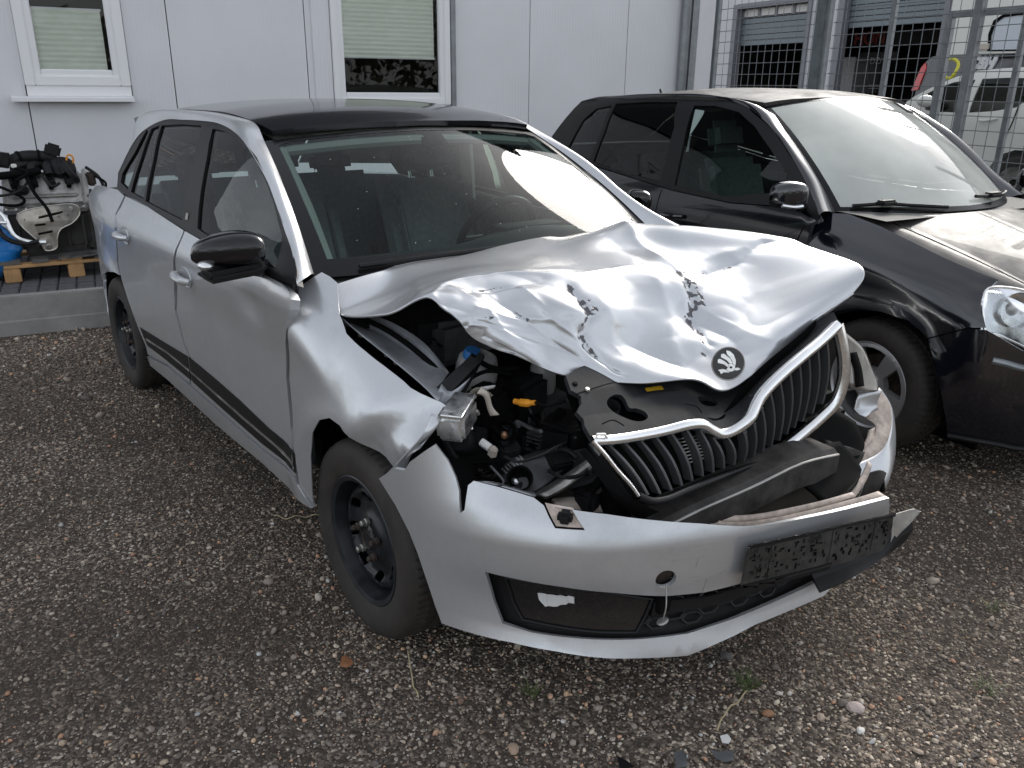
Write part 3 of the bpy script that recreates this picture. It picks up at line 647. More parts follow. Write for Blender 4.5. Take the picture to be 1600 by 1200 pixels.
# person glimpsed in the left door
# ---- vehicles in the yard
M['carwhite'] = pbr('white_car_paint', (.62, .62, .58), .3, 0, .8)
M['vandark'] = pbr('dark_van_paint', (.055, .057, .062), .35, 0, .6)
M['redlens'] = pbr('red_lamp', (.50, .01, .012), .2, 0, .8)
M['letters'] = pbr('pale_lettering', (.62, .63, .65), .4)
M['yellowring'] = pbr('yellow_plastic_ring', (.62, .58, .05), .45)
def hatch(name, label, y0, outline, glassP, mat, wheels, wid=1.65, glass2=None, seams=(), handle=None):
    """side view outline extruded with rounded flanks; y0 the near flank"""
    r = tag(empty(name, FO_, FA), label, 'car' if 'car' in name else 'van')
    def mp(a, b, o=0.0):
        zt = 1.75; k = clamp((b - 1.15) / .75)
        return (a, y0 + .30 * k * k - o, b)
    hs = [h for h in glassP]
    panel('body_side', outline, mp, mat, r, .12, hs, .03, 0)
    n = len(outline); P = outline
    v = [mp(a, b, -.012) for a, b in P] + [(a, 2 * (y0 + wid / 2) - mp(a, b)[1], b) for a, b in P]
    mk('body', v, [(i, (i + 1) % n, n + (i + 1) % n, n + i) for i in range(n)] + [tuple(range(n, 2 * n))], mat, r, True, None, 40)
    for h in glassP: panel('side_window', h, mp, 'gside', r, .15, (), 0, -.012)
    MB().box(((min(p[0] for p in P) + max(p[0] for p in P)) / 2, y0 + wid / 2, .9), (max(p[0] for p in P) - min(p[0] for p in P) - .3, wid - .3, .6)).out('interior', 'seat', r, False)
    for (wx, wz) in wheels:
        R = rot('X', 90); w = MB().lathe([(.06, .02), (.14, .03), (.19, .05), (.20, .0), (.20, -.16)], (wx, y0 + .02, wz), R, 28).out('wheel', 'dullmetal', r)
        MB().lathe([(.20, .02), (.24, .035), (.28, .03), (.305, .0), (.31, -.05), (.31, -.17), (.20, -.19)], (wx, y0 + .02, wz), R, 36).out('tyre', 'rubber', w)
    return r
wc = [(0.1876, 1.316), (0.3891, 1.468), (0.5894, 1.578), (0.8236, 1.684), (1.054, 1.75), (1.359, 1.773), (1.72, 1.787)]
x0 = wc[0][0]; zs = dict(enumerate(wc))
co_ = [(x0 - .95, .55), (x0 - 1.0, .85), (x0 - .9, 1.05), (x0 - .1, 1.28)] + wc + [(wc[-1][0] + .5, wc[-1][1] - .03), (wc[-1][0] + 1.0, wc[-1][1] - .15), (wc[-1][0] + 1.35, 1.3), (wc[-1][0] + 1.45, .9), (wc[-1][0] + 1.4, .5)]
WX = [(1.878, 0.8476)][0]
ar = [(WX[0] + .36 * math.cos(t), .57 + .37 * math.sin(t)) for t in [math.radians(a) for a in range(0, 181, 20)]]
fxw = x0 - .35
ar2 = [(fxw + .36 * math.cos(t), .57 + .37 * math.sin(t)) for t in [math.radians(a) for a in range(0, 181, 20)]]
outl = co_ + [(WX[0] + .36, .5)] + ar + [(WX[0] - .36, .48), (fxw + .36, .48)] + ar2 + [(fxw - .36, .5)]
g1 = [(0.4568, 1.448), (0.6374, 1.557), (0.8355, 1.628), (1.091, 1.655), (1.096, 1.409), (1.072, 1.298), (0.8215, 1.297), (0.601, 1.312)]
g2 = [(1.169, 1.662), (1.457, 1.674), (1.734, 1.667), (1.803, 1.552), (1.787, 1.436), (1.709, 1.369), (1.46, 1.323), (1.168, 1.3)]
wcar = hatch('white_car', 'small white hatchback parked behind the fence beside the workshop', 3.0, outl, [g1, g2], 'carwhite', [(WX[0], .57), (fxw, .57)])
hd = [(1.343, 1.224), (1.551, 1.252)]
MB().tube(cr([(hd[0][0], 2.985, hd[0][1]), ((hd[0][0] + hd[1][0]) / 2, 2.95, hd[0][1]), (hd[1][0], 2.985, hd[1][1])], 4), .014, 8).out('door_handle', 'carwhite', wcar)
seam = [(1.674, 1.68), (1.732, 1.487), (1.727, 1.225), (1.655, 1.021)]
MB().tube([(a, 2.99 + .3 * clamp((b - 1.15) / .75) ** 2, b) for a, b in cr(seam, 4)], .006, 6).out('door_seam', 'black', wcar)
mr_ = [(0.6674, 1.415)][0]
MB().ball((mr_[0], 2.9, mr_[1]), (.11, .09, .07)).out('mirror', 'carwhite', wcar)
# dark van with big letters, behind the white car
VD = 5.2
vn = [(-1.374, 1.454), (-1.329, 1.936), (-1.245, 2.005), (-0.9311, 2.022), (0.554, 2.006)]
dv = tag(empty('dark_van', FO_, FA), 'dark grey van with slanted pale letters and red tail lamp behind the white car', 'van')
xr = vn[4][0] + 3
voutl = [(vn[0][0] - .05, .5), (vn[0][0], vn[0][1])] + vn[1:4] + [(xr, vn[4][1]), (xr, .5)]
vp = lambda a, b, o=0.0: (a, VD + .10 * clamp((b - 1.2) / .8) ** 2 - o, b)
panel('body_side', voutl, vp, 'vandark', dv, .15, (), .03); nV = len(voutl)
v = [vp(a, b, -.012) for a, b in voutl] + [(a, VD + 1.8, b) for a, b in voutl]
mk('body', v, [(i, (i + 1) % nV, nV + (i + 1) % nV, nV + i) for i in range(nV)] + [tuple(range(nV, 2 * nV))], 'vandark', dv, True, None, 40)
tl = [(-1.434, 1.526), (-1.368, 1.857), (-1.325, 1.919), (-1.279, 1.856), (-1.325, 1.544)]
panel('tail_lamp', tl, vp, 'redlens', dv, .06, (), .04, .02)
lt = [(-0.3327, 1.835), (0.255, 1.827), (-0.3656, 1.983)]
hgt = lt[2][1] - lt[0][1]
text('lettering', 'CSH', hgt * 1.35, 'letters', dv, front([(-0.6051, 1.83)][0][0], VD - .0 + .06, lt[0][1]), .015, .35, .018)
gr_ = [(-0.4271, 2.001), (0.5576, 1.991)]
MB().box(((gr_[0][0] + gr_[1][0]) / 2, VD + .07, gr_[0][1] - .02), (gr_[1][0] - gr_[0][0], .03, .04)).out('roof_strip', 'black', dv)
for wx in (vn[0][0] + .8, xr - .8):
    w = MB().lathe([(.06, .02), (.19, .05), (.20, .0), (.20, -.16)], (wx, VD - .01, .58), rot('X', 90), 28).out('wheel', 'dullmetal', dv); MB().lathe([(.20, .02), (.28, .03), (.32, .0), (.33, -.05), (.33, -.17), (.20, -.19)], (wx, VD - .01, .58), rot('X', 90), 36).out('tyre', 'rubber', w)
yr = [(-0.6857, 1.827)][0]
ri = MB().tube([(yr[0] + .11 * math.cos(t), 5.0 + .02 * math.sin(3 * t), yr[1] + .13 * math.sin(t)) for t in [k * math.pi / 12 for k in range(24)]], .022, 8, closed=True).out('plastic_ring', 'yellowring'); ri.location = FO_; ri.rotation_euler = (0, 0, FA)
tag(ri, 'yellow plastic ring hanging on the side of the dark van', 'ring')
# white coach / box van with a big rubber framed window
WVD = 7.4
wv = [(-2.701, 2.776), (-0.8128, 2.741)]
wvn = tag(empty('white_van', FO_, FA), 'white box van with a large rubber framed window beside the workshop door', 'van')
wx0 = wv[0][0]; wz = wv[0][1] + .9
wg = [(-1.854, 2.167), (-1.881, 2.389), (-1.843, 2.569), (-1.729, 2.647), (-1.497, 2.661), (-0.5994, 2.64), (-0.4832, 2.151)]
wg2 = [(-1.895, 2.148), (-1.931, 2.411), (-1.885, 2.609), (-1.749, 2.686), (-1.506, 2.698), (-0.5531, 2.68), (-0.4181, 2.114)]
panel('body_side', [(wx0, .6), (wx0, wz - .2), (wx0 + .2, wz), (wx0 + 5, wz), (wx0 + 5, .6)], lambda a, b, o=0.0: (a, WVD - o, b), 'carwhite', wvn, .4, [wg], .03)
MB().box((wx0 + 2.55, WVD + 1.1, (wz + .6) / 2), (4.9, .9, wz - .7), None, .1).out('body', 'carwhite', wvn)
panel('window_seal', wg2, lambda a, b, o=0.0: (a, WVD - o, b), 'black', wvn, .2, [wg], .02, .012); panel('side_window', wg, lambda a, b, o=0.0: (a, WVD - o, b), pbr('pale_coach_window', (.45, .50, .56), .1, 0, .5), wvn, .3, (), 0, -.008)
hh = [(-2.161, 2.265), (-1.866, 2.273), (-2.142, 2.175)]
MB().box(((hh[0][0] + hh[1][0]) / 2, WVD - .02, (hh[0][1] + hh[2][1]) / 2), (hh[1][0] - hh[0][0], .05, hh[0][1] - hh[2][1])).out('handle_plate', 'beige', wvn)
for wx in (wx0 + .9, wx0 + 4):
    w = MB().lathe([(.06, .02), (.19, .05), (.20, .0), (.20, -.16)], (wx, WVD - .01, .6), rot('X', 90), 28).out('wheel', 'dullmetal', wvn); MB().lathe([(.20, .02), (.28, .03), (.34, .0), (.35, -.05), (.35, -.17), (.20, -.19)], (wx, WVD - .01, .6), rot('X', 90), 36).out('tyre', 'rubber', w)
# dark tree belt far beyond the yard's open side (seen as reflections)
def treebelt():
    rg = np.random.default_rng(5); v = []; f = []
    for k in range(15000):
        a = rg.uniform(math.radians(-150), math.radians(35)); d = rg.uniform(40, 52); top = 6 + 2.5 * math.sin(a * 9) + 1.5 * math.sin(a * 23)
        z = top * rg.random() ** .7; s = rg.uniform(.25, .5); p = np.array([d * math.cos(a), d * math.sin(a), z])
        q = [p + rg.normal(0, s * .6, 3) for _ in range(4)]; b = len(v); v += [tuple(x) for x in q]; f += [(b, b + 1, b + 2), (b, b + 2, b + 3)]
    M['foliage'] = pbr('foliage', (.075, .09, .04), .8, var=.4, scale=.6)
    tag(mk('tree_belt', v, f, 'foliage', None, False), 'dark green tree belt far across the yard', kind='stuff')
treebelt()

# ================================================================= WRECKED SILVER CAR (axes = world)
sc_ = tag(empty('wrecked_car', (0, 0, 0)), 'silver hatchback with black roof, crumpled bonnet and smashed open front end', 'car')
sc_inv = Matrix.Identity(4)
def fin(o):
    o.matrix_parent_inverse = sc_inv; return o
_mk0 = mk
def mirror(m): return lambda a, b, o=0.0: (lambda p: (p[0], -p[1], p[2]))(m(a, b, o))
sideL = mirror(side)
def cpanel(*a, **k): return fin(panel(*a, **k))
# door and window outlines on the side surface (x, z)
trim_o = [(-2.441, 1.051), (-2.491, 1.12), (-2.383, 1.235), (-2.262, 1.321), (-2.189, 1.359), (-2.023, 1.379), (-1.75, 1.391), (-1.506, 1.394), (-1.334, 1.391), (-1.154, 1.372), (-0.9936, 1.335), (-0.8844, 1.3), (-0.7716, 1.248), (-0.6549, 1.186), (-0.5422, 1.112), (-0.4256, 1.058), (-0.3255, 1.028), (-0.266, 0.998), (-0.3823, 0.9934), (-0.7261, 0.9958), (-1.188, 1.002), (-1.365, 1.009), (-1.863, 1.036), (-2.284, 1.046)]
g_q = [(-2.201, 1.332), (-2.271, 1.228), (-2.399, 1.122), (-2.387, 1.085), (-2.229, 1.069), (-2.194, 1.145), (-2.182, 1.25), (-2.163, 1.323)]
g_r1 = [(-2.133, 1.337), (-2.031, 1.355), (-1.957, 1.216), (-1.938, 1.057), (-2.165, 1.064), (-2.137, 1.215)]
g_r2 = [(-2.003, 1.356), (-1.748, 1.371), (-1.509, 1.375), (-1.462, 1.328), (-1.436, 1.224), (-1.41, 1.102), (-1.392, 1.036), (-1.654, 1.044), (-1.905, 1.052), (-1.938, 1.218)]
g_f = [(-1.367, 1.369), (-1.254, 1.368), (-1.105, 1.35), (-0.9583, 1.316), (-0.8521, 1.278), (-0.7371, 1.221), (-0.6452, 1.166), (-0.5982, 1.129), (-0.4432, 1.014), (-0.7478, 1.014), (-1.134, 1.023), (-1.208, 1.029), (-1.258, 1.152), (-1.301, 1.273)]
rdoor = [(-2.26, 1.035), (-1.86, 1.031), (-1.359, 1.002), (-1.359, 0.9882), (-1.357, 0.968), (-1.367, 0.9315), (-1.412, 0.845), (-1.465, 0.7498), (-1.485, 0.6669), (-1.419, 0.5436), (-1.333, 0.4744), (-1.384, 0.4193), (-1.416, 0.3738), (-1.715, 0.3726), (-2.058, 0.3295), (-2.054, 0.372), (-2.147, 0.4569), (-2.246, 0.5576), (-2.323, 0.6424), (-2.351, 0.718), (-2.309, 0.7956), (-2.239, 0.9017), (-2.284, 0.9533)]
fdoor = [(-1.343, 1.002), (-1.182, 0.9962), (-0.7201, 0.9907), (-0.3727, 0.9845), (-0.3122, 0.976), (-0.2843, 0.9566), (-0.2847, 0.9273), (-0.3153, 0.8865), (-0.3531, 0.8086), (-0.3767, 0.695), (-0.363, 0.5331), (-0.3365, 0.3822), (-0.6449, 0.3642), (-1.016, 0.3682), (-1.4, 0.3728), (-1.354, 0.4304), (-1.305, 0.4822), (-1.392, 0.5502), (-1.458, 0.6726), (-1.376, 0.8514), (-1.346, 0.9346), (-1.341, 0.9724)]
sill = [(-2.07, 0.3166), (-1.722, 0.3616), (-1.415, 0.3625), (-1.022, 0.3582), (-0.6489, 0.3554), (-0.3388, 0.3745), (-0.3308, 0.3567), (-0.2805, 0.2896), (-0.6836, 0.2943), (-1.149, 0.276), (-1.792, 0.283), (-2.066, 0.2718)]
fend = [(-0.3731, 0.9678), (-0.3592, 0.9894), (-0.3477, 1.008), (-0.3112, 1), (-0.2762, 0.9875), (-0.2261, 0.9476), (-0.1924, 0.9196), (-0.1238, 0.88), (-0.0281, 0.8532), (0.0522, 0.8287), (0.1266, 0.804), (0.1841, 0.7842), (0.2509, 0.7572), (0.2705, 0.7445), (0.2557, 0.7084), (0.2542, 0.6676), (0.1664, 0.5792), (0.123, 0.603), (0.081, 0.6182), (0.0356, 0.644), (-0.0033, 0.6664), (-0.0632, 0.6692), (-0.1253, 0.6437), (-0.1826, 0.5826), (-0.2258, 0.4915), (-0.2493, 0.3806), (-0.2645, 0.3061), (-0.3004, 0.333), (-0.3244, 0.3568), (-0.316, 0.4631), (-0.3365, 0.5428), (-0.3521, 0.702), (-0.3273, 0.8151), (-0.3257, 0.882), (-0.3308, 0.9179), (-0.3565, 0.955)]
quart = [(-2.451, 1.047), (-2.284, 1.035), (-2.304, 0.9509), (-2.265, 0.8983), (-2.336, 0.7914), (-2.377, 0.7137), (-2.35, 0.6562), (-2.433, 0.6581), (-2.588, 0.6338), (-3.437, 0.4132), (-3.146, 0.4254)] + [(-2.93, .30), (-3.30, .30), (-3.40, .40), (-3.42, .60), (-3.40, .85), (-3.30, .98), (-2.9, 1.02)]
sil = 'silver'
fdent = lambda p, a, b: (p[0], p[1] + .012 * math.exp(-((a + .62) / .10) ** 2 - ((b - .88) / .05) ** 2), p[2])
for mp, tg in ((side, 1), (sideL, 0)):
    cpanel('window_trim', trim_o, mp, 'trim', sc_, .05, [g_q, g_r1, g_r2, g_f], .02, .004)
    for g in (g_q, g_r1, g_r2, g_f): cpanel('side_window', g, mp, 'gside', sc_, .06, (), 0, -.004)
    rd = cpanel('rear_door', rdoor, mp, sil, sc_, .035, (), .03)
    fd = cpanel('front_door', fdoor, mp, sil, sc_, .035, (), .03, disp=fdent if tg else None)
    cpanel('sill', sill, mp, sil, sc_, .05, (), .02, .004)
    cpanel('quarter_panel', quart, mp, sil, sc_, .05, (), .02)
    dec = [(-2.092, 0.457), (-1.688, 0.4822), (-1.336, 0.5059), (-1.029, 0.4999), (-0.8043, 0.4911), (-0.5527, 0.4723), (-0.3145, 0.4701), (-0.332, 0.3974), (-0.6364, 0.3843), (-1.005, 0.3897), (-1.386, 0.3992), (-1.719, 0.3952), (-2.012, 0.3859)]
    lin = [(-2.007, 0.4243), (-1.67, 0.4464), (-1.346, 0.4466), (-0.7933, 0.4341), (-0.334, 0.4301), (-0.3373, 0.4199), (-0.7982, 0.4226), (-1.351, 0.4368), (-1.677, 0.4359), (-2.015, 0.4132)]
    cl = lambda P, x0, x1: [p for p in P]
    if tg:
        # decal halves follow each door
        xs_ = -1.552
        def cut(P, lo, hi):
            out = []
            for i in range(len(P)):
                a, b = P[i], P[(i + 1) % len(P)]
                if lo <= a[0] <= hi: out.append(a)
                for c in (lo, hi):
                    if (a[0] - c) * (b[0] - c) < 0:
                        t = (c - a[0]) / (b[0] - a[0]); out.append((c, a[1] + t * (b[1] - a[1])))
            return out
        sp = [(-1.366, 0.4546)][0][0]
        for lo, hi, d in ((-9, sp - .006, rd), (sp + .008, 9, fd)):
            fin(panel('black_stripe', cut(dec, lo, hi), side, 'trim', None, .05, (), .002, .0025)).parent = d
            o = fin(panel('silver_line', cut(lin, lo, hi), side, 'dullmetal', None, .05, (), .001, .004)); o.parent = d
        for o in list(rd.children) + list(fd.children): o.matrix_parent_inverse = Matrix.Identity(4)
def handle(px, par):
    (x0, z0), (x1, z1) = px
    c = ((x0 + x1) / 2, (z0 + z1) / 2)
    cupP = [(c[0] + .062 * math.cos(t), c[1] + .040 * math.sin(t)) for t in [k * math.pi / 10 for k in range(20)]]
    o = panel('handle_cup', cupP, lambda a, b, of=0.0: (lambda p: (p[0], p[1] + .010 * max(0, 1 - ((a - c[0]) / .062) ** 2 - ((b - c[1]) / .04) ** 2), p[2]))(side(a, b, of)), 'silver', par, .012, (), .004, .003)
    pts = [side(lerp(x0, x1, t), lerp(z0, z1, t), .012 + .022 * math.sin(math.pi * t) ** .5) for t in [k / 8 for k in range(9)]]
    MB().tube(pts, [.010, .014, .016, .0165, .0165, .0165, .016, .014, .010], 10).out('door_handle', 'silver', par)
doors = [o for o in sc_.children if o.name.startswith(('rear_door', 'front_door')) ]
handle([(-2.198, 0.8808), (-2.008, 0.8845)], doors[0]); handle([(-1.347, 0.8462), (-1.176, 0.8405)], doors[1])
badge_px = [(-1.34, 1.065), (-1.286, 1.051)]
# sill badge on the B pillar (small pale emblem)
cpanel('pillar_emblem', [(badge_px[0][0] - .012, badge_px[0][1] - .02), (badge_px[0][0] + .015, badge_px[0][1] - .02), (badge_px[0][0] + .015, badge_px[0][1] + .004), (badge_px[0][0] - .012, badge_px[0][1] + .004)], side, 'dullmetal', sc_, .02, (), .001, .007)
# fender, dented
from mathutils import noise as mn
def fdisp(p, a, b):
    k = sstep(-.02, .30, a)
    n = mn.noise(Vector((a * 7, b * 9, 3))) * .010 + abs(mn.noise(Vector((a * 13, b * 15, 9)))) * .010
    # folded lower front flap
    d = ((a - .08) * .62 + (.735 - b) * .8)
    f = sstep(.0, .10, d) * sstep(.0, .12, a)
    return (p[0] - .05 * k * k * 0, p[1] + k * n + f * .055, p[2])
cpanel('fender', fend, fender, sil, sc_, .022, (), .003, disp=fdisp)
cpanel('fender', [(-.47, .24), (-.33, .24)] + [(.36 * math.cos(t), .30 + .36 * math.sin(t)) for t in [math.radians(x) for x in range(170, 20, -15)]] + [(.40, .60), (.35, .72), (0, .86), (-.25, .95), (-.40, 1.0), (-.47, .95)], mirror(fender), sil, sc_, .05, (), .003)
# roof rails with A pillars
railo = [(-2.484, 1.115), (-2.38, 1.232), (-2.258, 1.318), (-2.017, 1.377), (-1.743, 1.388), (-1.5, 1.392), (-1.329, 1.389), (-1.151, 1.37), (-0.9914, 1.333), (-0.7702, 1.246), (-0.6536, 1.184), (-0.5412, 1.111), (-0.4227, 1.057), (-0.2683, 1.001)]
raili = [(-2.62, -.56, 1.17), (-2.62, -.565, 1.29), (-2.55, -.57, None), (-2.2, -.582, None), (-1.85, -.583, None), (-1.55, -.583, None), (-1.3, -.582, None), (-1.12, -.58, None)]
raili = [(x, y, z if z else roof_z(x, y) - .001) for x, y, z in raili] + [wind(-1.04, b, .004) for b in (1.0, .80, .66, .45, .24, .02)]
for sg in (1, -1):
    ro, ri = [], []
    for (x, z), q in zip(railo, raili):
        p = side(x, z, .006); ro.append(Vector((p[0], p[1] * sg, p[2]))); ri.append(Vector((q[0], q[1] * sg, q[2])))
    mids = []
    for i, (a, b) in enumerate(zip(ro, ri)):
        t = (ro[min(i + 1, len(ro) - 1)] - ro[max(i - 1, 0)]).normalized(); n = t.cross(b - a).normalized()
        if n.z < 0: n = -n
        L_ = (b - a).length; kb_ = (.0, .04, .10, .14)[i] if i < 4 else (.15 if i < 8 else .09); mids.append([a, a.lerp(b, .3) + n * L_ * kb_, a.lerp(b, .62) + n * L_ * kb_, b])
    rows = [[tuple(m[k]) for m in mids] for k in range(4)]
    fin(loft('roof_rail', rows, sil, sc_, 5, 4, False, 0, 60))
rf = [(x, -.578) for x in (-1.12, -1.6, -2.2, -2.8, -3.05)]
front_e = [(lambda p: (p[0], p[1]))(wind(a, 1.01)) for a in (-.985, -.6, -.2, .2, .6, .985)]
roofP = [(-2.98, -.46), (-2.92, -.54), (-2.8, -.569), (-2.2, -.580), (-1.6, -.581), (-1.15, -.579)] + front_e + [(-1.15, .579), (-1.6, .581), (-2.2, .580), (-2.8, .569), (-2.92, .54), (-2.98, .46)]
cpanel('roof', roofP, roof, 'gblack', sc_, .06, (), .02, .003)
cpanel('headliner', [(-2.9, -.5), (-1.02, -.53), (-1.02, .53), (-2.9, .5)], roof, 'headliner', sc_, .15, (), .01, -.045)
# windscreen: printed border and glass
wo_ = [(-1.05, .0), (-.5, 0), (0, 0), (.5, 0), (1.05, 0), (1.05, .5), (1.05, 1), (.5, 1), (0, 1), (-.5, 1), (-1.05, 1), (-1.05, .5)]
wi_ = [(-.965, .10), (0, .08), (.965, .10), (.975, .5), (.975, .94), (.90, .965), (0, .97), (-.90, .965), (-.975, .94), (-.975, .5)]
cpanel('windscreen_border', wo_, wind, 'frit', sc_, .09, [wi_], .003, .001)
cpanel('windscreen', wi_, wind, 'gwind', sc_, .1, (), 0, 0)
cpanel('cowl', [(-1.04, -.26), (1.04, -.26), (1.02, .04), (-1.02, .04)], wind, 'dplastic', sc_, .1, (), .003, -.012)
# rear end
rear = lambda a, b, o=0.0: (-3.40 - .07 * (1 - (a / .72) ** 2) - o + .06 * max(0, (b - .95) / .15) ** 2, a, b)
cpanel('tailgate', rect(-.68, .68, .55, .955), rear, sil, sc_, .15, (), .02); cpanel('rear_bumper', rect(-.705, .705, .26, .545), rear, sil, sc_, .15, (), .02, .02)
hat = lambda a, b, o=0.0: (lerp(-3.28, -2.93, b) - .06 * (1 - a * a) - o * .7, a * lerp(.48, .48, b), lerp(1.03, 1.335, b) + .03 * (1 - a * a) * b + o * .7)
cpanel('tailgate_frame', rect(-1, 1, 0, 1), hat, 'gblack', sc_, .15, [rect(-.88, .88, .1, .9)], .02); cpanel('rear_window', rect(-.88, .88, .1, .9), hat, 'gside', sc_, .3, (), 0, -.005)
for sg in (1, -1):
    A = [(x, y * sg, z) for x, y, z in [side(-2.46, 1.10), side(-2.36, 1.22), side(-2.27, 1.31)]]; B = [(-3.22, sg * -.49, 1.06), (-3.05, sg * -.485, 1.20), (-2.90, sg * -.50, 1.335)]
    fin(loft('rear_pillar', [A, [tuple(Vector(p).lerp(Vector(q), .5)) for p, q in zip(A, B)], B], sil, sc_, 4, 4))
# underbody, wheel housings, inner trims
fin(MB().box((-1.45, 0, .27), (3.7, 1.25, .12)).out('underbody', 'black', sc_, False))
fin(MB().box((-1.85, 0, .27), (2.0, 1.50, .10)).out('floor_pan', 'black', sc_, False)) if False else None
for sg in (-1, 1):
    for wx in (0, -2.602):
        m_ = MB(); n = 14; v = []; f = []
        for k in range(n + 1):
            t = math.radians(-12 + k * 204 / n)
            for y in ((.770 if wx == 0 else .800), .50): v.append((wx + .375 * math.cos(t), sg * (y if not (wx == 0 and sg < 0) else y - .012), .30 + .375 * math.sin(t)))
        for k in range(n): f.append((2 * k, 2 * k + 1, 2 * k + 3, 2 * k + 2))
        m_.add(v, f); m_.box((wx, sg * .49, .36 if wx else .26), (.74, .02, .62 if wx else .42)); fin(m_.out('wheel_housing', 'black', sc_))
    fin(MB().box((-1.45, sg * .77, .68), (2.1, .03, .62), None, .01).out('door_trim', 'seat', sc_)); fin(MB().box((-2.85, sg * .60, .68), (.8, .03, .5), None, .01).out('boot_trim', 'seat', sc_))
    fin(MB().tube(cr([(-1.62, sg * .70, .95), (-1.58, sg * .66, 1.15), (-1.52, sg * .60, 1.37)], 4), .035, 8).out('pillar_trim', 'headliner', sc_))
    fin(MB().tube(cr([wind(sg * .95, .1, -.03), wind(sg * .95, .5, -.03), wind(sg * .95, .96, -.03)], 4), .022, 8).out('pillar_trim', 'headliner', sc_))
# seats
def seat(y):
    s_ = MB(); R = rot('Y', -20)
    s_.box((-1.42, y, .83), (.13, .47, .62), R, .055); s_.box((-1.40, y - .2, .80), (.15, .09, .5), R, .04); s_.box((-1.40, y + .2, .80), (.15, .09, .5), R, .04)
    s_.box((-1.10, y, .50), (.52, .48, .16), rot('Y', -6), .06)
    o = fin(s_.out('seat', 'seat', sc_))
    h = MB().box((-1.575, y, 1.235), (.10, .27, .17), rot('Y', -16), .045).out('headrest', 'seat', o)
    p = MB(); 
    for d in (-.06, .06): p.tube([(-1.53, y + d, 1.08), (-1.57, y + d, 1.2)], .007, 8)
    p.out('headrest_post', 'chrome', o)
seat(-.37); seat(.37)
rb = MB().box((-2.42, 0, .80), (.16, 1.24, .56), rot('Y', -18), .06).box((-2.1, 0, .52), (.5, 1.24, .16), None, .06); rb = fin(rb.out('rear_seat', 'seat', sc_))
for y in (-.38, .38): MB().box((-2.54, y, 1.12), (.09, .25, .14), rot('Y', -16), .04).out('headrest', 'seat', rb)
# dashboard, wheel, mirror
dsh = loft('dashboard', [[(-.28, y, .96 - .0 * y) for y in (-.68, -.35, 0, .35, .68)], [(-.55, y, .985 + (.02 if y > .2 and y < .6 else 0)) for y in (-.70, -.35, 0, .35, .70)], [(-.78, y, .93 + (.05 if y == .35 else 0)) for y in (-.72, -.35, 0, .35, .72)], [(-.82, y, .78) for y in (-.72, -.35, 0, .35, .72)], [(-.70, y, .55) for y in (-.72, -.35, 0, .35, .72)]], 'dash', sc_, 4, 4); fin(dsh)
MB().box((-.72, .36, .975), (.16, .36, .07), None, .03).out('instrument_hood', 'dplastic', sc_).matrix_parent_inverse = sc_inv
Rw = rot('Y', -62); cw = Vector((-.93, .36, .93))
sw = MB().tube([Rw @ Vector((.185 * math.cos(t), .185 * math.sin(t), 0)) + cw for t in [k * math.pi / 18 for k in range(36)]], .016, 10, closed=True)
sw.ball(cw, (.06, .07, .035), Rw)
for t in (0, 180, 90): sw.tube([cw, Rw @ Vector((.18 * math.cos(math.radians(t + 90)), .18 * math.sin(math.radians(t + 90)), 0)) + cw], .014, 8)
fin(sw.out('steering_wheel', 'dplastic', sc_))
mp_ = Vector(wind(.03, .86, -.05)); rm = MB().box(mp_ + Vector((-.04, .0, -.03)), (.035, .22, .065), rot('Y', -15), .015).tube([mp_ + Vector((0, 0, .05)), mp_ + Vector((-.03, 0, -.02))], .018, 8); fin(rm.out('rear_view_mirror', 'dplastic', sc_))
fin(MB().box(Vector(wind(.03, .92, -.03)), (.09, .10, .04), rot('Y', 35), .012).out('sensor_box', 'dplastic', sc_))
fin(MB().tube(cr([wind(a, .955, -.035) for a in (-.93, -.5, 0, .5, .93)], 4), .020, 8).out('headliner_edge', 'headliner', sc_))
fin(MB().box((-.95, 0, .62), (.5, .22, .3), None, .04).out('console', 'dplastic', sc_))
fin(MB().tube(cr([(-1.60, -.66, 1.25), (-1.55, -.62, 1.0), (-1.5, -.60, .7)], 5), .018, 6).out('seat_belt', 'black', sc_))
# wiper arm across the screen foot
fin(MB().tube(cr([wind(-.85, .03, .014), wind(-.4, .05, .016), wind(.1, .055, .016)], 6), .008, 6).out('wiper', 'trim', sc_))
# door mirror
mirr = tag(MB().add([], []).out('door_mirror', 'gblack', sc_), None) if False else None
def mirror_shell(par, sg=1):
    secs = []
    # sections across (outboard to inboard): y, centre x, centre z, half depth, half height
    for (y, xc, zc, dx, dz) in ((-1.046, -.490, 1.066, .008, .010), (-1.034, -.484, 1.073, .034, .030), (-.995, -.472, 1.080, .062, .044), (-.94, -.458, 1.084, .076, .051), (-.895, -.450, 1.084, .076, .049), (-.870, -.447, 1.083, .064, .040), (-.862, -.447, 1.085, .03, .02)):
        secs.append([(xc + dx * (abs(math.cos(t)) ** .62) * (1.0 if math.cos(t) > 0 else -.55), sg * y, zc + dz * (abs(math.sin(t)) ** (.8 if math.sin(t) > 0 else .5)) * (1 if math.sin(t) > 0 else -.85)) for t in [(k + .5) * 2 * math.pi / 24 for k in range(24)]])
    o = loft('door_mirror', secs, 'gblack', par, 2, 3, True, 0, 50); fin(o)
    b = MB(); b.box((-.452, sg * -.945, 1.022), (.11, .175, .034), rot('X', sg * 4), .013); b.tube([(-.47, sg * -.87, 1.015), (-.56, sg * -.81, .995)], [.022, .03], 10); b.out('mirror_foot', 'trim', o)
    MB().ball((-.440, sg * -1.024, 1.048), (.030, .022, .014), None, 12).out('turn_signal', 'foil', o)
    return o
mirror_shell(sc_, 1)
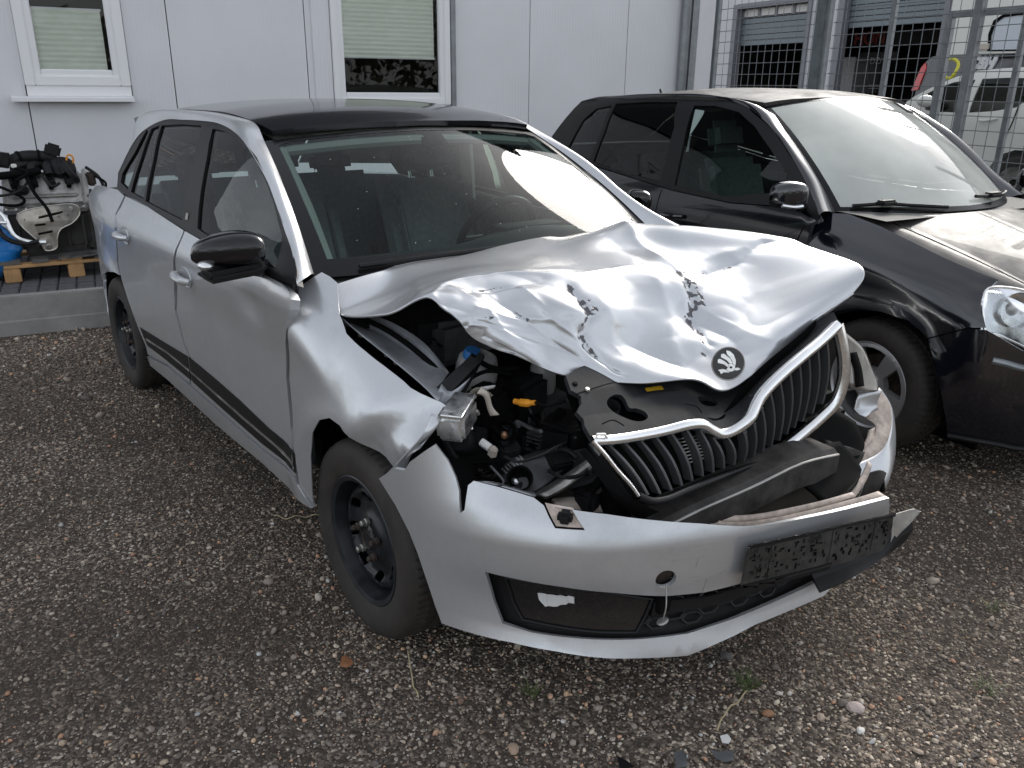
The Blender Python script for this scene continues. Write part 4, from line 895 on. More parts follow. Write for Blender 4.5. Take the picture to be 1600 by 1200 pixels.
ml_ = mirror_shell(sc_, -1); ml_.matrix_basis = Matrix.Translation((-.62, .87, 1.05)) @ Matrix.Rotation(math.radians(38), 4, 'Z') @ Matrix.Scale(.9, 4) @ Matrix.Translation((.45, -.87, -1.06))

# ---- wheels
def steel_wheel(parent, loc, sg):
    R = rot('X', 90) if sg < 0 else rot('X', -90)
    # disc: radius -> outward height
    pr_ = lambda r: curve1([0, .028, .034, .055, .085, .115, .135, .152, .168], [.000, .000, -.012, -.010, -.026, -.030, -.012, -.020, -.060], r)
    dm = lambda a, b, o=0.0: (a, b, pr_(math.hypot(a, b)) + o)
    circ = lambda r, n=40, cx=0, cy=0, k=1.0: [(cx + r * math.cos(2 * math.pi * i / n), cy + r * k * math.sin(2 * math.pi * i / n)) for i in range(n)]
    holes = []
    for k in range(8):
        t = 2 * math.pi * k / 8 + .2; c_, s_ = math.cos(t), math.sin(t)
        holes.append([(.124 * c_ + p * c_ - q * s_, .124 * s_ + p * s_ + q * c_) for p, q in circ(.017, 14, 0, 0, 1.35)])
    d = panel('wheel', circ(.165), dm, 'steelrim', None, .012, holes, .006)
    rim = MB().lathe([(.158, -.055), (.165, -.05), (.170, -.02), (.178, .012), (.192, .018), (.1965, .014), (.1965, .008), (.185, .002), (.176, -.03), (.172, -.08), (.172, -.16), (.19, -.17)], n=64).out('rim', 'steelrim', d)
    MB().lathe([(.0, -.09), (.06, -.09), (.14, -.11), (.14, -.14), (.0, -.14)], n=32).out('brake_disc', 'rust', d)
    MB().lathe([(.0, -.001), (.016, -.002), (.024, -.001), (.027, .003), (.0275, -.006)], n=24).out('hub_cap', 'rust', d)
    for k in range(5):
        t = 2 * math.pi * k / 5 + .3; b = MB().lathe([(.0, .012), (.006, .012), (.0085, .009), (.0085, -.002), (.012, -.004), (.012, -.014)], (.056 * math.cos(t), .056 * math.sin(t), .006), None, 12).out('wheel_bolt', 'dullmetal' if k % 2 else 'rust', d)
    prof = [(.190, .010), (.196, .016), (.205, .020), (.225, .026), (.245, .029), (.262, .028), (.275, .024), (.286, .016), (.293, .004), (.2965, -.008), (.2985, -.03), (.2992, -.055), (.2945, -.057), (.2945, -.063), (.2995, -.065), (.2997, -.095), (.2945, -.097), (.2945, -.104), (.2995, -.106), (.299, -.13), (.2965, -.15), (.29, -.162), (.27, -.178), (.23, -.184), (.19, -.172)]
    def tread(k, j, r, h):
        if 7 <= j <= 20 and r > .2935:
            ph = (k + (j - 7) * .5) % 4
            if ph < 1: r -= .006
        if j in (3, 4): r += 0
        return r, h
    MB().lathe(prof, n=288, fn=tread).out('tyre', 'rubber', d)
    d.parent = parent; d.matrix_parent_inverse = sc_inv if parent is sc_ else Matrix.Identity(4); d.location = loc; d.rotation_euler = R.to_euler(); return d
fw_ = steel_wheel(sc_, (0, -.795, .298), -1)
rw_ = copy_of(fw_, sc_, (-2.602, -.795, .298)); rw_.rotation_euler = (math.radians(90), 1.1, 0)
for x in (0, -2.602):
    w = copy_of(fw_, sc_, (x, .795, .298)); w.rotation_euler = (math.radians(-90), .4, 0)

# ---------------- crumpled bonnet: control points across (right edge .. left edge) from the windscreen to the nose
HG = [
 [(-0.302, -0.69, 0.9787), (-0.3149, -0.55, 0.9936), (-0.3424, -0.42, 1.004), (-0.3033, -0.2, 1.02), (-0.2804, 0.08, 1.045)] + [(-.36, .30, 1.0), (-.34, .45, 1.0), (-.31, .60, .995), (-.24, .72, .975)],
 [(-0.2056, -0.74, 0.9178), (-0.1901, -0.6, 0.9516), (-0.1613, -0.44, 1.007), (-0.1294, -0.25, 1.029), (-0.1423, 0.02, 1.039), (-0.1174, 0.3, 1.088), (-0.0072, 0.42, 1.088), (0.1265, 0.56, 1.082), (0.203, 0.69, 1.058)],
 [(0.0061, -0.71, 0.9556), (-0.0421, -0.58, 0.9911), (-0.0254, -0.44, 1.031), (0.0113, -0.26, 1.034), (-0.0031, -0.02, 1.034), (0.021, 0.24, 1.034), (0.1348, 0.36, 1.039), (0.2574, 0.5, 1.034), (0.3426, 0.71, 1.038)],
 [(0.0886, -0.63, 1.001), (0.0444, -0.53, 1.019), (0.0742, -0.4, 1.034), (0.1457, -0.25, 1.028), (0.1727, -0.05, 1.018), (0.2569, 0.16, 0.9948), (0.2975, 0.3, 0.9662), (0.3711, 0.46, 0.9589), (0.4689, 0.71, 1.024)],
 [(0.1933, -0.6, 0.9641), (0.1942, -0.54, 0.9857), (0.1887, -0.42, 0.9876), (0.291, -0.28, 0.9704), (0.3008, -0.08, 0.9423), (0.3373, 0.12, 0.9003), (0.4124, 0.26, 0.885), (0.4659, 0.43, 0.9044), (0.5618, 0.68, 0.9981)],
 [(0.2131, -0.56, 0.9104), (0.2525, -0.5, 0.9233), (0.2808, -0.4, 0.9129), (0.3371, -0.27, 0.8715), (0.3667, -0.1, 0.8387), (0.4274, 0.08, 0.8346), (0.502, 0.22, 0.8241), (0.5301, 0.4, 0.869), (0.5763, 0.62, 0.9439)],
 [(0.2684, -0.48, 0.8677), (0.3369, -0.4, 0.8243), (0.3696, -0.3, 0.7895), (0.4495, -0.18, 0.7763), (0.5151, -0.04, 0.7788), (0.5535, 0.05, 0.7349), (0.5622, 0.18, 0.7658), (0.5406, 0.38, 0.8148), (0.5395, 0.53, 0.8683)]]
def hood():
    rows = [cr(r, 24) for r in HG]
    cols = [cr(list(c), 26) for c in zip(*rows)]
    P = np.array(cols).transpose(1, 0, 2)          # [row, col, xyz]
    nr, nc = P.shape[:2]
    V_, U_ = np.meshgrid(np.linspace(0, 6, nr), np.linspace(0, 8, nc), indexing='ij')
    du = np.gradient(P, axis=1); dv = np.gradient(P, axis=0); Nn = np.cross(du, dv); Nn /= np.linalg.norm(Nn, axis=2, keepdims=True) + 1e-9
    Nn *= np.where(Nn[..., 2:3] < 0, -1, 1)
    if Nn[nr // 2, nc // 2, 2] < 0: Nn = -Nn
    def dist(poly):
        D = np.full((nr, nc), 9.0)
        for a, b in zip(poly[:-1], poly[1:]):
            ax, ay = a; bx, by = b; L2 = (bx - ax) ** 2 + (by - ay) ** 2
            t = np.clip(((U_ - ax) * (bx - ax) + (V_ - ay) * (by - ay)) / L2, 0, 1)
            D = np.minimum(D, np.hypot(U_ - ax - t * (bx - ax), V_ - ay - t * (by - ay)))
        return D
    wob = np.array([[mn.noise(Vector((U_[i, j] * 3, V_[i, j] * 3, 1))) for j in range(nc)] for i in range(nr)])
    n1 = np.array([[mn.noise(Vector((U_[i, j] * .9, V_[i, j] * .9, 5))) for j in range(nc)] for i in range(nr)])
    n2 = np.array([[abs(mn.noise(Vector((U_[i, j] * .75 + 3, V_[i, j] * .9, 8)))) for j in range(nc)] for i in range(nr)])
    n3 = np.array([[abs(mn.noise(Vector((U_[i, j] * 1.7 + 3, V_[i, j] * 1.9, 12)))) for j in range(nc)] for i in range(nr)])
    ms = np.clip((V_ - 2.2) / 1.5, 0, 1) * np.clip((6.2 - V_) / .8, .25, 1) * np.clip((7.6 - U_) / 2.2, .12, 1)
    h = ms * ((n2 - .2) * .020 + (n3 - .18) * .003) + n1 * .006
    creases = [  # (polyline, height, width) in grid units
      ([(5, .9), (5.02, 2), (5.1, 2.95)], .020, .14), ([(4.6, 1.2), (4.75, 2.2), (4.98, 3.0)], -.010, .20),
      ([(5.1, 2.95), (6.0, 2.75), (6.8, 2.3), (7.35, 1.6)], -.020, .12), ([(5.3, 2.6), (6.2, 2.3), (7.0, 1.9)], .010, .25),
      ([(5.1, 2.95), (5.22, 3.5), (5.05, 4.2), (5.2, 5.0)], -.018, .09), ([(4.6, 3.2), (4.7, 4.2), (4.5, 5.2)], .012, .25),
      ([(3.1, 3.5), (3.25, 4.2), (2.95, 4.8), (2.9, 5.6)], -.022, .10), ([(3.5, 3.4), (3.6, 4.4), (3.5, 5.4)], .012, .22),
      ([(.2, 3.1), (1.2, 3.0), (2.4, 2.9), (3.4, 3.1), (4.6, 2.8)], .012, .16), ([(1.2, 3.5), (2.2, 3.55), (2.8, 3.2)], -.010, .10), ([(.9, 3.2), (1.3, 4.0), (1.2, 5.0)], .008, .12),
      ([(1.0, 4.0), (1.8, 4.6), (2.5, 4.5)], .010, .12), ([(1.6, 3.7), (2.0, 4.6), (2.4, 5.4)], -.010, .10), ([(2.3, 3.6), (2.5, 4.4), (2.9, 4.9)], .012, .12), ([(.7, 4.4), (1.3, 4.9), (2.2, 5.3)], -.008, .10), ([(3.8, 4.8), (4.4, 5.5), (5.0, 5.2)], -.010, .16), ([(5.2, 3.8), (5.9, 4.3), (6.5, 5.2)], .006, .3), ([(0.0, 3.1), (.9, 2.2), (1.6, 1.2)], .010, .30)]
    for poly, a, w in creases:
        d = dist(poly) + .06 * wob; h = h + .68 * a * np.exp(-np.abs(d) / w)
    P = P + Nn * h[..., None]
    chip = np.zeros((nr, nc))
    for poly, w in (([(5.1, 2.95), (5.25, 3.3), (5.3, 3.7)], .17), ([(5.05, 2.9), (5.6, 2.85)], .06), ([(5.15, 3.7), (5.02, 4.2), (5.15, 4.75), (5.0, 5.2)], .07), ([(3.08, 3.5), (3.3, 4.1)], .09), ([(3.2, 4.1), (2.95, 4.8), (2.92, 5.3)], .07), ([(1.3, 3.45), (2.0, 3.5), (2.6, 3.3)], .02), ([(5.9, 2.75), (6.6, 2.45)], .03), ([(1.9, 4.3), (2.05, 4.6)], .03), ([(.9, 4.3), (1.2, 4.5)], .03)):
        d = dist(poly) + wob * .07; chip = np.maximum(chip, np.clip(1.28 - d / w * .40, 0, 1))
    v = P.reshape(-1, 3); f = [(i * nc + j, i * nc + j + 1, (i + 1) * nc + j + 1, (i + 1) * nc + j) for i in range(nr - 1) for j in range(nc - 1)]
    o = mk('bonnet', v, f, 'hood', sc_, True)
    at = o.data.attributes.new('chip', 'FLOAT', 'POINT'); at.data.foreach_set('value', (chip * .62).astype(np.float32).ravel())
    bm = bmesh.new(); bm.from_mesh(o.data); bmesh.ops.recalc_face_normals(bm, faces=bm.faces)
    if sum(f_.normal.z for f_ in bm.faces) < 0: bmesh.ops.reverse_faces(bm, faces=bm.faces)
    bm.to_mesh(o.data); bm.free(); solid(o, .006, -1)
    return o, P
hood_o, HP = hood()
# ---- round badge on the bonnet nose: black disc, chrome ring, winged arrow
def badge():
    c = Vector([(0.5456, 0.065, 0.811)][0]); ex = Vector([(0.5722, 0.105, 0.8047)][0]) - c; ey = Vector([(0.5459, 0.055, 0.8558)][0]) - c
    n = ex.cross(ey).normalized(); tocam = Vector((1.9, -1.74, 1.53)) - c
    if n.dot(tocam) < 0: n = -n
    n = (n * .2 + tocam.normalized() * .55 + Vector((1, 0, .25)) * .25).normalized()
    ex = (ex - n * ex.dot(n)).normalized(); ey = n.cross(ex)
    if ey.dot(Vector((0, 0, 1))) < 0: ey = -ey
    r = .044; fr = lambda x, y, h: tuple(c + n * (.008 + h) + ex * (x * r) + ey * (y * r))
    ci = [(math.cos(2 * math.pi * k / 40), math.sin(2 * math.pi * k / 40)) for k in range(40)]
    m = MB().prism(ci, .010, lambda x, y, h: fr(x, y, h - .012)); d = m.out('badge', 'gblack', sc_)
    MB().tube([fr(x * 1.03, y * 1.03, -.004) for x, y in ci], .0022, 6, closed=True).out('badge_ring', 'dullmetal', d)
    g = MB()
    def poly(P): g.prism(P, .005, lambda x, y, h: fr(x, y, h - .002))
    # wing quills, head and arrow
    poly([(-.30, .82), (-.05, .80), (.22, .62), (.40, .30), (.44, -.02), (.28, -.05), (.20, .20), (.02, .42), (-.20, .58)])
    poly([(-.58, .56), (-.40, .60), (.02, .36), (.22, .12), (.12, -.02), (-.18, .22), (-.56, .36)])
    poly([(-.74, .18), (-.62, .26), (-.30, .14), (.02, -.06), (.02, -.24), (-.30, -.06), (-.70, -.02)])
    poly([(-.04, -.02), (.30, .06), (.42, -.06), (.44, -.30), (.30, -.44), (.02, -.50), (-.10, -.38), (-.02, -.2)])
    poly([(.40, -.24), (.62, -.16), (.80, -.24), (.60, -.34), (.36, -.36)])
    poly([(-.62, -.46), (-.30, -.36), (.10, -.44), (.10, -.54), (-.24, -.56), (-.40, -.70), (-.48, -.56)])
    g.out('badge_emblem', 'chrome', d)
    MB().prism([(.17 + .07 * x, -.20 + .07 * y) for x, y in ci[::4]], .002, lambda x, y, h: fr(x, y, h + .0035)).out('badge_eye', 'black', d)
badge()
# ---- grille
topc = [(0.5767, -0.47, 0.727), (0.5807, -0.4, 0.7136), (0.5909, -0.32, 0.7069), (0.6039, -0.24, 0.7051), (0.6173, -0.17, 0.7082), (0.625, -0.12, 0.7003), (0.6328, -0.085, 0.6777), (0.6407, -0.05, 0.6604), (0.6509, -0.01, 0.6668), (0.6634, 0.03, 0.6911), (0.6544, 0.07, 0.7217), (0.6536, 0.11, 0.7574), (0.6511, 0.18, 0.7888), (0.6471, 0.27, 0.8192), (0.6393, 0.37, 0.8469), (0.6316, 0.46, 0.8784)]
rightc = [(0.6316, 0.46, 0.8784), (0.6457, 0.475, 0.8239), (0.6575, 0.485, 0.7649), (0.6629, 0.485, 0.7054), (0.66, 0.465, 0.6409), (0.6458, 0.42, 0.5968), (0.6325, 0.35, 0.5553), (0.6254, 0.27, 0.5257), (0.6208, 0.19, 0.5065)]
leftc = [(0.5767, -0.47, 0.727), (0.6053, -0.455, 0.6979), (0.6364, -0.44, 0.6631), (0.667, -0.425, 0.6333), (0.6871, -0.415, 0.6076)]
botc = [(0.6871, -0.415, 0.6076), (0.6842, -0.36, 0.5752), (0.6833, -0.3, 0.563), (0.6767, -0.22, 0.5591), (0.6678, -0.12, 0.5513), (0.6588, 0, 0.5411), (0.6538, 0.14, 0.533), (0.6208, 0.19, 0.5065)]
def strip(name, pts, w0, w1, dep, mat, par, dirv):
    """flat moulded strip: width along dirv, depth backwards"""
    P = [Vector(p) for p in cr(pts, 4)]; d = Vector(dirv).normalized(); rows = []
    for i, p in enumerate(P):
        t = (P[min(i + 1, len(P) - 1)] - P[max(i - 1, 0)]).normalized(); f = Vector((.8, -.35, .45)); f = (f - t * f.dot(t)).normalized(); s = t.cross(f).normalized(); w = lerp(w0, w1, i / (len(P) - 1)) / 2
        rows.append([tuple(p + s * w - f * dep), tuple(p + s * w), tuple(p + s * w * .8 + f * .004), tuple(p + f * .007), tuple(p - s * w * .8 + f * .004), tuple(p - s * w), tuple(p - s * w - f * dep)])
    return loft(name, rows, mat, par, 1, 1, False, 0, 50)
gr = strip('grille_frame', topc, .026, .030, .02, 'chrome', sc_, (0, 0, 1))
strip('grille_trim', rightc, .034, .030, .02, 'chrome', gr, (0, 0, 1)); strip('grille_trim', leftc, .012, .010, .03, 'chrome', gr, (0, 1, 0)); strip('grille_edge', botc, .02, .014, .03, 'trim', gr, (0, 0, 1))
def back(p, d, dz=0): return (p[0] - d, p[1], p[2] + dz)
tl_ = [Vector(p) for p in cr(topc, 6)]; bl_ = [Vector(p) for p in cr([(0.6868, -0.41, 0.6042), (0.6912, -0.31, 0.5749), (0.6746, -0.13, 0.5644), (0.6655, 0.12, 0.5549), (0.6369, 0.36, 0.5835), (0.6457, 0.45, 0.6273), (0.6415, 0.475, 0.6911)], 8)]
def along(P, t):
    L = [0]
    for a, b in zip(P[:-1], P[1:]): L.append(L[-1] + (b - a).length)
    s = t * L[-1]
    for i in range(len(P) - 1):
        if s <= L[i + 1] + 1e-9: return P[i].lerp(P[i + 1], (s - L[i]) / max(L[i + 1] - L[i], 1e-9))
    return P[-1]
NS = 19
for i in range(NS):
    t = (i + .7) / (NS + .2); a = along(tl_, .03 + .96 * t); b = along(bl_, .02 + .93 * t)
    q = []
    for k in range(7):
        s = k / 6; p = a.lerp(b, s); bow = .016 * math.sin(math.pi * min(1, s * 1.0)) ; q.append(p + Vector((bow - .022, 0, .004 * math.sin(math.pi * s) - .012 * (1 - s))))
    m = MB(); v = []; f = []; w = .0042
    for k, p in enumerate(q):
        v += [p + Vector((0, -w, 0)), p + Vector((.002, 0, 0)), p + Vector((0, w, 0)), p + Vector((-.028, w * .6, -.006)), p + Vector((-.028, -w * .6, -.006))]
    for k in range(6):
        for j in range(5): f.append((k * 5 + j, k * 5 + (j + 1) % 5, k * 5 + 5 + (j + 1) % 5, k * 5 + 5 + j))
    m.add(v, f).out('slat', 'slat' if 'slat' in M else M.setdefault('slat', pbr('slat_plastic', (.065, .066, .07), .35, bump=.1)), gr)
n_ = 12; v = []; f = []
for i in range(n_ + 1):
    a = along(tl_, i / n_); b = along(bl_, i / n_); v += [a + Vector((-.075, 0, 0)), b + Vector((-.075, 0, 0))]
for i in range(n_): f.append((2 * i, 2 * i + 1, 2 * i + 3, 2 * i + 2))
mk('grille_backing', v, f, 'black', gr, False)
# broken openings in the grille: radiator mesh strips
rm_ = MB()
for (u0, u1, s0, s1) in ((.27, .36, .35, .8), (.52, .66, .3, .7)):
    for k in range(8):
        s = lerp(s0, s1, k / 7); a = along(tl_, u0).lerp(along(bl_, u0), s); b = along(tl_, u1).lerp(along(bl_, u1), s); rm_.tube([a + Vector((-.05, 0, 0)), b + Vector((-.05, 0, 0))], .0022, 5)
tag(rm_.out('radiator_fins', 'dullmetal', gr), kind='stuff')
# side carrier left of the grille
fin(loft('grille_bracket', [[(0.5817, -0.47, 0.7187), (0.6263, -0.445, 0.6606), (0.6756, -0.42, 0.5992), (0.6901, -0.34, 0.5411)], [(0.4557, -0.4, 0.6365), (0.5314, -0.4, 0.5925), (0.585, -0.38, 0.5356), (0.6106, -0.32, 0.4773)]], 'dplastic', sc_, 4, 1))
# ---- slam panel cover (grey plastic)
def gridmap(R, nu=6):
    R2 = [cr(r, nu) for r in R]; n = len(R2) - 1; m = len(R2[0]) - 1
    def f(a, b, o=0.0):
        a = clamp(a, -.02, 1.02); b = clamp(b, -.02, 1.02)
        i = min(n - 1, max(0, int(b * n))); t = b * n - i; j = min(m - 1, max(0, int(a * m))); s = a * m - j
        p = (Vector(R2[i][j]) * (1 - s) + Vector(R2[i][j + 1]) * s) * (1 - t) + (Vector(R2[i + 1][j]) * (1 - s) + Vector(R2[i + 1][j + 1]) * s) * t
        return (p.x + o * .35, p.y - o * .1, p.z + o * .9)
    return f
cover = gridmap([
  [(0.3933, -0.4, 0.826), (0.3509, -0.28, 0.8223), (0.3405, -0.12, 0.7841), (0.4022, -0, 0.7772), (0.4619, 0.1, 0.758), (0.4967, 0.2, 0.7713), (0.5134, 0.31, 0.8006), (0.5278, 0.44, 0.8518), (0.5667, 0.53, 0.8905)],
  [(0.4508, -0.43, 0.8023), (0.4386, -0.29, 0.7857), (0.4131, -0.14, 0.7496), (0.4571, -0.03, 0.7389), (0.4972, 0.07, 0.7078), (0.5403, 0.13, 0.7115), (0.5342, 0.25, 0.7538), (0.5474, 0.39, 0.8127), (0.595, 0.5, 0.8854)],
  [(0.5096, -0.455, 0.7631), (0.5051, -0.34, 0.7463), (0.506, -0.21, 0.7285), (0.53, -0.11, 0.7203), (0.5824, -0.03, 0.6845), (0.6102, 0.045, 0.6832), (0.6165, 0.125, 0.7469), (0.613, 0.295, 0.8074), (0.6171, 0.472, 0.8829)],
  [(0.5767, -0.47, 0.727), (0.5865, -0.35, 0.7113), (0.6035, -0.235, 0.7073), (0.6214, -0.15, 0.7101), (0.6342, -0.07, 0.6707), (0.6491, 0, 0.6693), (0.6538, 0.085, 0.7368), (0.6473, 0.255, 0.8164), (0.6304, 0.458, 0.8804)]], 5)
def cuv(u, v):
    """parameters of the cover point that lies at a photo-measured place, found on the cover itself"""
    return u, v
eight = cr([(.118, .50), (.14, .45), (.168, .46), (.182, .53), (.19, .64), (.215, .66), (.232, .72), (.226, .80), (.20, .84), (.172, .82), (.148, .74), (.126, .64), (.114, .57)], 3, True)
slot = cr([(.445, .46), (.48, .42), (.515, .43), (.525, .49), (.50, .53), (.46, .53)], 3, True); slot2 = cr([(.475, .72), (.52, .69), (.555, .62), (.565, .635), (.54, .71), (.50, .76)], 3, True)
edgeP = [(0, 0), (.2, 0), (.5, 0), (.8, 0), (1, 0), (1, .5), (1, .985), (.8, .985), (.6, .985), (.5, .985), (.3, .985), (.1, .985), (0, .985), (.0, .80), (.015, .70), (-.005, .60), (.03, .50), (.035, .40), (.0, .28)]
cv = cpanel('lock_carrier_cover', edgeP, cover, 'plastic', sc_, .018, [eight, slot, slot2], .012, .002, disp=lambda p, a, b: (p[0], p[1], p[2] + .010 * math.exp(-((b - .52 + .25 * (a - .3)) / .07) ** 2) * sstep(.2, .28, a) * sstep(.47, .40, a)))
bw = gridmap([[back(cover(a, b), .02, -.035) for a in (0, .2, .4, .6, .8, 1)] for b in (0, .5, 1)], 4)
panel('cover_underside', rect(.02, .98, .02, .97), bw, 'black', cv, .1, (), 0)
cupc = Vector(cover(.135, .55)); MB().lathe([(.028, .0), (.028, -.04), (.0, -.042)], cupc + Vector((-.008, 0, -.006)), rot('Y', 20), 20).out('air_duct', 'plastic', cv)
for (a, b) in ((.03, .2), (.06, .33), (.455, .49)):
    MB().lathe([(.0, .004), (.006, .004), (.008, .0)], Vector(cover(a, b, .003)), rot('Y', 20), 12).out('cover_clip', 'dullmetal' if b == .33 else 'black', cv)
panel('warning_sticker', [(.262, .385), (.318, .355), (.325, .42), (.268, .455)], cover, 'yellow', cv, .02, (), .0005, .004)
mm_ = MB()
for k, (a, b) in enumerate(((.278, .49), (.292, .475), (.306, .46), (.286, .54), (.30, .525), (.312, .55), (.335, .50))):
    p = Vector(cover(a, b, .003)); mm_.box(p, (.006, .009, .0006), rot('Y', 20))
mm_.out('printed_symbols', 'white', cv)
for poly in ([(.02, .36), (.2, .26), (.35, .2)], [(.07, .80), (.11, .77), (.13, .86)], [(.40, .62), (.44, .60), (.46, .66)]):
    MB().tube([cover(a, b, .0015) for a, b in cr(poly, 6)], .0022, 5).out('cover_joint', 'black', cv)
# ---- front bumper skin
M['bumper'] = M['silver']
bo = [(0.1435, 0.5677), (0.2089, 0.6191), (0.246, 0.6254), (0.2633, 0.6527), (0.303, 0.6877), (0.3302, 0.7083), (0.3626, 0.6726), (0.3868, 0.6349), (0.4018, 0.6053), (0.414, 0.5529), (0.4251, 0.5628), (0.4222, 0.6191), (0.4343, 0.6299), (0.4931, 0.6213), (0.5942, 0.6051), (0.6208, 0.5929), (0.669, 0.5915), (0.7822, 0.582), (0.9077, 0.5644), (1.014, 0.5481), (1.165, 0.5196), (1.41, 0.493), (1.684, 0.4652), (1.702, 0.4108), (1.726, 0.302), (1.595, 0.2831), (1.511, 0.2618), (1.446, 0.2363), (1.303, 0.2352), (1.192, 0.2326), (1.082, 0.2165), (0.9918, 0.1984), (0.8842, 0.208), (0.7912, 0.2142), (0.6693, 0.2264), (0.5589, 0.2311), (0.457, 0.2287), (0.361, 0.224), (0.3368, 0.2686), (0.3088, 0.3405), (0.2854, 0.4023), (0.2574, 0.4536), (0.2053, 0.5161)]
bh = [(0.4829, 0.4114), (0.5534, 0.4083), (0.6783, 0.4012), (0.8023, 0.386), (0.934, 0.3621), (1.039, 0.3528), (1.162, 0.3555), (1.304, 0.3531), (1.479, 0.3417), (1.625, 0.3324), (1.688, 0.2899), (1.567, 0.2878), (1.458, 0.2813), (1.333, 0.2751), (1.198, 0.2676), (1.079, 0.259), (0.9974, 0.2496), (0.8713, 0.2523), (0.7142, 0.2599), (0.6044, 0.2626), (0.53, 0.2723), (0.5061, 0.3269)]
washer = [(0.6206, 0.594), (0.6937, 0.5891), (0.7269, 0.5505), (0.6544, 0.5508)]
cT = [(0.9272, 0.4145), (0.9541, 0.4103), (0.9304, 0.3887)]
rT = max(.018, abs(cT[1][0] - cT[0][0])); tow = [(cT[0][0] + rT * math.cos(2 * math.pi * k / 22), cT[0][1] + rT * .92 * math.sin(2 * math.pi * k / 22)) for k in range(22)]
bp_ = cpanel('front_bumper', bo, bump, 'bumper', sc_, .022, [bh, washer, tow], .012, 0, disp=lambda p, a, b: (p[0] + .004 * mn.noise(Vector((a * 4, b * 8, 2))), p[1], p[2]))
ins = lambda a, b, o=0.0: bump(a, b, o)
bi = [(0.4628, 0.4304), (0.7082, 0.426), (0.9304, 0.3887), (1.165, 0.3849), (1.5, 0.3617), (1.722, 0.3334), (1.742, 0.2775), (1.594, 0.2608), (1.457, 0.2598), (1.196, 0.2489), (0.9952, 0.2306), (0.8702, 0.2334), (0.7146, 0.2438), (0.5068, 0.2495)]
panel('lower_grille', bi, ins, 'trim', bp_, .03, (), .004, -.035)
fg = [(0.5337, 0.3983), (0.6478, 0.3957), (0.7718, 0.3831), (0.9053, 0.3489), (0.8877, 0.3011), (0.8652, 0.2634), (0.7765, 0.2684), (0.6821, 0.2772), (0.579, 0.2851), (0.5524, 0.327)]
panel('fog_lamp_housing', fg, ins, 'black', bp_, .03, (), .004, -.026)
fgl = panel('fog_lamp', fg, ins, pbr('smoked_lamp_cover', (.010, .010, .011), .18, 0, .6, rvar=.08, scale=12), bp_, .03, (), .003, -.014)
fl = [(0.6136, 0.3663), (0.6511, 0.3642), (0.7042, 0.3638), (0.7048, 0.3464), (0.6642, 0.3337), (0.6329, 0.3315), (0.62, 0.3442)]
panel('fog_reflector', fl, ins, pbr('bright_reflector', (.85, .87, .88), .25, .35, .3), fgl, .01, (), .001, -.010, disp=lambda p, a, b: (p[0] + .003 * math.sin(a * 260), p[1], p[2] + .002 * math.sin(b * 300)))
fr_ = fg + [fg[0]]
MB().tube([ins(a, b, -.010) for a, b in dens(fg, .03)], .0035, 6, closed=True).out('fog_lamp_rim', 'trim', bp_)
# honeycomb of the lower grille
hx = MB(); hc = [(0.9287, 0.3272), (1.166, 0.3257), (0.9383, 0.2661), (1.167, 0.2898)]
a0, a1 = hc[0][0] - .10, hc[1][0] + .45; bz0, bz1 = .205, .345
def hexa(ca, cb, ra, rb): return [(ca + ra * math.cos(math.pi / 3 * k), cb + rb * math.sin(math.pi / 3 * k)) for k in range(6)]
for i in range(16):
    for j in range(4):
        ca = a0 + i * .048; cb = bz0 + j * .034 + (.017 if i % 2 else 0)
        if cb < bz1:
            H = hexa(ca, cb, .029, .0155)
            if not all(inpoly(h_[0], h_[1], bh) for h_ in H): continue
            for k in range(6): hx.tube([ins(*H[k], -.022), ins(*H[(k + 1) % 6], -.022)], .0035, 4, False)
tag(hx.out('honeycomb', 'trim', bp_), kind='stuff')
sp_ = [(0.9112, 0.3387), (1.06, 0.3281), (1.196, 0.3363), (1.455, 0.3295), (1.471, 0.3055), (1.22, 0.3059), (1.061, 0.3013), (0.9044, 0.2992)]
panel('grille_bar', sp_, ins, 'trim', bp_, .03, (), .01, -.012)
lip2 = gridmap([[(0.8807, 0.05, 0.3361), (0.9083, 0.15, 0.3403), (0.9346, 0.26, 0.3573), (0.9721, 0.4, 0.3951)], [(0.9045, 0.05, 0.3069), (0.9313, 0.15, 0.3159), (0.949, 0.26, 0.3279), (0.9803, 0.4, 0.3703)], [(0.9333, 0.04, 0.2867), (0.9552, 0.13, 0.3021), (0.9635, 0.24, 0.3102), (0.9717, 0.38, 0.3323)]], 4)
panel('lower_spoiler', rect(0, 1, 0, 1), lip2, 'trim', bp_, .06, (), .008)
# washer nozzle hole, tow eye hole, cap on its cord
panel('washer_recess', washer, ins, 'primer', bp_, .012, (), .003, -.012)
nz = [(0.6756, 0.5741)][0]; MB().box(ins(*nz, -.004), (.035, .035, .030), rot('Z', -55), .008).out('washer_nozzle', 'dplastic', bp_)
panel('tow_hole_liner', [(cT[0][0] + (p[0] - cT[0][0]) * 1.3, cT[0][1] + (p[1] - cT[0][1]) * 1.3) for p in tow], ins, 'rust', bp_, .01, (), .002, -.03)
cap = Vector([(0.7598, -0.4, 0.3248)][0]) + Vector((.045, -.03, 0)); tp = Vector(ins(cT[0][0], cT[0][1] - .012, .004))
cpn = MB().lathe([(.0, .004), (.013, .003), (.0155, .0), (.013, -.003), (.0, -.004)], cap, rot('Z', 40) @ rot('Y', -25), 18); cpn.tube(cr([tp, (tp + cap) / 2 + Vector((.012, -.006, .0)), cap], 5), .0018, 5); cpn.out('tow_cap', 'dullmetal', bp_)
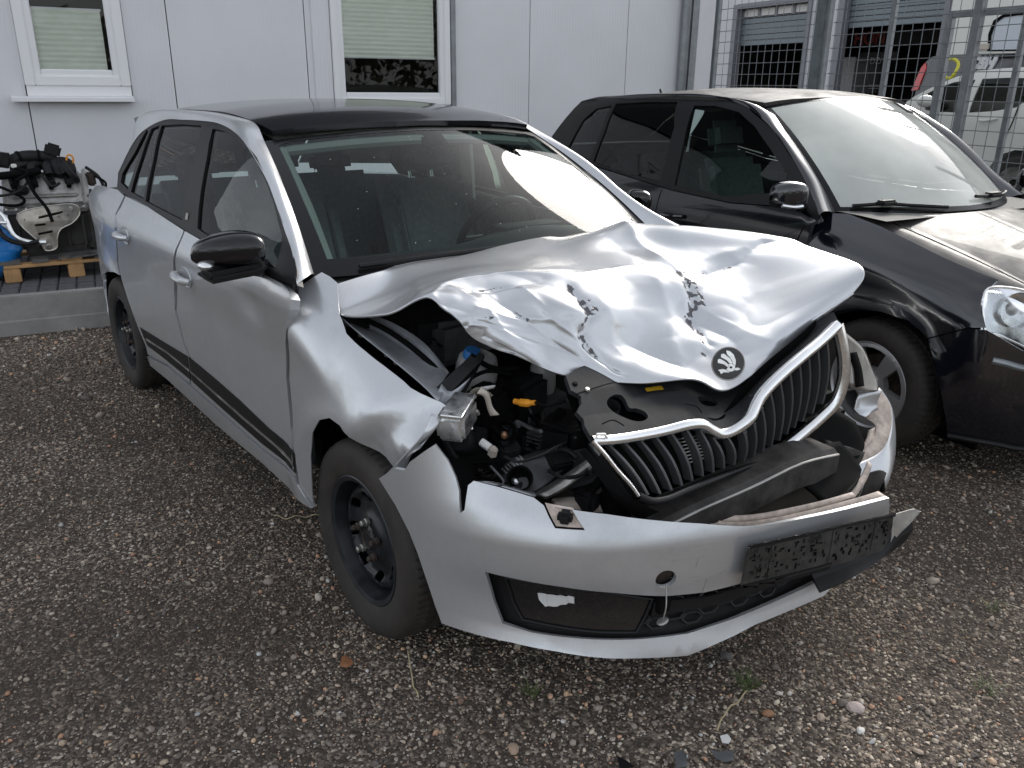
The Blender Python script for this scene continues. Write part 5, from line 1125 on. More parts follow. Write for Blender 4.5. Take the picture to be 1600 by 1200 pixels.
# scuffs of the old plate and scratches, thin proud paint film
sf = MB()
for k in range(16):
    a = rnd.uniform(.98, 1.20); b = rnd.uniform(.36, .50); l = rnd.uniform(.01, .05); th = rnd.choice((0, 0, 0, .9, 1.4)); 
    p0 = (a - l * math.cos(th), b - l * math.sin(th)); p1 = (a + l * math.cos(th), b + l * math.sin(th)); sf.tube([ins(*p0, .0003), ins(*p1, .0003)], .00035, 3, False)
tag(sf.out('scratches', 'dullmetal', bp_), kind='stuff')
# torn beige upper rim, centre
def ribbon(name, rows, mat, par, t=.006, nv=2): return loft(name, rows, mat, par, 5, nv, False, t, 30)
ribbon('torn_edge', [[(0.6751, -0.14, 0.4635), (0.697, -0.06, 0.441), (0.7319, 0.02, 0.436), (0.7735, 0.12, 0.4436), (0.8099, 0.2, 0.4536), (0.8415, 0.29, 0.4629)], [(0.6815, -0.14, 0.4451), (0.7094, -0.06, 0.427), (0.7443, 0.02, 0.4218), (0.7861, 0.12, 0.4272), (0.8218, 0.2, 0.4408), (0.8544, 0.29, 0.4562)]], 'primer', bp_, .010, 1)
ribbon('torn_edge', [[(0.6713, -0.15, 0.4555), (0.7165, -0.07, 0.4335), (0.7604, 0.01, 0.4343), (0.814, 0.15, 0.4435), (0.8549, 0.27, 0.4547), (0.8823, 0.36, 0.4623)], [(0.6903, -0.145, 0.4431), (0.7218, -0.06, 0.413), (0.7669, 0.02, 0.4084), (0.8276, 0.15, 0.4198), (0.8692, 0.27, 0.4267), (0.916, 0.36, 0.4543)]], 'primer', bp_, .004, 1)
ribbon('bumper_rim', [[(0.3403, -0.66, 0.5804), (0.3611, -0.6, 0.5598), (0.4212, -0.52, 0.5268)], [(0.3472, -0.6, 0.5652), (0.3515, -0.54, 0.5341), (0.4112, -0.49, 0.5208)]], 'silver', bp_, .003, 1)
fin(ribbon('beige_bracket', [[(0.4212, -0.46, 0.4947), (0.4473, -0.42, 0.5027), (0.4708, -0.36, 0.4881), (0.5058, -0.32, 0.4865)], [(0.4485, -0.47, 0.4964), (0.4724, -0.43, 0.4825), (0.4833, -0.37, 0.4601), (0.518, -0.33, 0.4603)]], 'beige', sc_, .012, 1))
# number plate holder hanging from the torn bumper
pm = gridmap([[(0.8761, -0.22, 0.4842), (0.9064, -0.08, 0.4758), (0.9431, 0.09, 0.471), (0.977, 0.28, 0.4531)], [(0.8688, -0.22, 0.3626), (0.9045, -0.08, 0.3597), (0.9483, 0.08, 0.3628), (0.9808, 0.26, 0.3595)]], 4)
ph = panel('plate_holder', [(.02, 0), (.98, 0), (1, .1), (.99, .9), (.96, 1), (.03, 1), (0, .9), (0, .1)], pm, 'dusty', bp_, .05, (), .006)
def rib(a, b, w, h, name='rib', mat='dusty'): return panel(name, rect(a - w, a + w, b - h, b + h), pm, mat, ph, .2, (), .006, .007)
for k in range(150):
    a = rnd.uniform(.04, .96); b = rnd.uniform(.12, .86); v_ = rnd.random() < .7
    rib(a, b, rnd.uniform(.002, .005) if v_ else rnd.uniform(.006, .016), rnd.uniform(.025, .055) if v_ else .014, 'rib', rnd.choice(('dusty', 'black', 'dplastic')))
for a in (.20, .60, .86): rib(a, .5, .006, .42, 'divider')
panel('clip_rail', rect(.0, 1.0, -.03, .05), pm, 'trim', ph, .1, (), .01, .008); panel('clip_rail', [(0, .93), (.62, .95), (.60, 1.05), (.02, 1.04)], pm, 'trim', ph, .1, (), .01, .008)
te = gridmap([[(0.9743, 0.275, 0.4536), (0.9989, 0.325, 0.4656), (1.015, 0.34, 0.4618)], [(0.9844, 0.265, 0.3753), (0.9922, 0.295, 0.3922), (1.01, 0.335, 0.4456)]], 4)
panel('torn_plate_end', [(0, 0), (.6, 0), (1, .1), (.9, .9), (.5, .85), (.35, .95), (.2, .8), (.05, 1)], te, 'alu', ph, .08, (), .002, .004)
# far left bumper corner, torn off at the middle
lc = [[(0.59, 0.7, 0.5406), (0.6188, 0.72, 0.5156), (0.6594, 0.72, 0.5019), (0.6782, 0.69, 0.4797), (0.6845, 0.64, 0.4568), (0.6815, 0.57, 0.4322), (0.6669, 0.49, 0.4158)],
      [(0.6085, 0.8, 0.5986), (0.6516, 0.81, 0.5505), (0.6768, 0.79, 0.4949), (0.7085, 0.72, 0.4601), (0.7156, 0.66, 0.4381), (0.7053, 0.58, 0.4251), (0.6823, 0.5, 0.419)],
      [(0.6085, 0.83, 0.5784), (0.6526, 0.84, 0.5139), (0.6973, 0.8, 0.4351), (0.7368, 0.72, 0.3977), (0.7586, 0.66, 0.3644), (0.7486, 0.6, 0.3692), (0.7304, 0.55, 0.3812)],
      [(0.6098, 0.84, 0.5118), (0.6618, 0.84, 0.4355), (0.7027, 0.8, 0.3788), (0.7373, 0.72, 0.3451), (0.7531, 0.66, 0.3211), (0.7484, 0.6, 0.3194), (0.7327, 0.55, 0.3148)]]
bc = ribbon('bumper_corner', lc[1:], 'silver', sc_, .004, 4); ribbon('torn_edge', [lc[0], lc[1]], 'primer', bc, .004, 2)
ribbon('torn_edge', [[(0.6638, 0.71, 0.4968), (0.6828, 0.67, 0.4685), (0.6812, 0.6, 0.4328), (0.6643, 0.49, 0.4038)], [(0.6636, 0.68, 0.4952), (0.6744, 0.64, 0.4644), (0.6729, 0.56, 0.4407), (0.6622, 0.46, 0.4248)]], 'primer', bc, .008, 1)
ribbon('mounting_tab', [[(0.6106, 0.68, 0.612), (0.6296, 0.71, 0.6199), (0.6529, 0.74, 0.6159)], [(0.6118, 0.66, 0.5546), (0.6271, 0.7, 0.5636), (0.6426, 0.74, 0.5727)], [(0.649, 0.67, 0.5376), (0.6471, 0.71, 0.543), (0.6512, 0.74, 0.5485)]], 'silver', bc, .004, 2)
ribbon('inner_flap', [[(0.7391, 0.57, 0.401), (0.7586, 0.6, 0.411), (0.77, 0.62, 0.403)], [(0.7334, 0.55, 0.3105), (0.7545, 0.58, 0.3259), (0.7656, 0.61, 0.3371)]], 'dusty', bc, .008, 1)
fin(MB().tube([(0.7533, 0.62, 0.401), (0.7712, 0.615, 0.3379)], .010, 8).out('rubber_strip', 'black', sc_))
# left headlamp, still in place behind the grille corner
hl = ribbon('headlamp', [[(0.593, 0.56, 0.8265), (0.6012, 0.64, 0.7728), (0.6028, 0.7, 0.7085)], [(0.603, 0.58, 0.7424), (0.6197, 0.67, 0.6866), (0.6292, 0.73, 0.6332)], [(0.6262, 0.58, 0.6536), (0.636, 0.66, 0.624), (0.6428, 0.72, 0.6128)]], 'dullmetal', sc_, .02, 4); fin(hl)
ribbon('lamp_slot', [[(0.6115, 0.575, 0.7623), (0.623, 0.6, 0.7059), (0.6362, 0.6, 0.6522)], [(0.6125, 0.61, 0.7602), (0.6267, 0.63, 0.7073), (0.6392, 0.64, 0.6488)]], 'black', hl, .012, 2); ribbon('lamp_slot', [[(0.6083, 0.64, 0.7429), (0.6197, 0.67, 0.6866), (0.6308, 0.69, 0.629)], [(0.6126, 0.66, 0.7381), (0.6246, 0.69, 0.6796), (0.6331, 0.71, 0.6254)]], 'black', hl, .012, 2)

# ---------------- opened engine bay
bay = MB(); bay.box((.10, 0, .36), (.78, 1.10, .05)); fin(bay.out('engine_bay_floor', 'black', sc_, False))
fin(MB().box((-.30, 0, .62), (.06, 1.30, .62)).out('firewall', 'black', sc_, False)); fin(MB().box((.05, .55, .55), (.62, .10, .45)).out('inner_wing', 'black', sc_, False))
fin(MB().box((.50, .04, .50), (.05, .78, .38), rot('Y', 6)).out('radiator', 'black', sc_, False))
# right inner wing: folded sheet metal channel with bolts
ch = fin(loft('inner_wing', [[(-0.2011, -0.735, 0.9067), (-0.109, -0.73, 0.8802), (0.0307, -0.71, 0.8383), (0.1589, -0.69, 0.7946), (0.2159, -0.68, 0.7635)], [(-0.2129, -0.715, 0.8742), (-0.1104, -0.7, 0.8673), (0.0105, -0.675, 0.8262), (0.1357, -0.66, 0.785), (0.1943, -0.65, 0.7715)], [(-0.2338, -0.69, 0.873), (-0.1383, -0.675, 0.8619), (-0.0051, -0.65, 0.8173), (0.1008, -0.63, 0.7831), (0.1422, -0.62, 0.7747)], [(-0.2614, -0.66, 0.8559), (-0.1533, -0.63, 0.8468), (-0.0196, -0.6, 0.8115), (0.0887, -0.585, 0.7852), (0.1033, -0.58, 0.7809)], [(-0.2578, -0.63, 0.8914), (-0.14, -0.6, 0.8797), (-0.0253, -0.57, 0.8444), (0.07, -0.56, 0.7919), (0.0814, -0.555, 0.7789)]], 'wing', sc_, 5, 2, False, .002, 25))
for p in [(-0.1533, -0.7, 0.8569), (-0.0226, -0.69, 0.8296), (0.029, -0.69, 0.8212), (-0.1897, -0.63, 0.8654), (-0.0775, -0.585, 0.8438)]: MB().lathe([(.0, .007), (.007, .007), (.009, .003), (.009, -.002)], p, rot('Y', 15), 8).out('bolt', 'dullmetal', ch)
MB().tube(cr([(-0.2418, -0.66, 0.8859), (-0.1422, -0.635, 0.8715), (-0.0446, -0.605, 0.8364), (0.0732, -0.575, 0.7807)], 5), .008, 8).out('weather_seal', 'black', ch)
fin(loft('inner_wing', [[(0.1735, -0.64, 0.7918), (0.1937, -0.69, 0.7375)], [(0.1884, -0.62, 0.7703), (0.2016, -0.66, 0.7149)], [(0.1913, -0.56, 0.7981), (0.1867, -0.63, 0.7212)]], 'wing', sc_, 4, 3, False, .003, 30))
fin(loft('wing_support', [[(0.272, -0.735, 0.7628), (0.2694, -0.765, 0.7072), (0.1924, -0.79, 0.6147), (0.1388, -0.8, 0.5598)], [(0.2875, -0.715, 0.7528), (0.2918, -0.745, 0.7203), (0.2293, -0.765, 0.6505), (0.2045, -0.775, 0.5968)]], 'silver', sc_, 5, 2, False, .004, 30))
def bx(name, px, d, mat, R=None, bev=.008, par=sc_): return MB().box(Vector(px[0]) if isinstance(px, list) else Vector(px), d, R, bev).out(name, mat, par)
def tb(name, px, r, mat, n=8, par=sc_): return MB().tube(cr(px, 5), r, n).out(name, mat, par)
# air intake slats seen under the bonnet
gl = bx('fuse_box', [(-0.295, -0.42, 0.815)], (.20, .22, .12), 'plastic', rot('Z', 10), .02)
for k in range(7): tb('vent_rib', [Vector(gl.data.vertices[0].co) * 0 + Vector(p) + Vector((.02 * k, .004 * k, -.012 * k)) for p in [(-0.2851, -0.46, 0.855), (-0.3424, -0.36, 0.7791)]], .004, 'plastic', 6, gl)
bx('air_filter_box', [(-0.281, -0.32, 0.7693)], (.22, .26, .16), 'bay', rot('Z', 5), .03)
bx('battery_cover', [(0.0114, -0.2, 0.5201)], (.18, .22, .20), 'bay', rot('Z', -5), .015)
bx('engine_cover', [(-0.1066, -0.05, 0.5613)], (.30, .36, .10), 'dplastic', rot('Z', 4), .03)
bx('bracket_block', [(0.0856, -0.3, 0.6528)], (.10, .16, .12), 'plastic', rot('Z', 20), .015)
bx('bracket_block', [(0.1812, -0.5, 0.6889)], (.10, .10, .14), 'black', rot('Z', 20), .02)
bx('coolant_hose_block', [(0.2229, -0.25, 0.5622)], (.12, .16, .12), 'dplastic', rot('Z', 30), .02)
wb = MB().lathe([(.0, .0), (.055, .0), (.062, .02), (.062, .12), (.055, .15), (.03, .165), (.0, .166)], Vector([(0.0713, -0.47, 0.7491)][0]) + Vector((-.04, .03, -.10)), rot('Y', 10), 24); wbo = wb.out('washer_bottle', 'bottle' if 'bottle' in M else M.setdefault('bottle', pbr('milky_bottle', (.42, .42, .41), .4)), sc_)
MB().lathe([(.0, .012), (.022, .012), (.026, .0), (.026, -.012)], Vector([(0.0721, -0.47, 0.8185)][0]), rot('Y', 15), 20).out('bottle_cap', 'blue', wbo)
MB().lathe([(.0, .0), (.035, .0), (.04, .02), (.04, .08), (.03, .10)], Vector([(0.0937, -0.2, 0.6914)][0]) + Vector((-.03, 0, -.05)), None, 20).out('reservoir', 'bottle', sc_)
# struts that lean across the gap
for a, w, dd in (([(0.1728, -0.64, 0.77), (0.1699, -0.53, 0.8406)], .038, .03), ([(0.1792, -0.6, 0.7449), (0.1437, -0.49, 0.8408)], .022, .02), ([(0.1568, -0.61, 0.7328), (0.1663, -0.57, 0.7821)], .030, .02)):
    A_, B_ = Vector(a[0]), Vector(a[1]); t = (B_ - A_).normalized(); s = t.cross(Vector((.6, -.5, .6))).normalized(); n = s.cross(t); m = MB()
    m.add([A_ + s * w / 2, A_ - s * w / 2, A_ - s * w / 2 - n * dd, A_ + s * w / 2 - n * dd, B_ + s * w / 2.2, B_ - s * w / 2.6, B_ - s * w / 2.6 - n * dd, B_ + s * w / 2.2 - n * dd], [(0, 1, 2, 3), (7, 6, 5, 4), (0, 4, 5, 1), (1, 5, 6, 2), (2, 6, 7, 3), (3, 7, 4, 0)]).out('cross_strut', 'dplastic', sc_, False)
# crushed headlamp unit: shiny can, torn beige bits, connectors
can = MB().box([(0.2738, -0.66, 0.7315)][0], (.075, .125, .075), rot('Z', 38) @ rot('X', 8), .012); can.box(Vector([(0.2879, -0.665, 0.7722)][0]), (.06, .125, .012), rot('Z', 38) @ rot('X', 8), .003); can.tube(cr([(0.1944, -0.655, 0.7295), (0.2082, -0.655, 0.6831), (0.2371, -0.64, 0.6819), (0.256, -0.6, 0.6856)], 4), .008, 8); can = can.out('lamp_ballast', 'foil', sc_)
MB().box(Vector([(0.2484, -0.635, 0.7206)][0]) + Vector((.030, -.028, 0)), (.012, .055, .024), rot('Z', 38), .004).out('ballast_window', 'dplastic', can)
for k in range(4): MB().box(Vector([(0.2254, -0.645, 0.7496)][0]) + Vector((.012 * k + .006, .010 * k, .012)), (.006, .006, .004), rot('Z', 38)).out('ballast_slot', 'black', can)
MB().tube([(0.2476, -0.6, 0.7192), (0.2642, -0.585, 0.7282)], .008, 10).out('ballast_plug', 'foil', can)
fin(loft('torn_bracket', [[(0.209, -0.6, 0.7213), (0.2196, -0.58, 0.7709), (0.2411, -0.56, 0.7837), (0.2651, -0.54, 0.765)], [(0.2064, -0.59, 0.7144), (0.2199, -0.57, 0.7506), (0.227, -0.55, 0.7556), (0.2422, -0.54, 0.7435)]], 'bracket' if 'bracket' in M else M.setdefault('bracket', pbr('olive_bracket', (.16, .15, .11), .6)), sc_, 5, 1, False, .004, 30))
fin(loft('broken_shard', [[(0.2489, -0.58, 0.7743), (0.2525, -0.56, 0.762), (0.2559, -0.55, 0.7246), (0.2606, -0.545, 0.7066)], [(0.2411, -0.56, 0.7873), (0.2617, -0.55, 0.7698), (0.2652, -0.54, 0.7325), (0.2802, -0.53, 0.7131)]], 'beige', sc_, 4, 2, False, .003, 30))
fin(loft('broken_shard', [[(0.2177, -0.56, 0.7732), (0.2387, -0.55, 0.7845), (0.2628, -0.53, 0.7908)], [(0.2235, -0.56, 0.764), (0.2445, -0.55, 0.7754), (0.2572, -0.53, 0.782)]], 'bottle', sc_, 4, 1, False, .003, 30))
tb('connector', [(0.2683, -0.58, 0.6443), (0.2948, -0.57, 0.6328)], .011, 'white'); bx('connector', [(0.3063, -0.57, 0.6259)], (.022, .02, .03), 'beige', rot('Y', 20), .004); bx('connector', [(0.2374, -0.6, 0.6255)], (.012, .012, .01), M.setdefault('cyanplug', pbr('blue_plug', (.02, .30, .40), .4)), None, .002)
mo = MB().lathe([(.0, .05), (.03, .05), (.036, .04), (.036, -.03), (.025, -.04)], Vector([(0.2086, -0.58, 0.6231)][0]), rot('X', 60) @ rot('Y', 20), 20); mo.box(Vector([(0.2337, -0.57, 0.6482)][0]), (.05, .04, .04), rot('Z', 30), .006); mo.out('lamp_motor', 'dplastic', sc_)
so_ = MB().lathe([(.034, .0), (.036, -.02), (.02, -.05), (.0, -.055)], Vector([(0.2638, -0.5, 0.6482)][0]), rot('Z', -40) @ rot('Y', 70), 24); so_ = so_.out('bulb_socket', 'dplastic', sc_); MB().ball(Vector([(0.2638, -0.5, 0.6407)][0]), (.010, .010, .012)).out('bulb', M.setdefault('amber', pbr('amber_bulb', (.30, .16, .09), .15, .4)), so_)
# yellow dipstick handle
dp = MB().tube(cr([(0.2688, -0.47, 0.734), (0.2903, -0.465, 0.7359), (0.3167, -0.46, 0.7412), (0.3372, -0.455, 0.7482)], 4), [.008] * 4 + [.011] * 5 + [.007] * 4, 8); dp = dp.out('dipstick_handle', 'orange', sc_); MB().tube(cr([(0.3372, -0.455, 0.7482), (0.3718, -0.44, 0.7466), (0.3965, -0.4, 0.7595)], 5), .004, 6).out('dipstick', 'black', dp)
# hoses and cables
for P, r, mt in (([(0.133, -0.42, 0.7331), (0.1412, -0.38, 0.7074), (0.1618, -0.36, 0.6498), (0.1797, -0.38, 0.5805)], .020, 'black'), ([(0.1537, -0.48, 0.7519), (0.1718, -0.46, 0.6958), (0.184, -0.48, 0.6466)], .014, 'dplastic'), ([(0.1989, -0.66, 0.6406), (0.2137, -0.63, 0.5817), (0.2323, -0.58, 0.5843), (0.2708, -0.5, 0.5379)], .008, 'black'), ([(0.2005, -0.67, 0.6842), (0.2141, -0.64, 0.6128), (0.2301, -0.6, 0.5413)], .010, 'dplastic'), ([(0.1964, -0.64, 0.5397), (0.2457, -0.6, 0.576), (0.2792, -0.55, 0.5841)], .006, 'black'), ([(0.209, -0.36, 0.5453), (0.2222, -0.3, 0.595), (0.2303, -0.26, 0.6483)], .012, 'black'), ([(0.033, -0.2, 0.657), (0.0962, -0.24, 0.6007), (0.1949, -0.3, 0.5447)], .016, 'dplastic'), ([(0.2383, -0.52, 0.6652), (0.2469, -0.46, 0.5859), (0.2909, -0.38, 0.5509)], .007, 'black'), ([(0.164, -0.42, 0.6646), (0.1818, -0.34, 0.6316), (0.2529, -0.3, 0.5451)], .006, 'black'), ([(0.203, -0.62, 0.4976), (0.2469, -0.58, 0.5421), (0.2997, -0.5, 0.5299)], .006, 'dplastic'), ([(0.1453, -0.56, 0.7665), (0.1538, -0.48, 0.7895), (0.1662, -0.4, 0.7673)], .006, 'black'), ([(0.1057, -0.5, 0.8272), (0.1428, -0.45, 0.7899), (0.1696, -0.38, 0.7833)], .008, 'black'),
                 ([(0.4628, -0.4, 0.5087), (0.4792, -0.37, 0.5253), (0.5038, -0.35, 0.5762)], .012, 'black'), ([(0.4237, -0.4, 0.5211), (0.4551, -0.36, 0.5372), (0.4704, -0.34, 0.5507)], .014, 'dplastic')):
    tb('hose' if r > .009 else 'cable', P, r, mt)
rr_ = random.Random(4)
for k in range(22):
    y = -.62 + .42 * rr_.random(); u0 = 700 + rr_.random() * 190
    p = Vector((rr_.uniform(.05, .42), y, rr_.uniform(.46, .66))); P = [p]
    for j in range(3): p = p + Vector((rr_.uniform(-.07, .07), rr_.uniform(-.05, .09), rr_.uniform(-.05, .04))); P.append(p)
    tb('cable', [tuple(q) for q in P], rr_.uniform(.003, .007), rr_.choice(('bay', 'dplastic', 'plastic')), 6)
for k in range(12):
    p = Vector((rr_.uniform(.0, .40), rr_.uniform(-.60, -.12), rr_.uniform(.44, .60))); bx('clip_block', tuple(p), (rr_.uniform(.03, .07), rr_.uniform(.03, .08), rr_.uniform(.03, .07)), rr_.choice(('bay', 'dplastic', 'plastic')), rot('Z', rr_.uniform(0, 90)) @ rot('X', rr_.uniform(-30, 30)), .006)
cd = MB()
for k in range(6): cd.box(Vector([(0.2077, -0.34, 0.5557)][0]) + Vector((0, .0, -.03 + .012 * k)), (.05, .035, .004), rot('Z', 15))
tag(cd.out('cooling_fins', 'bay', sc_, False), kind='stuff')
# broken headlamp housing lying on the bumper
hs = fin(loft('headlamp_housing', [[(0.2769, -0.52, 0.5364), (0.285, -0.5, 0.5569), (0.3074, -0.44, 0.5737), (0.3329, -0.37, 0.5872), (0.3795, -0.345, 0.5802)], [(0.3104, -0.53, 0.5296), (0.32, -0.505, 0.5528), (0.3339, -0.45, 0.5654), (0.3459, -0.385, 0.5671), (0.3653, -0.35, 0.553)], [(0.3388, -0.53, 0.522), (0.3545, -0.51, 0.5357), (0.3739, -0.46, 0.5476), (0.3697, -0.4, 0.5476), (0.3664, -0.36, 0.5446)], [(0.3801, -0.53, 0.5277), (0.3966, -0.5, 0.5253), (0.4021, -0.45, 0.5427), (0.3804, -0.375, 0.5543), (0.3852, -0.345, 0.5708)]], 'bay', sc_, 5, 3, False, .006, 30))
MB().tube(cr([(0.2836, -0.525, 0.5366), (0.2927, -0.495, 0.5661), (0.3225, -0.43, 0.5862), (0.3481, -0.36, 0.592), (0.3848, -0.34, 0.5731)], 5), .009, 8).out('housing_rim', 'dplastic', hs)
MB().lathe([(.0, -.03), (.02, -.028), (.032, -.01), (.036, .004), (.030, .006)], Vector([(0.3649, -0.525, 0.5575)][0]), rot('Z', -40) @ rot('Y', 50), 24).out('lamp_bowl', 'black', hs); MB().ball(Vector([(0.3523, -0.53, 0.5464)][0]), (.014, .010, .010)).out('lamp_reflector', 'foil', hs)
fin(loft('metal_brace', [[(0.4168, -0.51, 0.5293), (0.4301, -0.43, 0.5611), (0.501, -0.39, 0.6378)], [(0.4532, -0.51, 0.5334), (0.4685, -0.43, 0.5578), (0.5255, -0.39, 0.629)]], 'dullmetal', sc_, 5, 1, False, .012, 30))
rf_ = fin(loft('ribbed_lens', [[(0.2929, -0.53, 0.5609), (0.3042, -0.515, 0.5838), (0.3195, -0.49, 0.5977)], [(0.3279, -0.535, 0.5571), (0.3325, -0.515, 0.5719), (0.3418, -0.49, 0.5873)]], 'lens', sc_, 6, 3, False, .002, 10))
for k in range(7):
    t = k / 6; A_ = Vector([(0.2929, -0.53, 0.5609)][0]).lerp(Vector([(0.3195, -0.49, 0.5977)][0]), t); B_ = Vector([(0.3279, -0.535, 0.5571)][0]).lerp(Vector([(0.3418, -0.49, 0.5873)][0]), t); MB().tube([A_, B_], .0026, 6).out('lens_rib', 'foil', rf_)
for P in ([(0.2751, -0.61, 0.5956), (0.2843, -0.6, 0.5813), (0.2913, -0.58, 0.5633), (0.2722, -0.6, 0.5427)], [(0.2687, -0.61, 0.5556), (0.3064, -0.57, 0.5776), (0.3138, -0.55, 0.5596), (0.3007, -0.57, 0.5414), (0.2733, -0.605, 0.5408)], [(0.2913, -0.58, 0.5858), (0.3071, -0.56, 0.5937), (0.308, -0.55, 0.5725), (0.2949, -0.57, 0.5694)]):
    c_ = sum((Vector(p) for p in P), Vector()) / len(P); m = MB(); n = len(P); v = [Vector(p) for p in P] + [Vector(p) + Vector((-.003, .002, -.004)) for p in P]
    m.add(v, [tuple(range(n)), tuple(reversed(range(n, 2 * n)))] + [(i, (i + 1) % n, n + (i + 1) % n, n + i) for i in range(n)]).out('lens_shard', 'lens', sc_, False)
for q in [(0.4606, -0.37, 0.5023), (0.4856, -0.355, 0.5234)]: MB().lathe([(.0, .008), (.010, .008), (.012, .004), (.012, -.004), (.016, -.006), (.016, -.010)], q, rot('Z', -40) @ rot('Y', 70), 14).out('rusty_bolt', 'rust', sc_)
bx('mount_block', [(0.4628, -0.36, 0.4944)], (.06, .10, .06), 'dplastic', rot('Z', 20), .01)
# crash beam behind the torn bumper
bt = [(0.6093, -0.3, 0.4813), (0.6361, -0.18, 0.5111), (0.66, 0, 0.5319), (0.6808, 0.2, 0.5567), (0.6758, 0.4, 0.5282)]
bm2 = MB()
secs = []
for p in cr(bt, 4):
    p = Vector(p); secs.append([tuple(p + Vector(q)) for q in ((-.05, 0, .0), (.035, 0, -.005), (.055, 0, -.022), (.05, 0, -.10), (-.05, 0, -.10))])
fin(loft('crash_beam', secs, 'dusty', sc_, 1, 1, True, 0, 30))
secs2 = [[tuple(Vector(p) + Vector((.050 + .004 * math.cos(t), 0, -.020 + .004 * math.sin(t)))) for t in [k * math.pi / 3 for k in range(6)]] for p in cr(bt, 4)]
fin(loft('beam_edge_highlight', secs2, 'dullmetal', sc_, 1, 1, True, 0, 60))  # pale strip modelled as the bright highlight along the beam's edge
fin(loft('air_guide', [[(0.6203, 0.22, 0.498), (0.6477, 0.36, 0.5118), (0.6646, 0.5, 0.5021)], [(0.7883, 0.26, 0.4091), (0.7616, 0.4, 0.417), (0.7405, 0.52, 0.427)], [(0.7593, 0.18, 0.4018), (0.7913, 0.24, 0.4065), (0.8061, 0.34, 0.4327)]], 'black', sc_, 5, 4, False, .01, 30))
fin(loft('air_guide', [[(0.6046, 0.42, 0.5769), (0.5992, 0.55, 0.5764), (0.6209, 0.66, 0.5127)], [(0.6224, 0.36, 0.5026), (0.637, 0.48, 0.4757), (0.6857, 0.62, 0.467)], [(0.7046, 0.38, 0.4534), (0.6996, 0.46, 0.4392), (0.7033, 0.56, 0.4432)]], 'black', sc_, 5, 4, False, .01, 30))
fin(loft('foam_block', [[(0.634, 0.46, 0.5061), (0.6825, 0.55, 0.4735), (0.6891, 0.6, 0.4514)], [(0.6773, 0.46, 0.4416), (0.6791, 0.52, 0.4031), (0.6981, 0.57, 0.4118)], [(0.6845, 0.44, 0.4064), (0.7063, 0.48, 0.3879), (0.7033, 0.52, 0.3903)]], 'dusty', sc_, 4, 3, False, .03, 30))
fin(loft('side_guide', [[(0.7746, 0.4, 0.4011), (0.7643, 0.48, 0.4264), (0.7472, 0.54, 0.4566)], [(0.7922, 0.4, 0.3829), (0.7754, 0.49, 0.4127), (0.7619, 0.54, 0.4448)]], 'primer', sc_, 4, 1, False, .006, 30))
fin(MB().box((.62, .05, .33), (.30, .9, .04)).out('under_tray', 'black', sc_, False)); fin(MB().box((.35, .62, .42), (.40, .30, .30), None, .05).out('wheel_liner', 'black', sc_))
# grille top clip
fin(MB().tube([(0.5842, -0.465, 0.7368), (0.5859, -0.465, 0.7458), (0.5867, -0.44, 0.7397), (0.5838, -0.43, 0.7276)], .004, 6).out('grille_clip', 'white', sc_))

# crumbs of glass and plastic on the windscreen and bonnet
cm_ = MB(); rc = random.Random(21)
for k in range(46):
    a, b = rc.uniform(-.85, .8), rc.uniform(.12, .92); s_ = rc.uniform(.0006, .0017); cm_.box(wind(a, b, .002), (s_ * 2, s_, s_), rot('Z', rc.uniform(0, 180)))
tag(cm_.out('debris_crumbs', 'white', sc_, False), kind='stuff')

# ================================================================= BLACK HATCHBACK (own axes)
bc_ = tag(empty('black_car', (.26, 2.39, 0), math.radians(-8.8)), 'black hatchback with dusty windscreen and alloy wheels parked beside the wrecked car', 'car')
nv_ = 'navy'
psL = mirror(pside)
pq = [(-2.543, 1.323), (-2.441, 1.399), (-2.285, 1.422), (-2.264, 1.268), (-2.287, 1.091), (-2.616, 1.145)]
pr2 = [(-2.25, 1.434), (-1.965, 1.451), (-1.681, 1.457), (-1.581, 1.325), (-1.551, 1.164), (-1.542, 1.032), (-1.894, 1.047), (-2.245, 1.083), (-2.229, 1.27)]
pf = [(-1.513, 1.44), (-1.345, 1.443), (-1.137, 1.417), (-0.9733, 1.351), (-0.8249, 1.258), (-0.6691, 1.15), (-0.6468, 1.067), (-0.9687, 1.012), (-1.406, 1.022), (-1.449, 1.24)]
pbody = [(-2.953, 1.187), (-2.269, 1.061), (-1.53, 1.002), (-1.395, 0.9919), (-0.9478, 0.9793), (-0.4818, 1.011), (-0.3823, 0.97)] + [(-.40, .95), (-.42, .60), (-.40, .32), (-.40, .20), (-2.05, .20), (-2.08, .34), (-2.14, .50), (-2.26, .62), (-2.46, .665), (-2.66, .61), (-2.80, .50), (-2.86, .30), (-3.0, .30), (-3.08, .45), (-3.10, .7), (-3.05, .95)]
pframe = [(-2.961, 1.195), (-2.79, 1.356), (-2.715, 1.441), (-2.538, 1.472), (-2.206, 1.488), (-1.861, 1.493), (-1.505, 1.491), (-1.125, 1.449), (-0.8474, 1.341), (-0.655, 1.207), (-0.5102, 1.089), (-0.3759, 0.999), (-0.3845, 0.9753), (-0.4861, 1.016), (-0.9505, 0.9853), (-1.398, 0.9984), (-1.533, 1.009), (-2.273, 1.069)]
for mp, tg in ((pside, 1), (psL, 0)):
    panel('window_frame', pframe, mp, 'trim', bc_, .05, [pq, pr2, pf], .02, .002)
    for g in (pq, pr2): panel('side_window', g, mp, 'gdark', bc_, .08, (), 0, -.006)
    panel('side_window', pf, mp, 'gside', bc_, .08, (), 0, -.006)
    panel('body_side', pbody, mp, nv_, bc_, .05, (), .02)
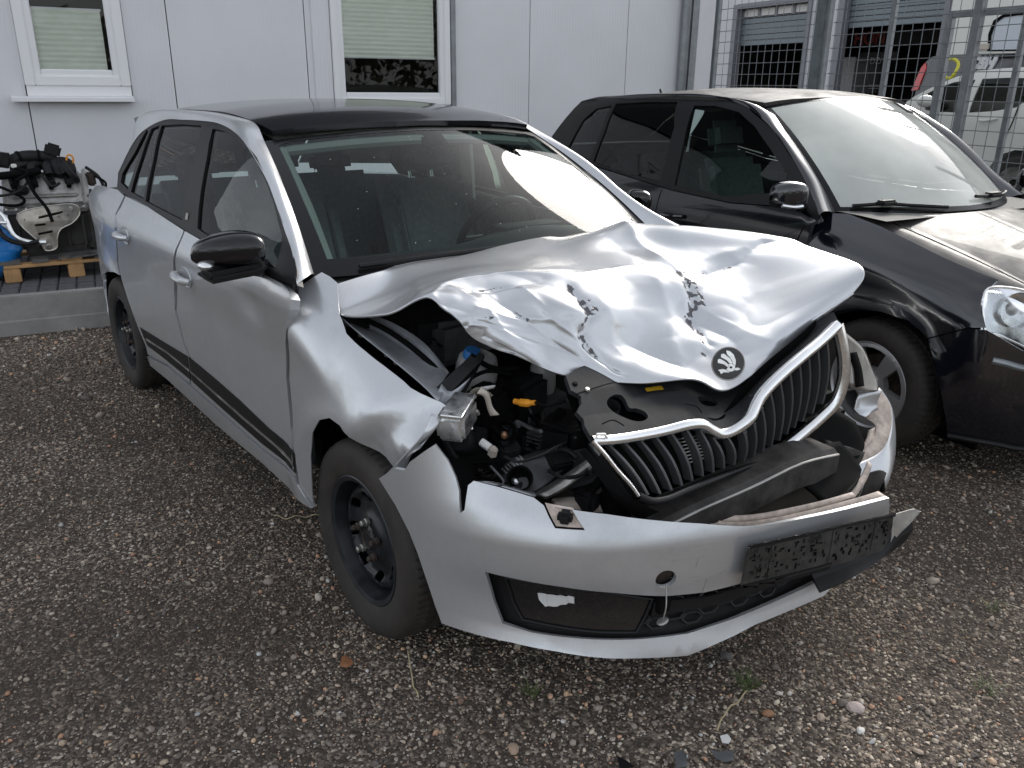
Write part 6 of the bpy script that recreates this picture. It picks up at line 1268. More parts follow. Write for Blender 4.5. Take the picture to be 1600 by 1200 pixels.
# door gaps and handles
for P in ([(-.44, .94), (-.50, .70), (-.52, .30)], [(-1.50, .99), (-1.52, .7), (-1.48, .30)], [(-2.35, 1.05), (-2.30, .85), (-2.12, .58)]):
    MB().tube([pside(a, b, -.0005) for a, b in cr(P, 8)], .0035, 5).out('door_gap', 'black', bc_)
for hx_, hz in ((-1.36, .865), (-2.12, .91)):
    MB().tube([pside(hx_ + .18 * (t - .5), hz + .012 * (t - .5), .008 + .024 * math.sin(math.pi * t) ** .5) for t in [k / 8 for k in range(9)]], .013, 8).out('door_handle', nv_, bc_)
MB().tube([pside(a, .47 + .01 * a, .004) for a in [-.50 - .1 * k for k in range(16)]], .012, 8).out('side_moulding', 'trim', bc_)
pfend = [(-0.5838, 1.068), (-0.4458, 0.991), (-0.3214, 1.002), (-0.1367, 0.9706), (0.0401, 0.9298), (0.2005, 0.888), (0.3383, 0.8553), (0.4033, 0.8408), (0.3986, 0.811), (0.3966, 0.783), (0.4078, 0.7541), (0.4552, 0.6733), (0.3976, 0.6623), (0.2652, 0.5903), (0.2308, 0.6139), (0.1698, 0.6426), (0.0494, 0.6508), (-0.0645, 0.6323), (-0.1568, 0.5931)] + [(-.30, .48), (-.36, .34), (-.40, .22), (-.43, .22), (-.435, .6), (-.425, .95)]
panel('fender', pfend, pfender, nv_, bc_, .03, (), .01, .001)
panel('fender', [(-.42, .22), (-.36, .34), (-.26, .54), (0, .65), (.26, .54), (.33, .40), (.5, .6), (.45, .80), (0, .95), (-.4, 1.0)], mirror(pfender), nv_, bc_, .05, (), .01)
# rails / A pillars
ro_px = [(-2.7, 1.433), (-2.51, 1.465), (-2.194, 1.485), (-1.85, 1.489), (-1.495, 1.487), (-1.12, 1.445), (-0.8361, 1.336), (-0.6515, 1.208), (-0.5102, 1.089), (-0.3741, 0.9965)]
ri_p = [(-2.75, -.53), (-2.5, -.545), (-2.1, -.555), (-1.75, -.56), (-1.4, -.558)]
ri_p = [proof(x, y, -.001) for x, y in ri_p] + [pwind(-1.0, b, .003) for b in (1.0, .72, .45, .22, .0)]
for sg in (1, -1):
    rows = [[], [], [], []]
    for (x, z), q in zip(ro_px, ri_p):
        p = pside(x, z, .004); a = Vector((p[0], p[1] * sg, p[2])); b = Vector((q[0], q[1] * sg, q[2])); n = Vector((.25 if q[0] > -1.2 else 0, -sg * .75, .65)).normalized(); L_ = (b - a).length
        for k, w in enumerate((a, a.lerp(b, .3) + n * L_ * .16, a.lerp(b, .65) + n * L_ * .16, b)): rows[k].append(tuple(w))
    loft('roof_rail', rows, nv_, bc_, 5, 4, False, 0, 60)
pro = [(-2.78, -.50), (-2.5, -.543), (-2.1, -.553), (-1.75, -.558), (-1.3, -.556)] + [(lambda p: (p[0], p[1]))(pwind(a, 1.0)) for a in (-.99, -.6, -.2, .2, .6, .99)] + [(-1.3, .556), (-1.75, .558), (-2.1, .553), (-2.5, .543), (-2.78, .50)]
M['proof'] = pbr('dusty_black_roof', (.040, .037, .035), .55, 0, .15, spec=.4, rvar=.1, scale=5)
panel('roof', pro, proof, 'proof', bc_, .06, (), .02, .002); panel('headliner', [(-2.6, -.5), (-1.0, -.5), (-1.0, .5), (-2.6, .5)], proof, 'headliner', bc_, .2, (), .01, -.05)
an = proof(-2.55, 0); MB().tube([an, (an[0] - .03, an[1], an[2] + .05)], [.014, .007], 8).out('antenna', 'trim', bc_)
wi2 = [(-.955, .05), (0, .03), (.955, .05), (.955, .5), (.945, .98), (0, .985), (-.945, .98), (-.955, .5)]
panel('windscreen_border', rect(-1, 1, 0, 1), pwind, 'frit', bc_, .12, [wi2], .003, .001); panel('windscreen', wi2, pwind, 'gpolo', bc_, .1, (), 0, 0)
stk = [(.60, .985), (.80, .985), (.80, .86), (.60, .86)]; stk2 = [(.64, .97), (.77, .97), (.77, .88), (.64, .88)]
panel('toll_sticker', stk, pwind, 'black', bc_, .1, (), .001, .004); panel('toll_sticker', stk2, pwind, 'paper', bc_, .1, (), .001, .006)
panel('cowl', [(-1.05, -.10), (1.05, -.10), (1.02, .05), (-1.02, .05)], pwind, 'trim', bc_, .12, (), .003, -.008)
for P in ([(-0.9014, 0.0378), (-0.6972, 0.0485), (-0.5546, 0.036), (-0.2652, 0.0128)], [(.10, .07), (.35, .06), (.60, .05), (.9, .05)]):
    w_ = MB().tube([pwind(a, b, .018) for a, b in cr(P, 5)], .009, 6); a, b = P[1]; w_.box(pwind(a, b, .024), (.05, .10, .025), None, .008); w_.out('wiper', 'trim', bc_)
# paper on the dashboard
pp = Vector([(-0.9111, 0.9558, 1.02)][0])
# bonnet
panel('bonnet', rect(-.985, .985, .0, 1.0), phood, 'proof', bc_, .06, (), .01, 0)
for sx in (-.80, .80): MB().tube([phood(sx * (1 - .05 * t), t, .0008) for t in (.1, .3, .5, .7, .9)], .002, 5).out('bonnet_crease', 'navy', bc_)
# headlamps
hlr = [[(0.4105, -0.735, 0.7781), (0.3998, -0.7, 0.8075), (0.416, -0.65, 0.8133), (0.4551, -0.55, 0.7982), (0.5583, -0.36, 0.7382)], [(0.4269, -0.74, 0.7163), (0.4398, -0.7, 0.7299), (0.4797, -0.64, 0.727), (0.5249, -0.54, 0.7053), (0.6229, -0.35, 0.6436)], [(0.451, -0.735, 0.6497), (0.4738, -0.69, 0.6394), (0.5148, -0.62, 0.6044), (0.5716, -0.53, 0.5604), (0.6399, -0.37, 0.514)]]
M['lampin'] = pbr('lamp_reflector', (.62, .63, .64), .22, .9, rvar=.1, scale=30)
for sg in (1, -1):
    R_ = [[(p[0], p[1] * sg, p[2]) for p in r] for r in hlr]
    hb = loft('headlamp', [[(p[0] - .035, p[1] * .97, p[2]) for p in r] for r in R_], 'lampin', bc_, 4, 4); loft('lamp_glass', R_, 'lens', hb, 5, 5)
    c = Vector(R_[1][2]) + Vector((-.02, .045 * sg, 0)); MB().lathe([(.07, .03), (.066, .0), (.045, -.03), (.0, -.045)], c, rot('Z', -30 * sg) @ rot('Y', 80), 28).out('lamp_bowl', 'foil', hb); MB().ball(c + Vector((-.01, 0, 0)), (.02, .03, .03)).out('bulb_shield', 'dullmetal', hb)
    MB().tube(cr([R_[0][0], R_[0][1], R_[0][2], R_[0][3], R_[0][4], R_[1][4], R_[2][4], R_[2][3], R_[2][2], R_[2][1], R_[2][0], R_[1][0]], 4, True), .006, 6, closed=True).out('lamp_edge', 'chrome', hb)
# front bumper
pbm = [(0.269, 0.5858), (0.3992, 0.6579), (0.4623, 0.6655), (0.5039, 0.6453), (0.5767, 0.602)] + [(.60, .66), (.72, .60), (.82, .58), (.84, .40), (.80, .24), (.68, .20)] + [(0.6209, 0.1898), (0.5169, 0.1948), (0.397, 0.1918), (0.3906, 0.2749), (0.369, 0.3687), (0.3246, 0.4881)]
for mp in (pside, psL): panel('front_bumper', pbm, mp, nv_, bc_, .03, (), .01)
MB().box((.66, 0, .42), (.40, .80, .40), None, .06).out('bumper_core', 'black', bc_); MB().box((.68, 0, .66), (.28, .78, .10), None, .04).out('nose_panel', nv_, bc_)
MB().tube([pside(a, b, .008) for a, b in cr([(0.5039, 0.5532), (0.5439, 0.548), (0.5872, 0.5373)] + [(.70, .52), (.80, .50)], 5)], .014, 8).out('bumper_moulding', 'greysteel', bc_)
MB().tube([pside(a, b, .006) for a, b in cr([(0.3978, 0.2014), (0.4783, 0.205), (0.5538, 0.2047), (0.6211, 0.199)] + [(.75, .23)], 5)], .012, 8).out('bumper_lip', 'trim', bc_)
vg = [(0.5776, 0.38), (0.6097, 0.3697), (0.6172, 0.2941)]; panel('fog_grille', [(vg[0][0], vg[0][1]), (vg[0][0] + .15, vg[0][1] + .02), (vg[0][0] + .15, vg[0][1] - .10), (vg[0][0] + .05, vg[0][1] - .08)], pside, 'trim', bc_, .03, (), .006, .004)
# mirror
for sg in (1, -1):
    secs = [[(xc + dx * abs(math.cos(t)) ** .6 * (1 if math.cos(t) > 0 else -.5), sg * y, zc + dz * abs(math.sin(t)) ** .55 * (1 if math.sin(t) > 0 else -1)) for t in [(k + .5) * 2 * math.pi / 20 for k in range(20)]] for (y, xc, zc, dx, dz) in ((-1.015, -.47, 1.075, .012, .012), (-1.0, -.465, 1.08, .045, .045), (-.95, -.455, 1.085, .07, .060), (-.885, -.45, 1.085, .07, .056), (-.855, -.45, 1.08, .05, .040), (-.845, -.45, 1.08, .02, .02))]
    mo = loft('door_mirror', secs, nv_, bc_, 2, 3, True, 0, 50); MB().tube(cr([(-.46, sg * -.85, 1.035), (-.47, sg * -.82, 1.02), (-.52, sg * -.74, 1.02)], 4), .022, 8).out('mirror_foot', 'trim', mo)
    MB().tube(cr([(-.41, sg * -1.0, 1.045), (-.39, sg * -.95, 1.038), (-.385, sg * -.90, 1.04)], 4), .009, 8).out('turn_signal', 'foil', mo)
# rear, underside, inside
prear = lambda a, b, o=0.0: (-3.08 - .05 * (1 - (a / .7) ** 2) - o + .12 * max(0, (b - .95) / .4), a, b)
panel('tailgate', rect(-.66, .66, .3, 1.12), prear, nv_, bc_, .15, (), .02)
phat = lambda a, b, o=0.0: (lerp(-3.04, -2.78, b) - .05 * (1 - a * a) - o * .8, a * lerp(.66, .50, b), lerp(1.10, 1.43, b) + .03 * (1 - a * a) * b)
panel('tailgate_frame', rect(-1, 1, 0, 1), phat, nv_, bc_, .15, [rect(-.85, .85, .12, .88)], .02); panel('rear_window', rect(-.85, .85, .12, .88), phat, 'gdark', bc_, .3, (), 0, -.005)
MB().box((-1.25, 0, .30), (3.5, 1.22, .16)).out('underbody', 'black', bc_, False)
for sg in (-1, 1):
    for wx in (0, -2.46):
        v = []; f = []; n = 14
        for k in range(n + 1):
            t = math.radians(-12 + k * 204 / n)
            for y in (.77, .48): v.append((wx + .365 * math.cos(t), sg * y, .298 + .365 * math.sin(t)))
        for k in range(n): f.append((2 * k, 2 * k + 1, 2 * k + 3, 2 * k + 2))
        MB().add(v, f).box((wx, sg * .47, .36), (.72, .02, .6)).out('wheel_housing', 'black', bc_)
    MB().box((-1.4, sg * .74, .68), (2.0, .03, .60), None, .01).out('door_trim', 'seat', bc_)
def pseat(y):
    o = MB().box((-1.36, y, .86), (.13, .46, .62), rot('Y', -18), .055).box((-1.05, y, .54), (.5, .46, .16), None, .06).out('seat', 'seat', bc_); MB().box((-1.50, y, 1.27), (.10, .26, .18), rot('Y', -14), .045).out('headrest', 'seat', o)
pseat(-.36); pseat(.36)
MB().box((-2.2, 0, .85), (.16, 1.2, .56), rot('Y', -16), .06).out('rear_seat', 'seat', bc_)
loft('dashboard', [[(-.14, y, .99) for y in (-.64, 0, .64)], [(-.45, y, 1.0) for y in (-.66, 0, .66)], [(-.68, y, .94) for y in (-.68, 0, .68)], [(-.72, y, .6) for y in (-.68, 0, .68)]], pbr('grey_dashboard', (.09, .09, .085), .7), bc_, 4, 4)
Rw = rot('Y', -62); cw = Vector((-.86, .35, .95)); MB().tube([Rw @ Vector((.185 * math.cos(t), .185 * math.sin(t), 0)) + cw for t in [k * math.pi / 16 for k in range(32)]], .016, 8, closed=True).ball(cw, (.06, .07, .035), Rw).out('steering_wheel', 'dplastic', bc_)
pap = MB().box((0, 0, 0), (.16, .22, .002)).out('paper_sheet', 'paper'); tag(pap, 'white sheet of paper lying on the dashboard behind the black car windscreen', 'paper')
pap.matrix_world = Matrix.Translation((.26, 2.39, 0)) @ Matrix.Rotation(math.radians(-8.8), 4, 'Z') @ Matrix.Translation((pp.x, pp.y, 1.003)) @ Matrix.Rotation(.4, 4, 'Z')
# alloy wheels
def alloy(parent, loc, sg):
    prf = lambda r: curve1([0, .04, .06, .12, .17, .19], [.004, .004, -.006, .000, .006, .000], r)
    dm = lambda a, b, o=0.0: (a, b, prf(math.hypot(a, b)) + o)
    circ = [(.188 * math.cos(2 * math.pi * k / 50), .188 * math.sin(2 * math.pi * k / 50)) for k in range(50)]; H = []
    for k in range(5):
        t0 = 2 * math.pi * k / 5 + .3; w = []
        for s in (-1, -.5, 0, .5, 1): w.append((.172 * math.cos(t0 + s * .40), .172 * math.sin(t0 + s * .40)))
        for s in (.85, .4, -.4, -.85): w.append((.078 * math.cos(t0 + s * .36), .078 * math.sin(t0 + s * .36)))
        H.append(w)
    M.setdefault('alloy', pbr('grey_alloy', (.42, .42, .43), .38, .7, .3, rvar=.1))
    d = panel('wheel', circ, dm, 'alloy', None, .018, H, .03)
    MB().lathe([(.184, -.03), (.186, .0), (.195, .010), (.2005, .006), (.198, -.01), (.186, -.03), (.18, -.15), (.195, -.16)], n=60).out('rim', 'alloy', d)
    MB().lathe([(.0, -.07), (.13, -.07), (.135, -.09), (.0, -.09)], n=32).out('brake_disc', 'rust', d)
    prof = [(.192, .004), (.198, .010), (.21, .018), (.235, .024), (.26, .022), (.278, .014), (.290, .0), (.2945, -.014), (.297, -.05), (.2925, -.052), (.2925, -.058), (.2975, -.06), (.298, -.10), (.2935, -.102), (.2935, -.108), (.2975, -.11), (.296, -.15), (.288, -.17), (.24, -.185), (.19, -.165)]
    def tread(k, j, r, h):
        if 6 <= j <= 17 and r > .289 and (k + (j - 7) * .5) % 4 < 1: r -= .005
        return r, h
    MB().lathe(prof, n=240, fn=tread).out('tyre', 'rubber', d)
    d.parent = parent; d.location = loc; d.rotation_euler = (math.radians(90), 0, 0); return d
a_ = alloy(bc_, (0, -.775, .298), -1); b2_ = copy_of(a_, bc_, (-2.46, -.775, .298)); b2_.rotation_euler = (math.radians(90), .7, 0)
for x in (0, -2.46):
    w = copy_of(a_, bc_, (x, .775, .298)); w.rotation_euler = (math.radians(-90), .4, 0)

# ================================================================= PALLET, ENGINE, BAG (wall axes, front towards the yard)
# ew(s, d, z): s along the wall, d metres in front of it
ew = lambda s, d, z: (s, -d, z)
pal = tag(empty('wooden_pallet', WALL_O, WALL_A), 'wooden pallet with orange front board carrying the engine', 'pallet')
PR_ = rot('Z', 5)
def pbox(name, c, d, mat, bev=.003):
    p = PR_ @ Vector((c[0], -c[1] + 1.3, 0)); o = MB().box((p.x, p.y - 1.3, c[2]), d, PR_, bev).out(name, mat, pal); return o
Z0 = .246
for s in (.005, .392, .76):
    for d in (1.27, .80, .22): pbox('block', (s, d, Z0 + .047), (.10, .13, .094), 'wood', .006)
for d in (1.285, .80, .20): pbox('cross_board', (.385, d, Z0 + .106), (.85, .10, .022), 'wood')
for i, s in enumerate((.0, .185, .375, .565, .76)): pbox('deck_board', (s, .76, Z0 + .129), (.10 if i % 2 else .13, 1.14, .021), 'greywood' if i != 2 else 'wood')
eng = tag(empty('car_engine', WALL_O, WALL_A), 'removed car engine with grey valve cover and black hoses on the wooden pallet', 'engine')
ZP = Z0 + .14
M['iron'] = pbr('oily_cast_iron', (.035, .033, .031), .6, .3, var=.5, scale=16, bump=.5, bscale=120)
M['shield'] = pbr('heat_shield', (.55, .52, .47), .38, .9, var=.25, scale=12, rvar=.15, bump=.3, bscale=60)
def ebox(name, c, d, mat, R=None, bev=.01, par=eng): return MB().box(ew(*c), d, R, bev).out(name, mat, par)
def etube(name, P, r, mat, n=10, par=eng): return MB().tube([ew(*p) for p in cr(P, 5)], r, n).out(name, mat, par)
blk = MB(); blk.box(ew(.28, .98, ZP + .20), (.50, .40, .30), None, .02); blk.box(ew(.30, 1.0, ZP + .06), (.40, .34, .12), None, .02)
for k in range(5): blk.box(ew(.08 + .1 * k, 1.19, ZP + .17), (.02, .03, .22), None, .004)
blk.box(ew(.53, 1.05, ZP + .18), (.06, .30, .30), None, .02)
blk.out('engine_block', 'iron', eng)
# valve cover: slanted, lobed lower edge, bolts, coil towers
R20 = rot('X', 38)
c0 = Vector(ew(.27, 1.08, ZP + .43))
vc = MB().box(c0, (.50, .34, .07), R20, .02); vc.box(c0 + R20 @ Vector((.0, 0, .045)), (.42, .20, .03), R20, .012); vc.box(c0 + R20 @ Vector((.0, -.165, -.01)), (.51, .03, .05), R20, .008); vc.box(c0 + R20 @ Vector((.262, 0, -.01)), (.03, .34, .12), R20, .01)
for k in range(6): vc.lathe([(.0, .012), (.012, .012), (.014, .0)], c0 + R20 @ Vector((-.22 + .088 * k, -.15, .038)), R20, 12)
vco = vc.out('valve_cover', 'alu', eng)
for k in range(4):
    p = c0 + R20 @ Vector((-.17 + .11 * k, .02 + .01 * (k % 2), .075)); MB().box(p, (.055, .075, .035), R20 @ rot('Z', 10), .008).lathe([(.014, .03), (.016, .0)], p, R20, 10).out('ignition_coil', 'dplastic', vco); MB().box(p + R20 @ Vector((.0, -.055, .0)), (.03, .04, .026), R20, .005).out('coil_plug', 'black', vco)
for k in range(9):
    p = c0 + R20 @ Vector((-.235 + .058 * k, -.172, .012)); MB().lathe([(.0, .008), (.008, .008), (.010, .0)], p, rot('X', 80), 8).out('cover_bolt', 'dullmetal', vco)
MB().lathe([(.0, .03), (.030, .03), (.034, .022), (.034, .0)], c0 + R20 @ Vector((-.12, -.06, .06)), R20, 18).out('filler_cap', 'dplastic', vco)
# exhaust heat shield: dished, tapering to the outlet flange, three slots
hsP = [(.10, ZP + .31), (.20, ZP + .345), (.34, ZP + .36), (.43, ZP + .36), (.47, ZP + .33), (.465, ZP + .28), (.41, ZP + .23), (.34, ZP + .20), (.31, ZP + .14), (.30, ZP + .08), (.27, ZP + .06), (.225, ZP + .06), (.215, ZP + .09), (.19, ZP + .13), (.14, ZP + .19), (.10, ZP + .25)]
hsm = lambda a, b, o=0.0: ew(a, 1.27 + .05 * max(0, 1 - ((a - .27) / .20) ** 2) * (1 - .3 * abs(b - ZP - .25) / .2) + o, b)
sl_ = [[(x0, z0), (x1, z1), (x1, z1 + .016), (x0, z0 + .016)] for x0, x1, z0, z1 in ((.22, .37, ZP + .275, ZP + .305), (.19, .255, ZP + .225, ZP + .23), (.20, .29, ZP + .165, ZP + .18))]
hso = panel('heat_shield', hsP, hsm, 'shield', eng, .02, sl_, .003, 0, 3)
for (a, b) in ((.42, ZP + .325), (.25, ZP + .085), (.14, ZP + .27)): MB().lathe([(.0, .008), (.010, .008), (.012, .002), (.022, .0)], ew(a, 1.31 if b < ZP + .3 and a > .2 else 1.29, b), rot('X', 90), 12).out('shield_bolt', 'dullmetal', hso)
MB().tube([hsm(a, b, .002) for a, b in cr(hsP, 2, True)], .004, 6, closed=True).out('shield_rim', 'shield', hso)
MB().tube([ew(*p) for p in cr([(-.05, 1.2, ZP + .36), (.02, 1.28, ZP + .30), (.06, 1.33, ZP + .18), (.14, 1.33, ZP + .13), (.24, 1.33, ZP + .12)], 6)], .014, 10).out('oil_pipe', 'foil', eng)
etube('oil_pipe', [(-.12, 1.25, ZP + .30), (-.04, 1.30, ZP + .27), (.03, 1.31, ZP + .26)], .012, 'foil'); etube('hose', [(-.06, 1.22, ZP + .30), (.0, 1.32, ZP + .17), (.10, 1.33, ZP + .12), (.20, 1.34, ZP + .13)], .016, 'dplastic')
# intake on top: black manifold, throttle body, tubes
top = ZP + .60
etube('intake_pipe', [(.08, 1.0, top + .02), (.18, .98, top + .055), (.30, .97, top + .05), (.36, .96, top + .03)], .042, 'dplastic', 14); etube('intake_ring', [(.14, .99, top + .045), (.155, .985, top + .048)], .049, 'black', 14); etube('intake_ring', [(.26, .975, top + .053), (.275, .973, top + .052)], .049, 'black', 14)
ebox('sensor_box', (.36, .97, top + .095), (.10, .09, .085), 'dplastic', rot('Y', 20), .015); ebox('throttle_body', (.06, 1.02, top + .04), (.10, .11, .10), 'dplastic', rot('Y', 10), .02)
for k in range(4): etube('intake_runner', [(.36 - .05 * k * .6, .96, top - .01), (.40 - .09 * k, 1.05, top + .0), (.42 - .10 * k, 1.10, top - .06)], .030, 'dplastic', 12)
MB().lathe([(.0, .05), (.06, .045), (.085, .02), (.09, -.02), (.07, -.05)], ew(.40, 1.02, top - .02), rot('X', 40), 24).out('intake_drum', 'dplastic', eng); MB().lathe([(.06, .01), (.085, .0), (.09, -.03), (.0, -.03)], ew(.46, 1.06, top - .04), rot('Y', 60), 24).out('intake_drum', 'dplastic', eng)
re_ = random.Random(11)
for P, r in (([(-.14, 1.1, top - .04), (.0, 1.18, top - .05), (.16, 1.16, top - .04), (.26, 1.10, top - .03)], .026), ([(-.05, 1.15, top - .10), (.05, 1.22, top - .13), (.15, 1.24, top - .20), (.10, 1.24, top - .24), (-.05, 1.22, top - .22)], .010), ([(.18, 1.2, top - .05), (.22, 1.26, top - .16), (.28, 1.32, top - .26), (.30, 1.36, top - .34)], .011), ([(.28, 1.2, top - .06), (.33, 1.26, top - .12), (.38, 1.25, top - .10)], .010), ([(-.16, 1.05, top + .0), (-.06, 1.10, top + .02), (.02, 1.08, top + .04)], .024), ([(.1, 1.12, top + .0), (.2, 1.2, top - .03), (.12, 1.22, top - .08)], .012), ([(-.15, 1.2, top - .12), (-.02, 1.24, top - .17), (.12, 1.25, top - .15), (.2, 1.2, top - .08)], .009), ([(.55, 1.05, top - .02), (.62, 1.1, top - .08), (.64, 1.12, top - .16), (.58, 1.15, top - .2)], .011), ([(-.12, 1.22, top - .22), (-.13, 1.26, top - .32), (-.08, 1.28, top - .38)], .022)):
    etube('hose', P, r, re_.choice(('dplastic', 'black')))
for k in range(16):
    c = (re_.uniform(-.15, .50), re_.uniform(1.0, 1.2), top - .02 - re_.uniform(0, .06)); c = (c[0], c[1], c[2] - max(0, (c[1] - 1.05)) * .6)
    ebox('plug', c, (re_.uniform(.02, .05), re_.uniform(.02, .05), re_.uniform(.015, .04)), re_.choice(('black', 'dplastic', 'dplastic', 'iron')), rot('Z', re_.uniform(0, 90)) @ rot('X', re_.uniform(-30, 30)), .004)
ebox('plug', (.12, 1.14, top + .01), (.03, .03, .025), 'white', rot('Z', 20), .004); ebox('alternator_bracket', (-.10, 1.18, ZP + .25), (.10, .12, .16), 'alu', rot('Z', 15), .015); etube('pulley_shaft', [(-.14, 1.16, ZP + .36), (-.14, 1.24, ZP + .36)], .05, 'dplastic', 18)
etube('lifting_eye', [(.46 + .022 * math.cos(t), 1.03, top + .035 + .03 * math.sin(t)) for t in [k * .785 for k in range(9)]], .006, 'orange', 8)
ebox('rusty_bracket', (.57, 1.05, top - .10), (.05, .10, .09), 'rust', rot('Z', 10), .01); ebox('end_cover', (.555, 1.08, ZP + .30), (.05, .28, .24), 'iron', None, .015)
etube('bracket_bar', [(.60, 1.10, top - .08), (.66, 1.15, top - .12), (.64, 1.15, top - .2)], .008, 'black', 8)
MB().box(ew(.44, 1.2, ZP + .012), (.30, .22, .006), rot('Y', -4) @ rot('X', 5), .002).out('bent_plate', 'dullmetal', eng)
# blue plastic bag behind the left end of the pallet
def bag():
    rows = []
    for i in range(13):
        t = i / 12; z = Z0 + .02 + .36 * t; r = .20 * (math.sin(math.pi * (.12 + .80 * t)) ** .7); row = []
        for k in range(22):
            a = 2 * math.pi * k / 22; n = mn.noise(Vector((math.cos(a) * 1.6, math.sin(a) * 1.6, t * 3.5))) * .06 + abs(mn.noise(Vector((math.cos(a) * 4, math.sin(a) * 4, t * 7)))) * .035
            row.append(ew(-.13 + (r + n) * math.cos(a), 1.12 + (r + n) * .9 * math.sin(a), z))
        rows.append(row)
    rows.append([ew(-.13, 1.12, Z0 + .40)] * 22)
    M['bag'] = pbr('blue_bag', (.01, .20, .58), .28, 0, .3, bump=.5, bscale=40)
    o = loft('plastic_bag', rows, 'bag', None, 2, 2, True, 0, 35); o.location = WALL_O; o.rotation_euler = (0, 0, WALL_A); tag(o, 'crumpled blue plastic bag beside the engine at the left', 'bag')
bag()
# ================================================================= LITTER ON THE GRAVEL
def shard(name, label, cat, P, z, mat, bend=.004, t=.003):
    c = Vector((sum(p[0] for p in P) / len(P), sum(p[1] for p in P) / len(P), 0)); rows = []
    mp = lambda a, b, o=0.0: (a, b, z + bend * math.sin((a - c.x) * 60) + bend * math.cos((b - c.y) * 45) + o)
    o = panel(name, P, mp, mat, None, .012, (), t); return tag(o, label, cat)
gp = 'pieces of broken bumper plastic'
M['shard'] = pbr('grey_shard', (.16, .165, .17), .3, .3, .3, rvar=.1)
shard('plastic_shard', 'grey pointed plastic shard on the gravel, middle of three by the lower edge', 'shard', [(0.8964, -0.4589, 0.012), (0.9041, -0.4352, 0.012), (0.9261, -0.4465, 0.012), (0.9519, -0.4715, 0.012), (0.9354, -0.4933, 0.012)], .014, 'shard')['group'] = gp
shard('plastic_shard', 'wide grey plastic shard with notched edge on the gravel, right of the pointed one', 'shard', [(0.9456, -0.3802, 0.012), (0.9622, -0.3717, 0.012), (0.9822, -0.3385, 0.012), (1.005, -0.368, 0.012), (0.995, -0.3884, 0.012), (0.9717, -0.3929, 0.012)], .014, 'shard')['group'] = gp
shard('plastic_shard', 'black plastic shard half out of view at the lower edge, left of the grey ones', 'shard', [(0.8226, -0.5769, 0.012), (0.8471, -0.5711, 0.012), (0.8749, -0.5734, 0.012), (0.8576, -0.6028, 0.012)], .014, 'trim')['group'] = gp
shard('plastic_chip', 'small white angular plastic chip on the gravel above the grey shards', 'chip', [(0.9311, -0.326, 0.012), (0.9375, -0.3068, 0.012), (0.957, -0.3164, 0.012), (0.9627, -0.3334, 0.012), (0.9491, -0.341, 0.012)], .014, 'white')
M['leaf'] = pbr('dry_leaf', (.26, .11, .045), .65, var=.35, scale=60)
lf = [(0.0961, -0.9432, 0.015), (0.0911, -0.9268, 0.015), (0.1243, -0.924, 0.015), (0.158, -0.9374, 0.015), (0.1594, -0.9576, 0.015), (0.1358, -0.967, 0.015)]
shard('dry_leaf', 'curled orange brown dry leaf lying on the gravel before the front wheel', 'leaf', lf, .016, 'leaf', .008, .002)
M['straw'] = pbr('dry_straw', (.40, .33, .20), .7)
for lab, P in (('pale dry straw stalk on the gravel behind the front wheel', [(-0.7977, -0.7715, 0.012), (-0.7527, -0.7354, 0.012), (-0.7267, -0.6759, 0.012), (-0.6911, -0.6281, 0.012)]), ('thin curved dry grass stalk on the gravel before the front tyre', [(0.1759, -0.7747, 0.012), (0.2501, -0.8088, 0.012), (0.3101, -0.8369, 0.012), (0.3565, -0.8493, 0.012)]), ('brown bent stalk on the gravel beside the grass tuft', [(0.8693, -0.1356, 0.012), (0.8786, -0.1961, 0.012), (0.8861, -0.2526, 0.012), (0.9117, -0.3121, 0.012)])):
    tag(MB().tube([(p[0], p[1], .012 + .006 * math.sin(i * 1.1)) for i, p in enumerate(cr(P, 5))], .0022, 6).out('grass_stalk', 'straw'), lab, 'stalk', 'dry stalks on the gravel')
M['grass'] = pbr('grass_blade', (.08, .11, .03), .6, var=.3, scale=30)
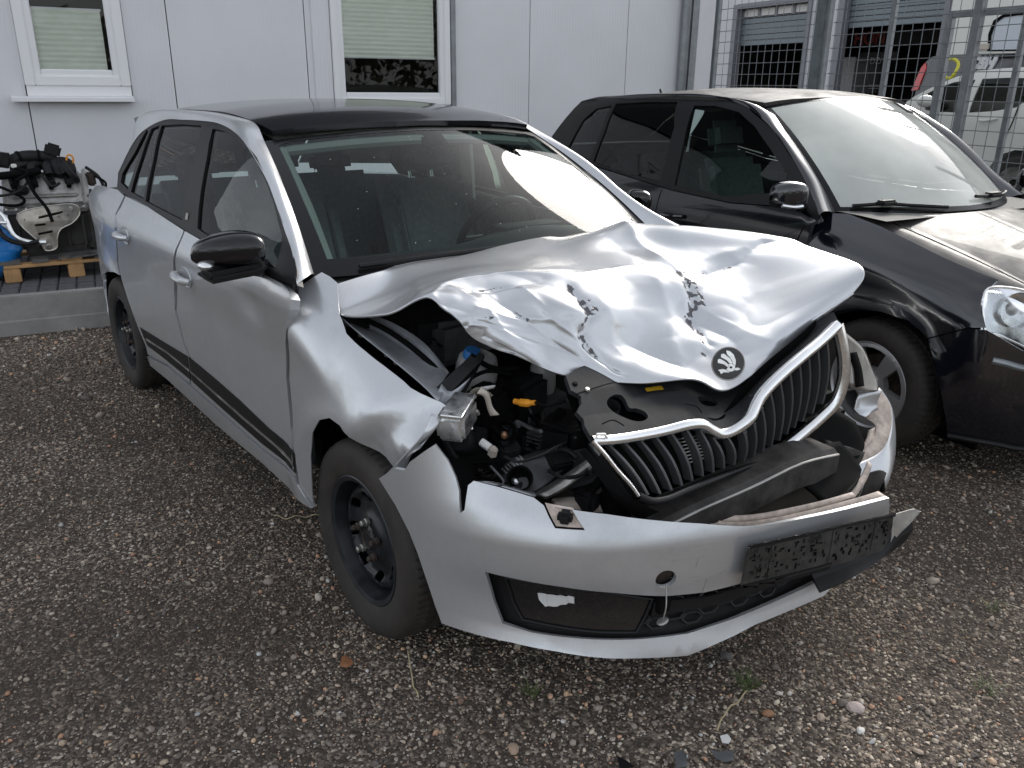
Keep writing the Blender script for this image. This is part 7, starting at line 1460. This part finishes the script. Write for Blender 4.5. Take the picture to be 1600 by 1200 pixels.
def tuft(p, n, label):
    r = random.Random(n); v = []; f = []
    for k in range(n):
        a = r.uniform(0, 6.28); l = r.uniform(.02, .055); b = Vector((p[0] + r.uniform(-.02, .02), p[1] + r.uniform(-.02, .02), .006)); d = Vector((math.cos(a), math.sin(a), 0)); s = Vector((-d.y, d.x, 0)) * .0012; i = len(v)
        v += [b - s, b + s, b + d * l * .5 + Vector((0, 0, l * .5)) + s * .8, b + d * l * .5 + Vector((0, 0, l * .5)) - s * .8, b + d * l + Vector((0, 0, l * .55))]; f += [(i, i + 1, i + 2, i + 3), (i + 3, i + 2, i + 4)]
    tag(mk('grass_tuft', v, f, 'grass', None, False), label, 'grass tuft', 'small weeds in the gravel')
tuft([(0.8501, -0.1166, 0)][0], 60, 'sparse green grass tuft in the gravel below the bumper lip'); tuft([(1.254, 0.39, -0)][0], 26, 'tiny green weed in the gravel at the right edge'); tuft([(0.5267, -0.6082, 0)][0], 30, 'thin faded grass tuft in the gravel left of the bumper lip middle'); tuft([(1.093, 0.7876, 0)][0], 18, 'small green sprout in the gravel at far right')
# a few single stones that stand out
bs = [(1338, 1104, .032, (.50, .42, .38), 'pinkish pale stone in the gravel, largest at lower right'), (1200, 1112, .022, (.30, .16, .09), 'orange brown stone in the gravel right of the grass stalk'), (803, 1168, .024, (.36, .26, .19), 'tan round stone at the lower edge below the bumper'), (1135, 1022, .026, (.11, .10, .10), 'flat dark stone under the bumper lip'), (1345, 1138, .018, (.72, .70, .66), 'white stone in the gravel at lower right'), (720, 1092, .016, (.20, .13, .10), 'reddish stone in the gravel left of the bumper lip')]
rs = np.random.default_rng(2)
for (u, v_, r, c, lab), q in zip(bs, [(1.077, 0.0472, 0.01), (0.9485, -0.1544, 0.01), (0.6485, -0.7566, 0.01), (0.7347, -0.0549, 0.01), (1.127, -0.0158, 0.01), (0.4297, -0.7643, 0.01)]):
    bm = bmesh.new(); bmesh.ops.create_icosphere(bm, subdivisions=2, radius=1)
    for w in bm.verts: w.co *= 1 + .25 * mn.noise(w.co * 1.3 + Vector((u, v_, 0)))
    me = bpy.data.meshes.new('stone'); bm.to_mesh(me); bm.free(); me.materials.append(pbr('stone_' + str(u), c, .8, var=.25, scale=80, bump=.3, bscale=200)); o = link('stone', me); o.scale = (r * .75, r * .55, r * .4); o.rotation_euler = (0, 0, rs.uniform(0, 3)); o.location = (q[0], q[1], r * .2); tag(o, lab, 'stone', 'larger stones among the gravel')
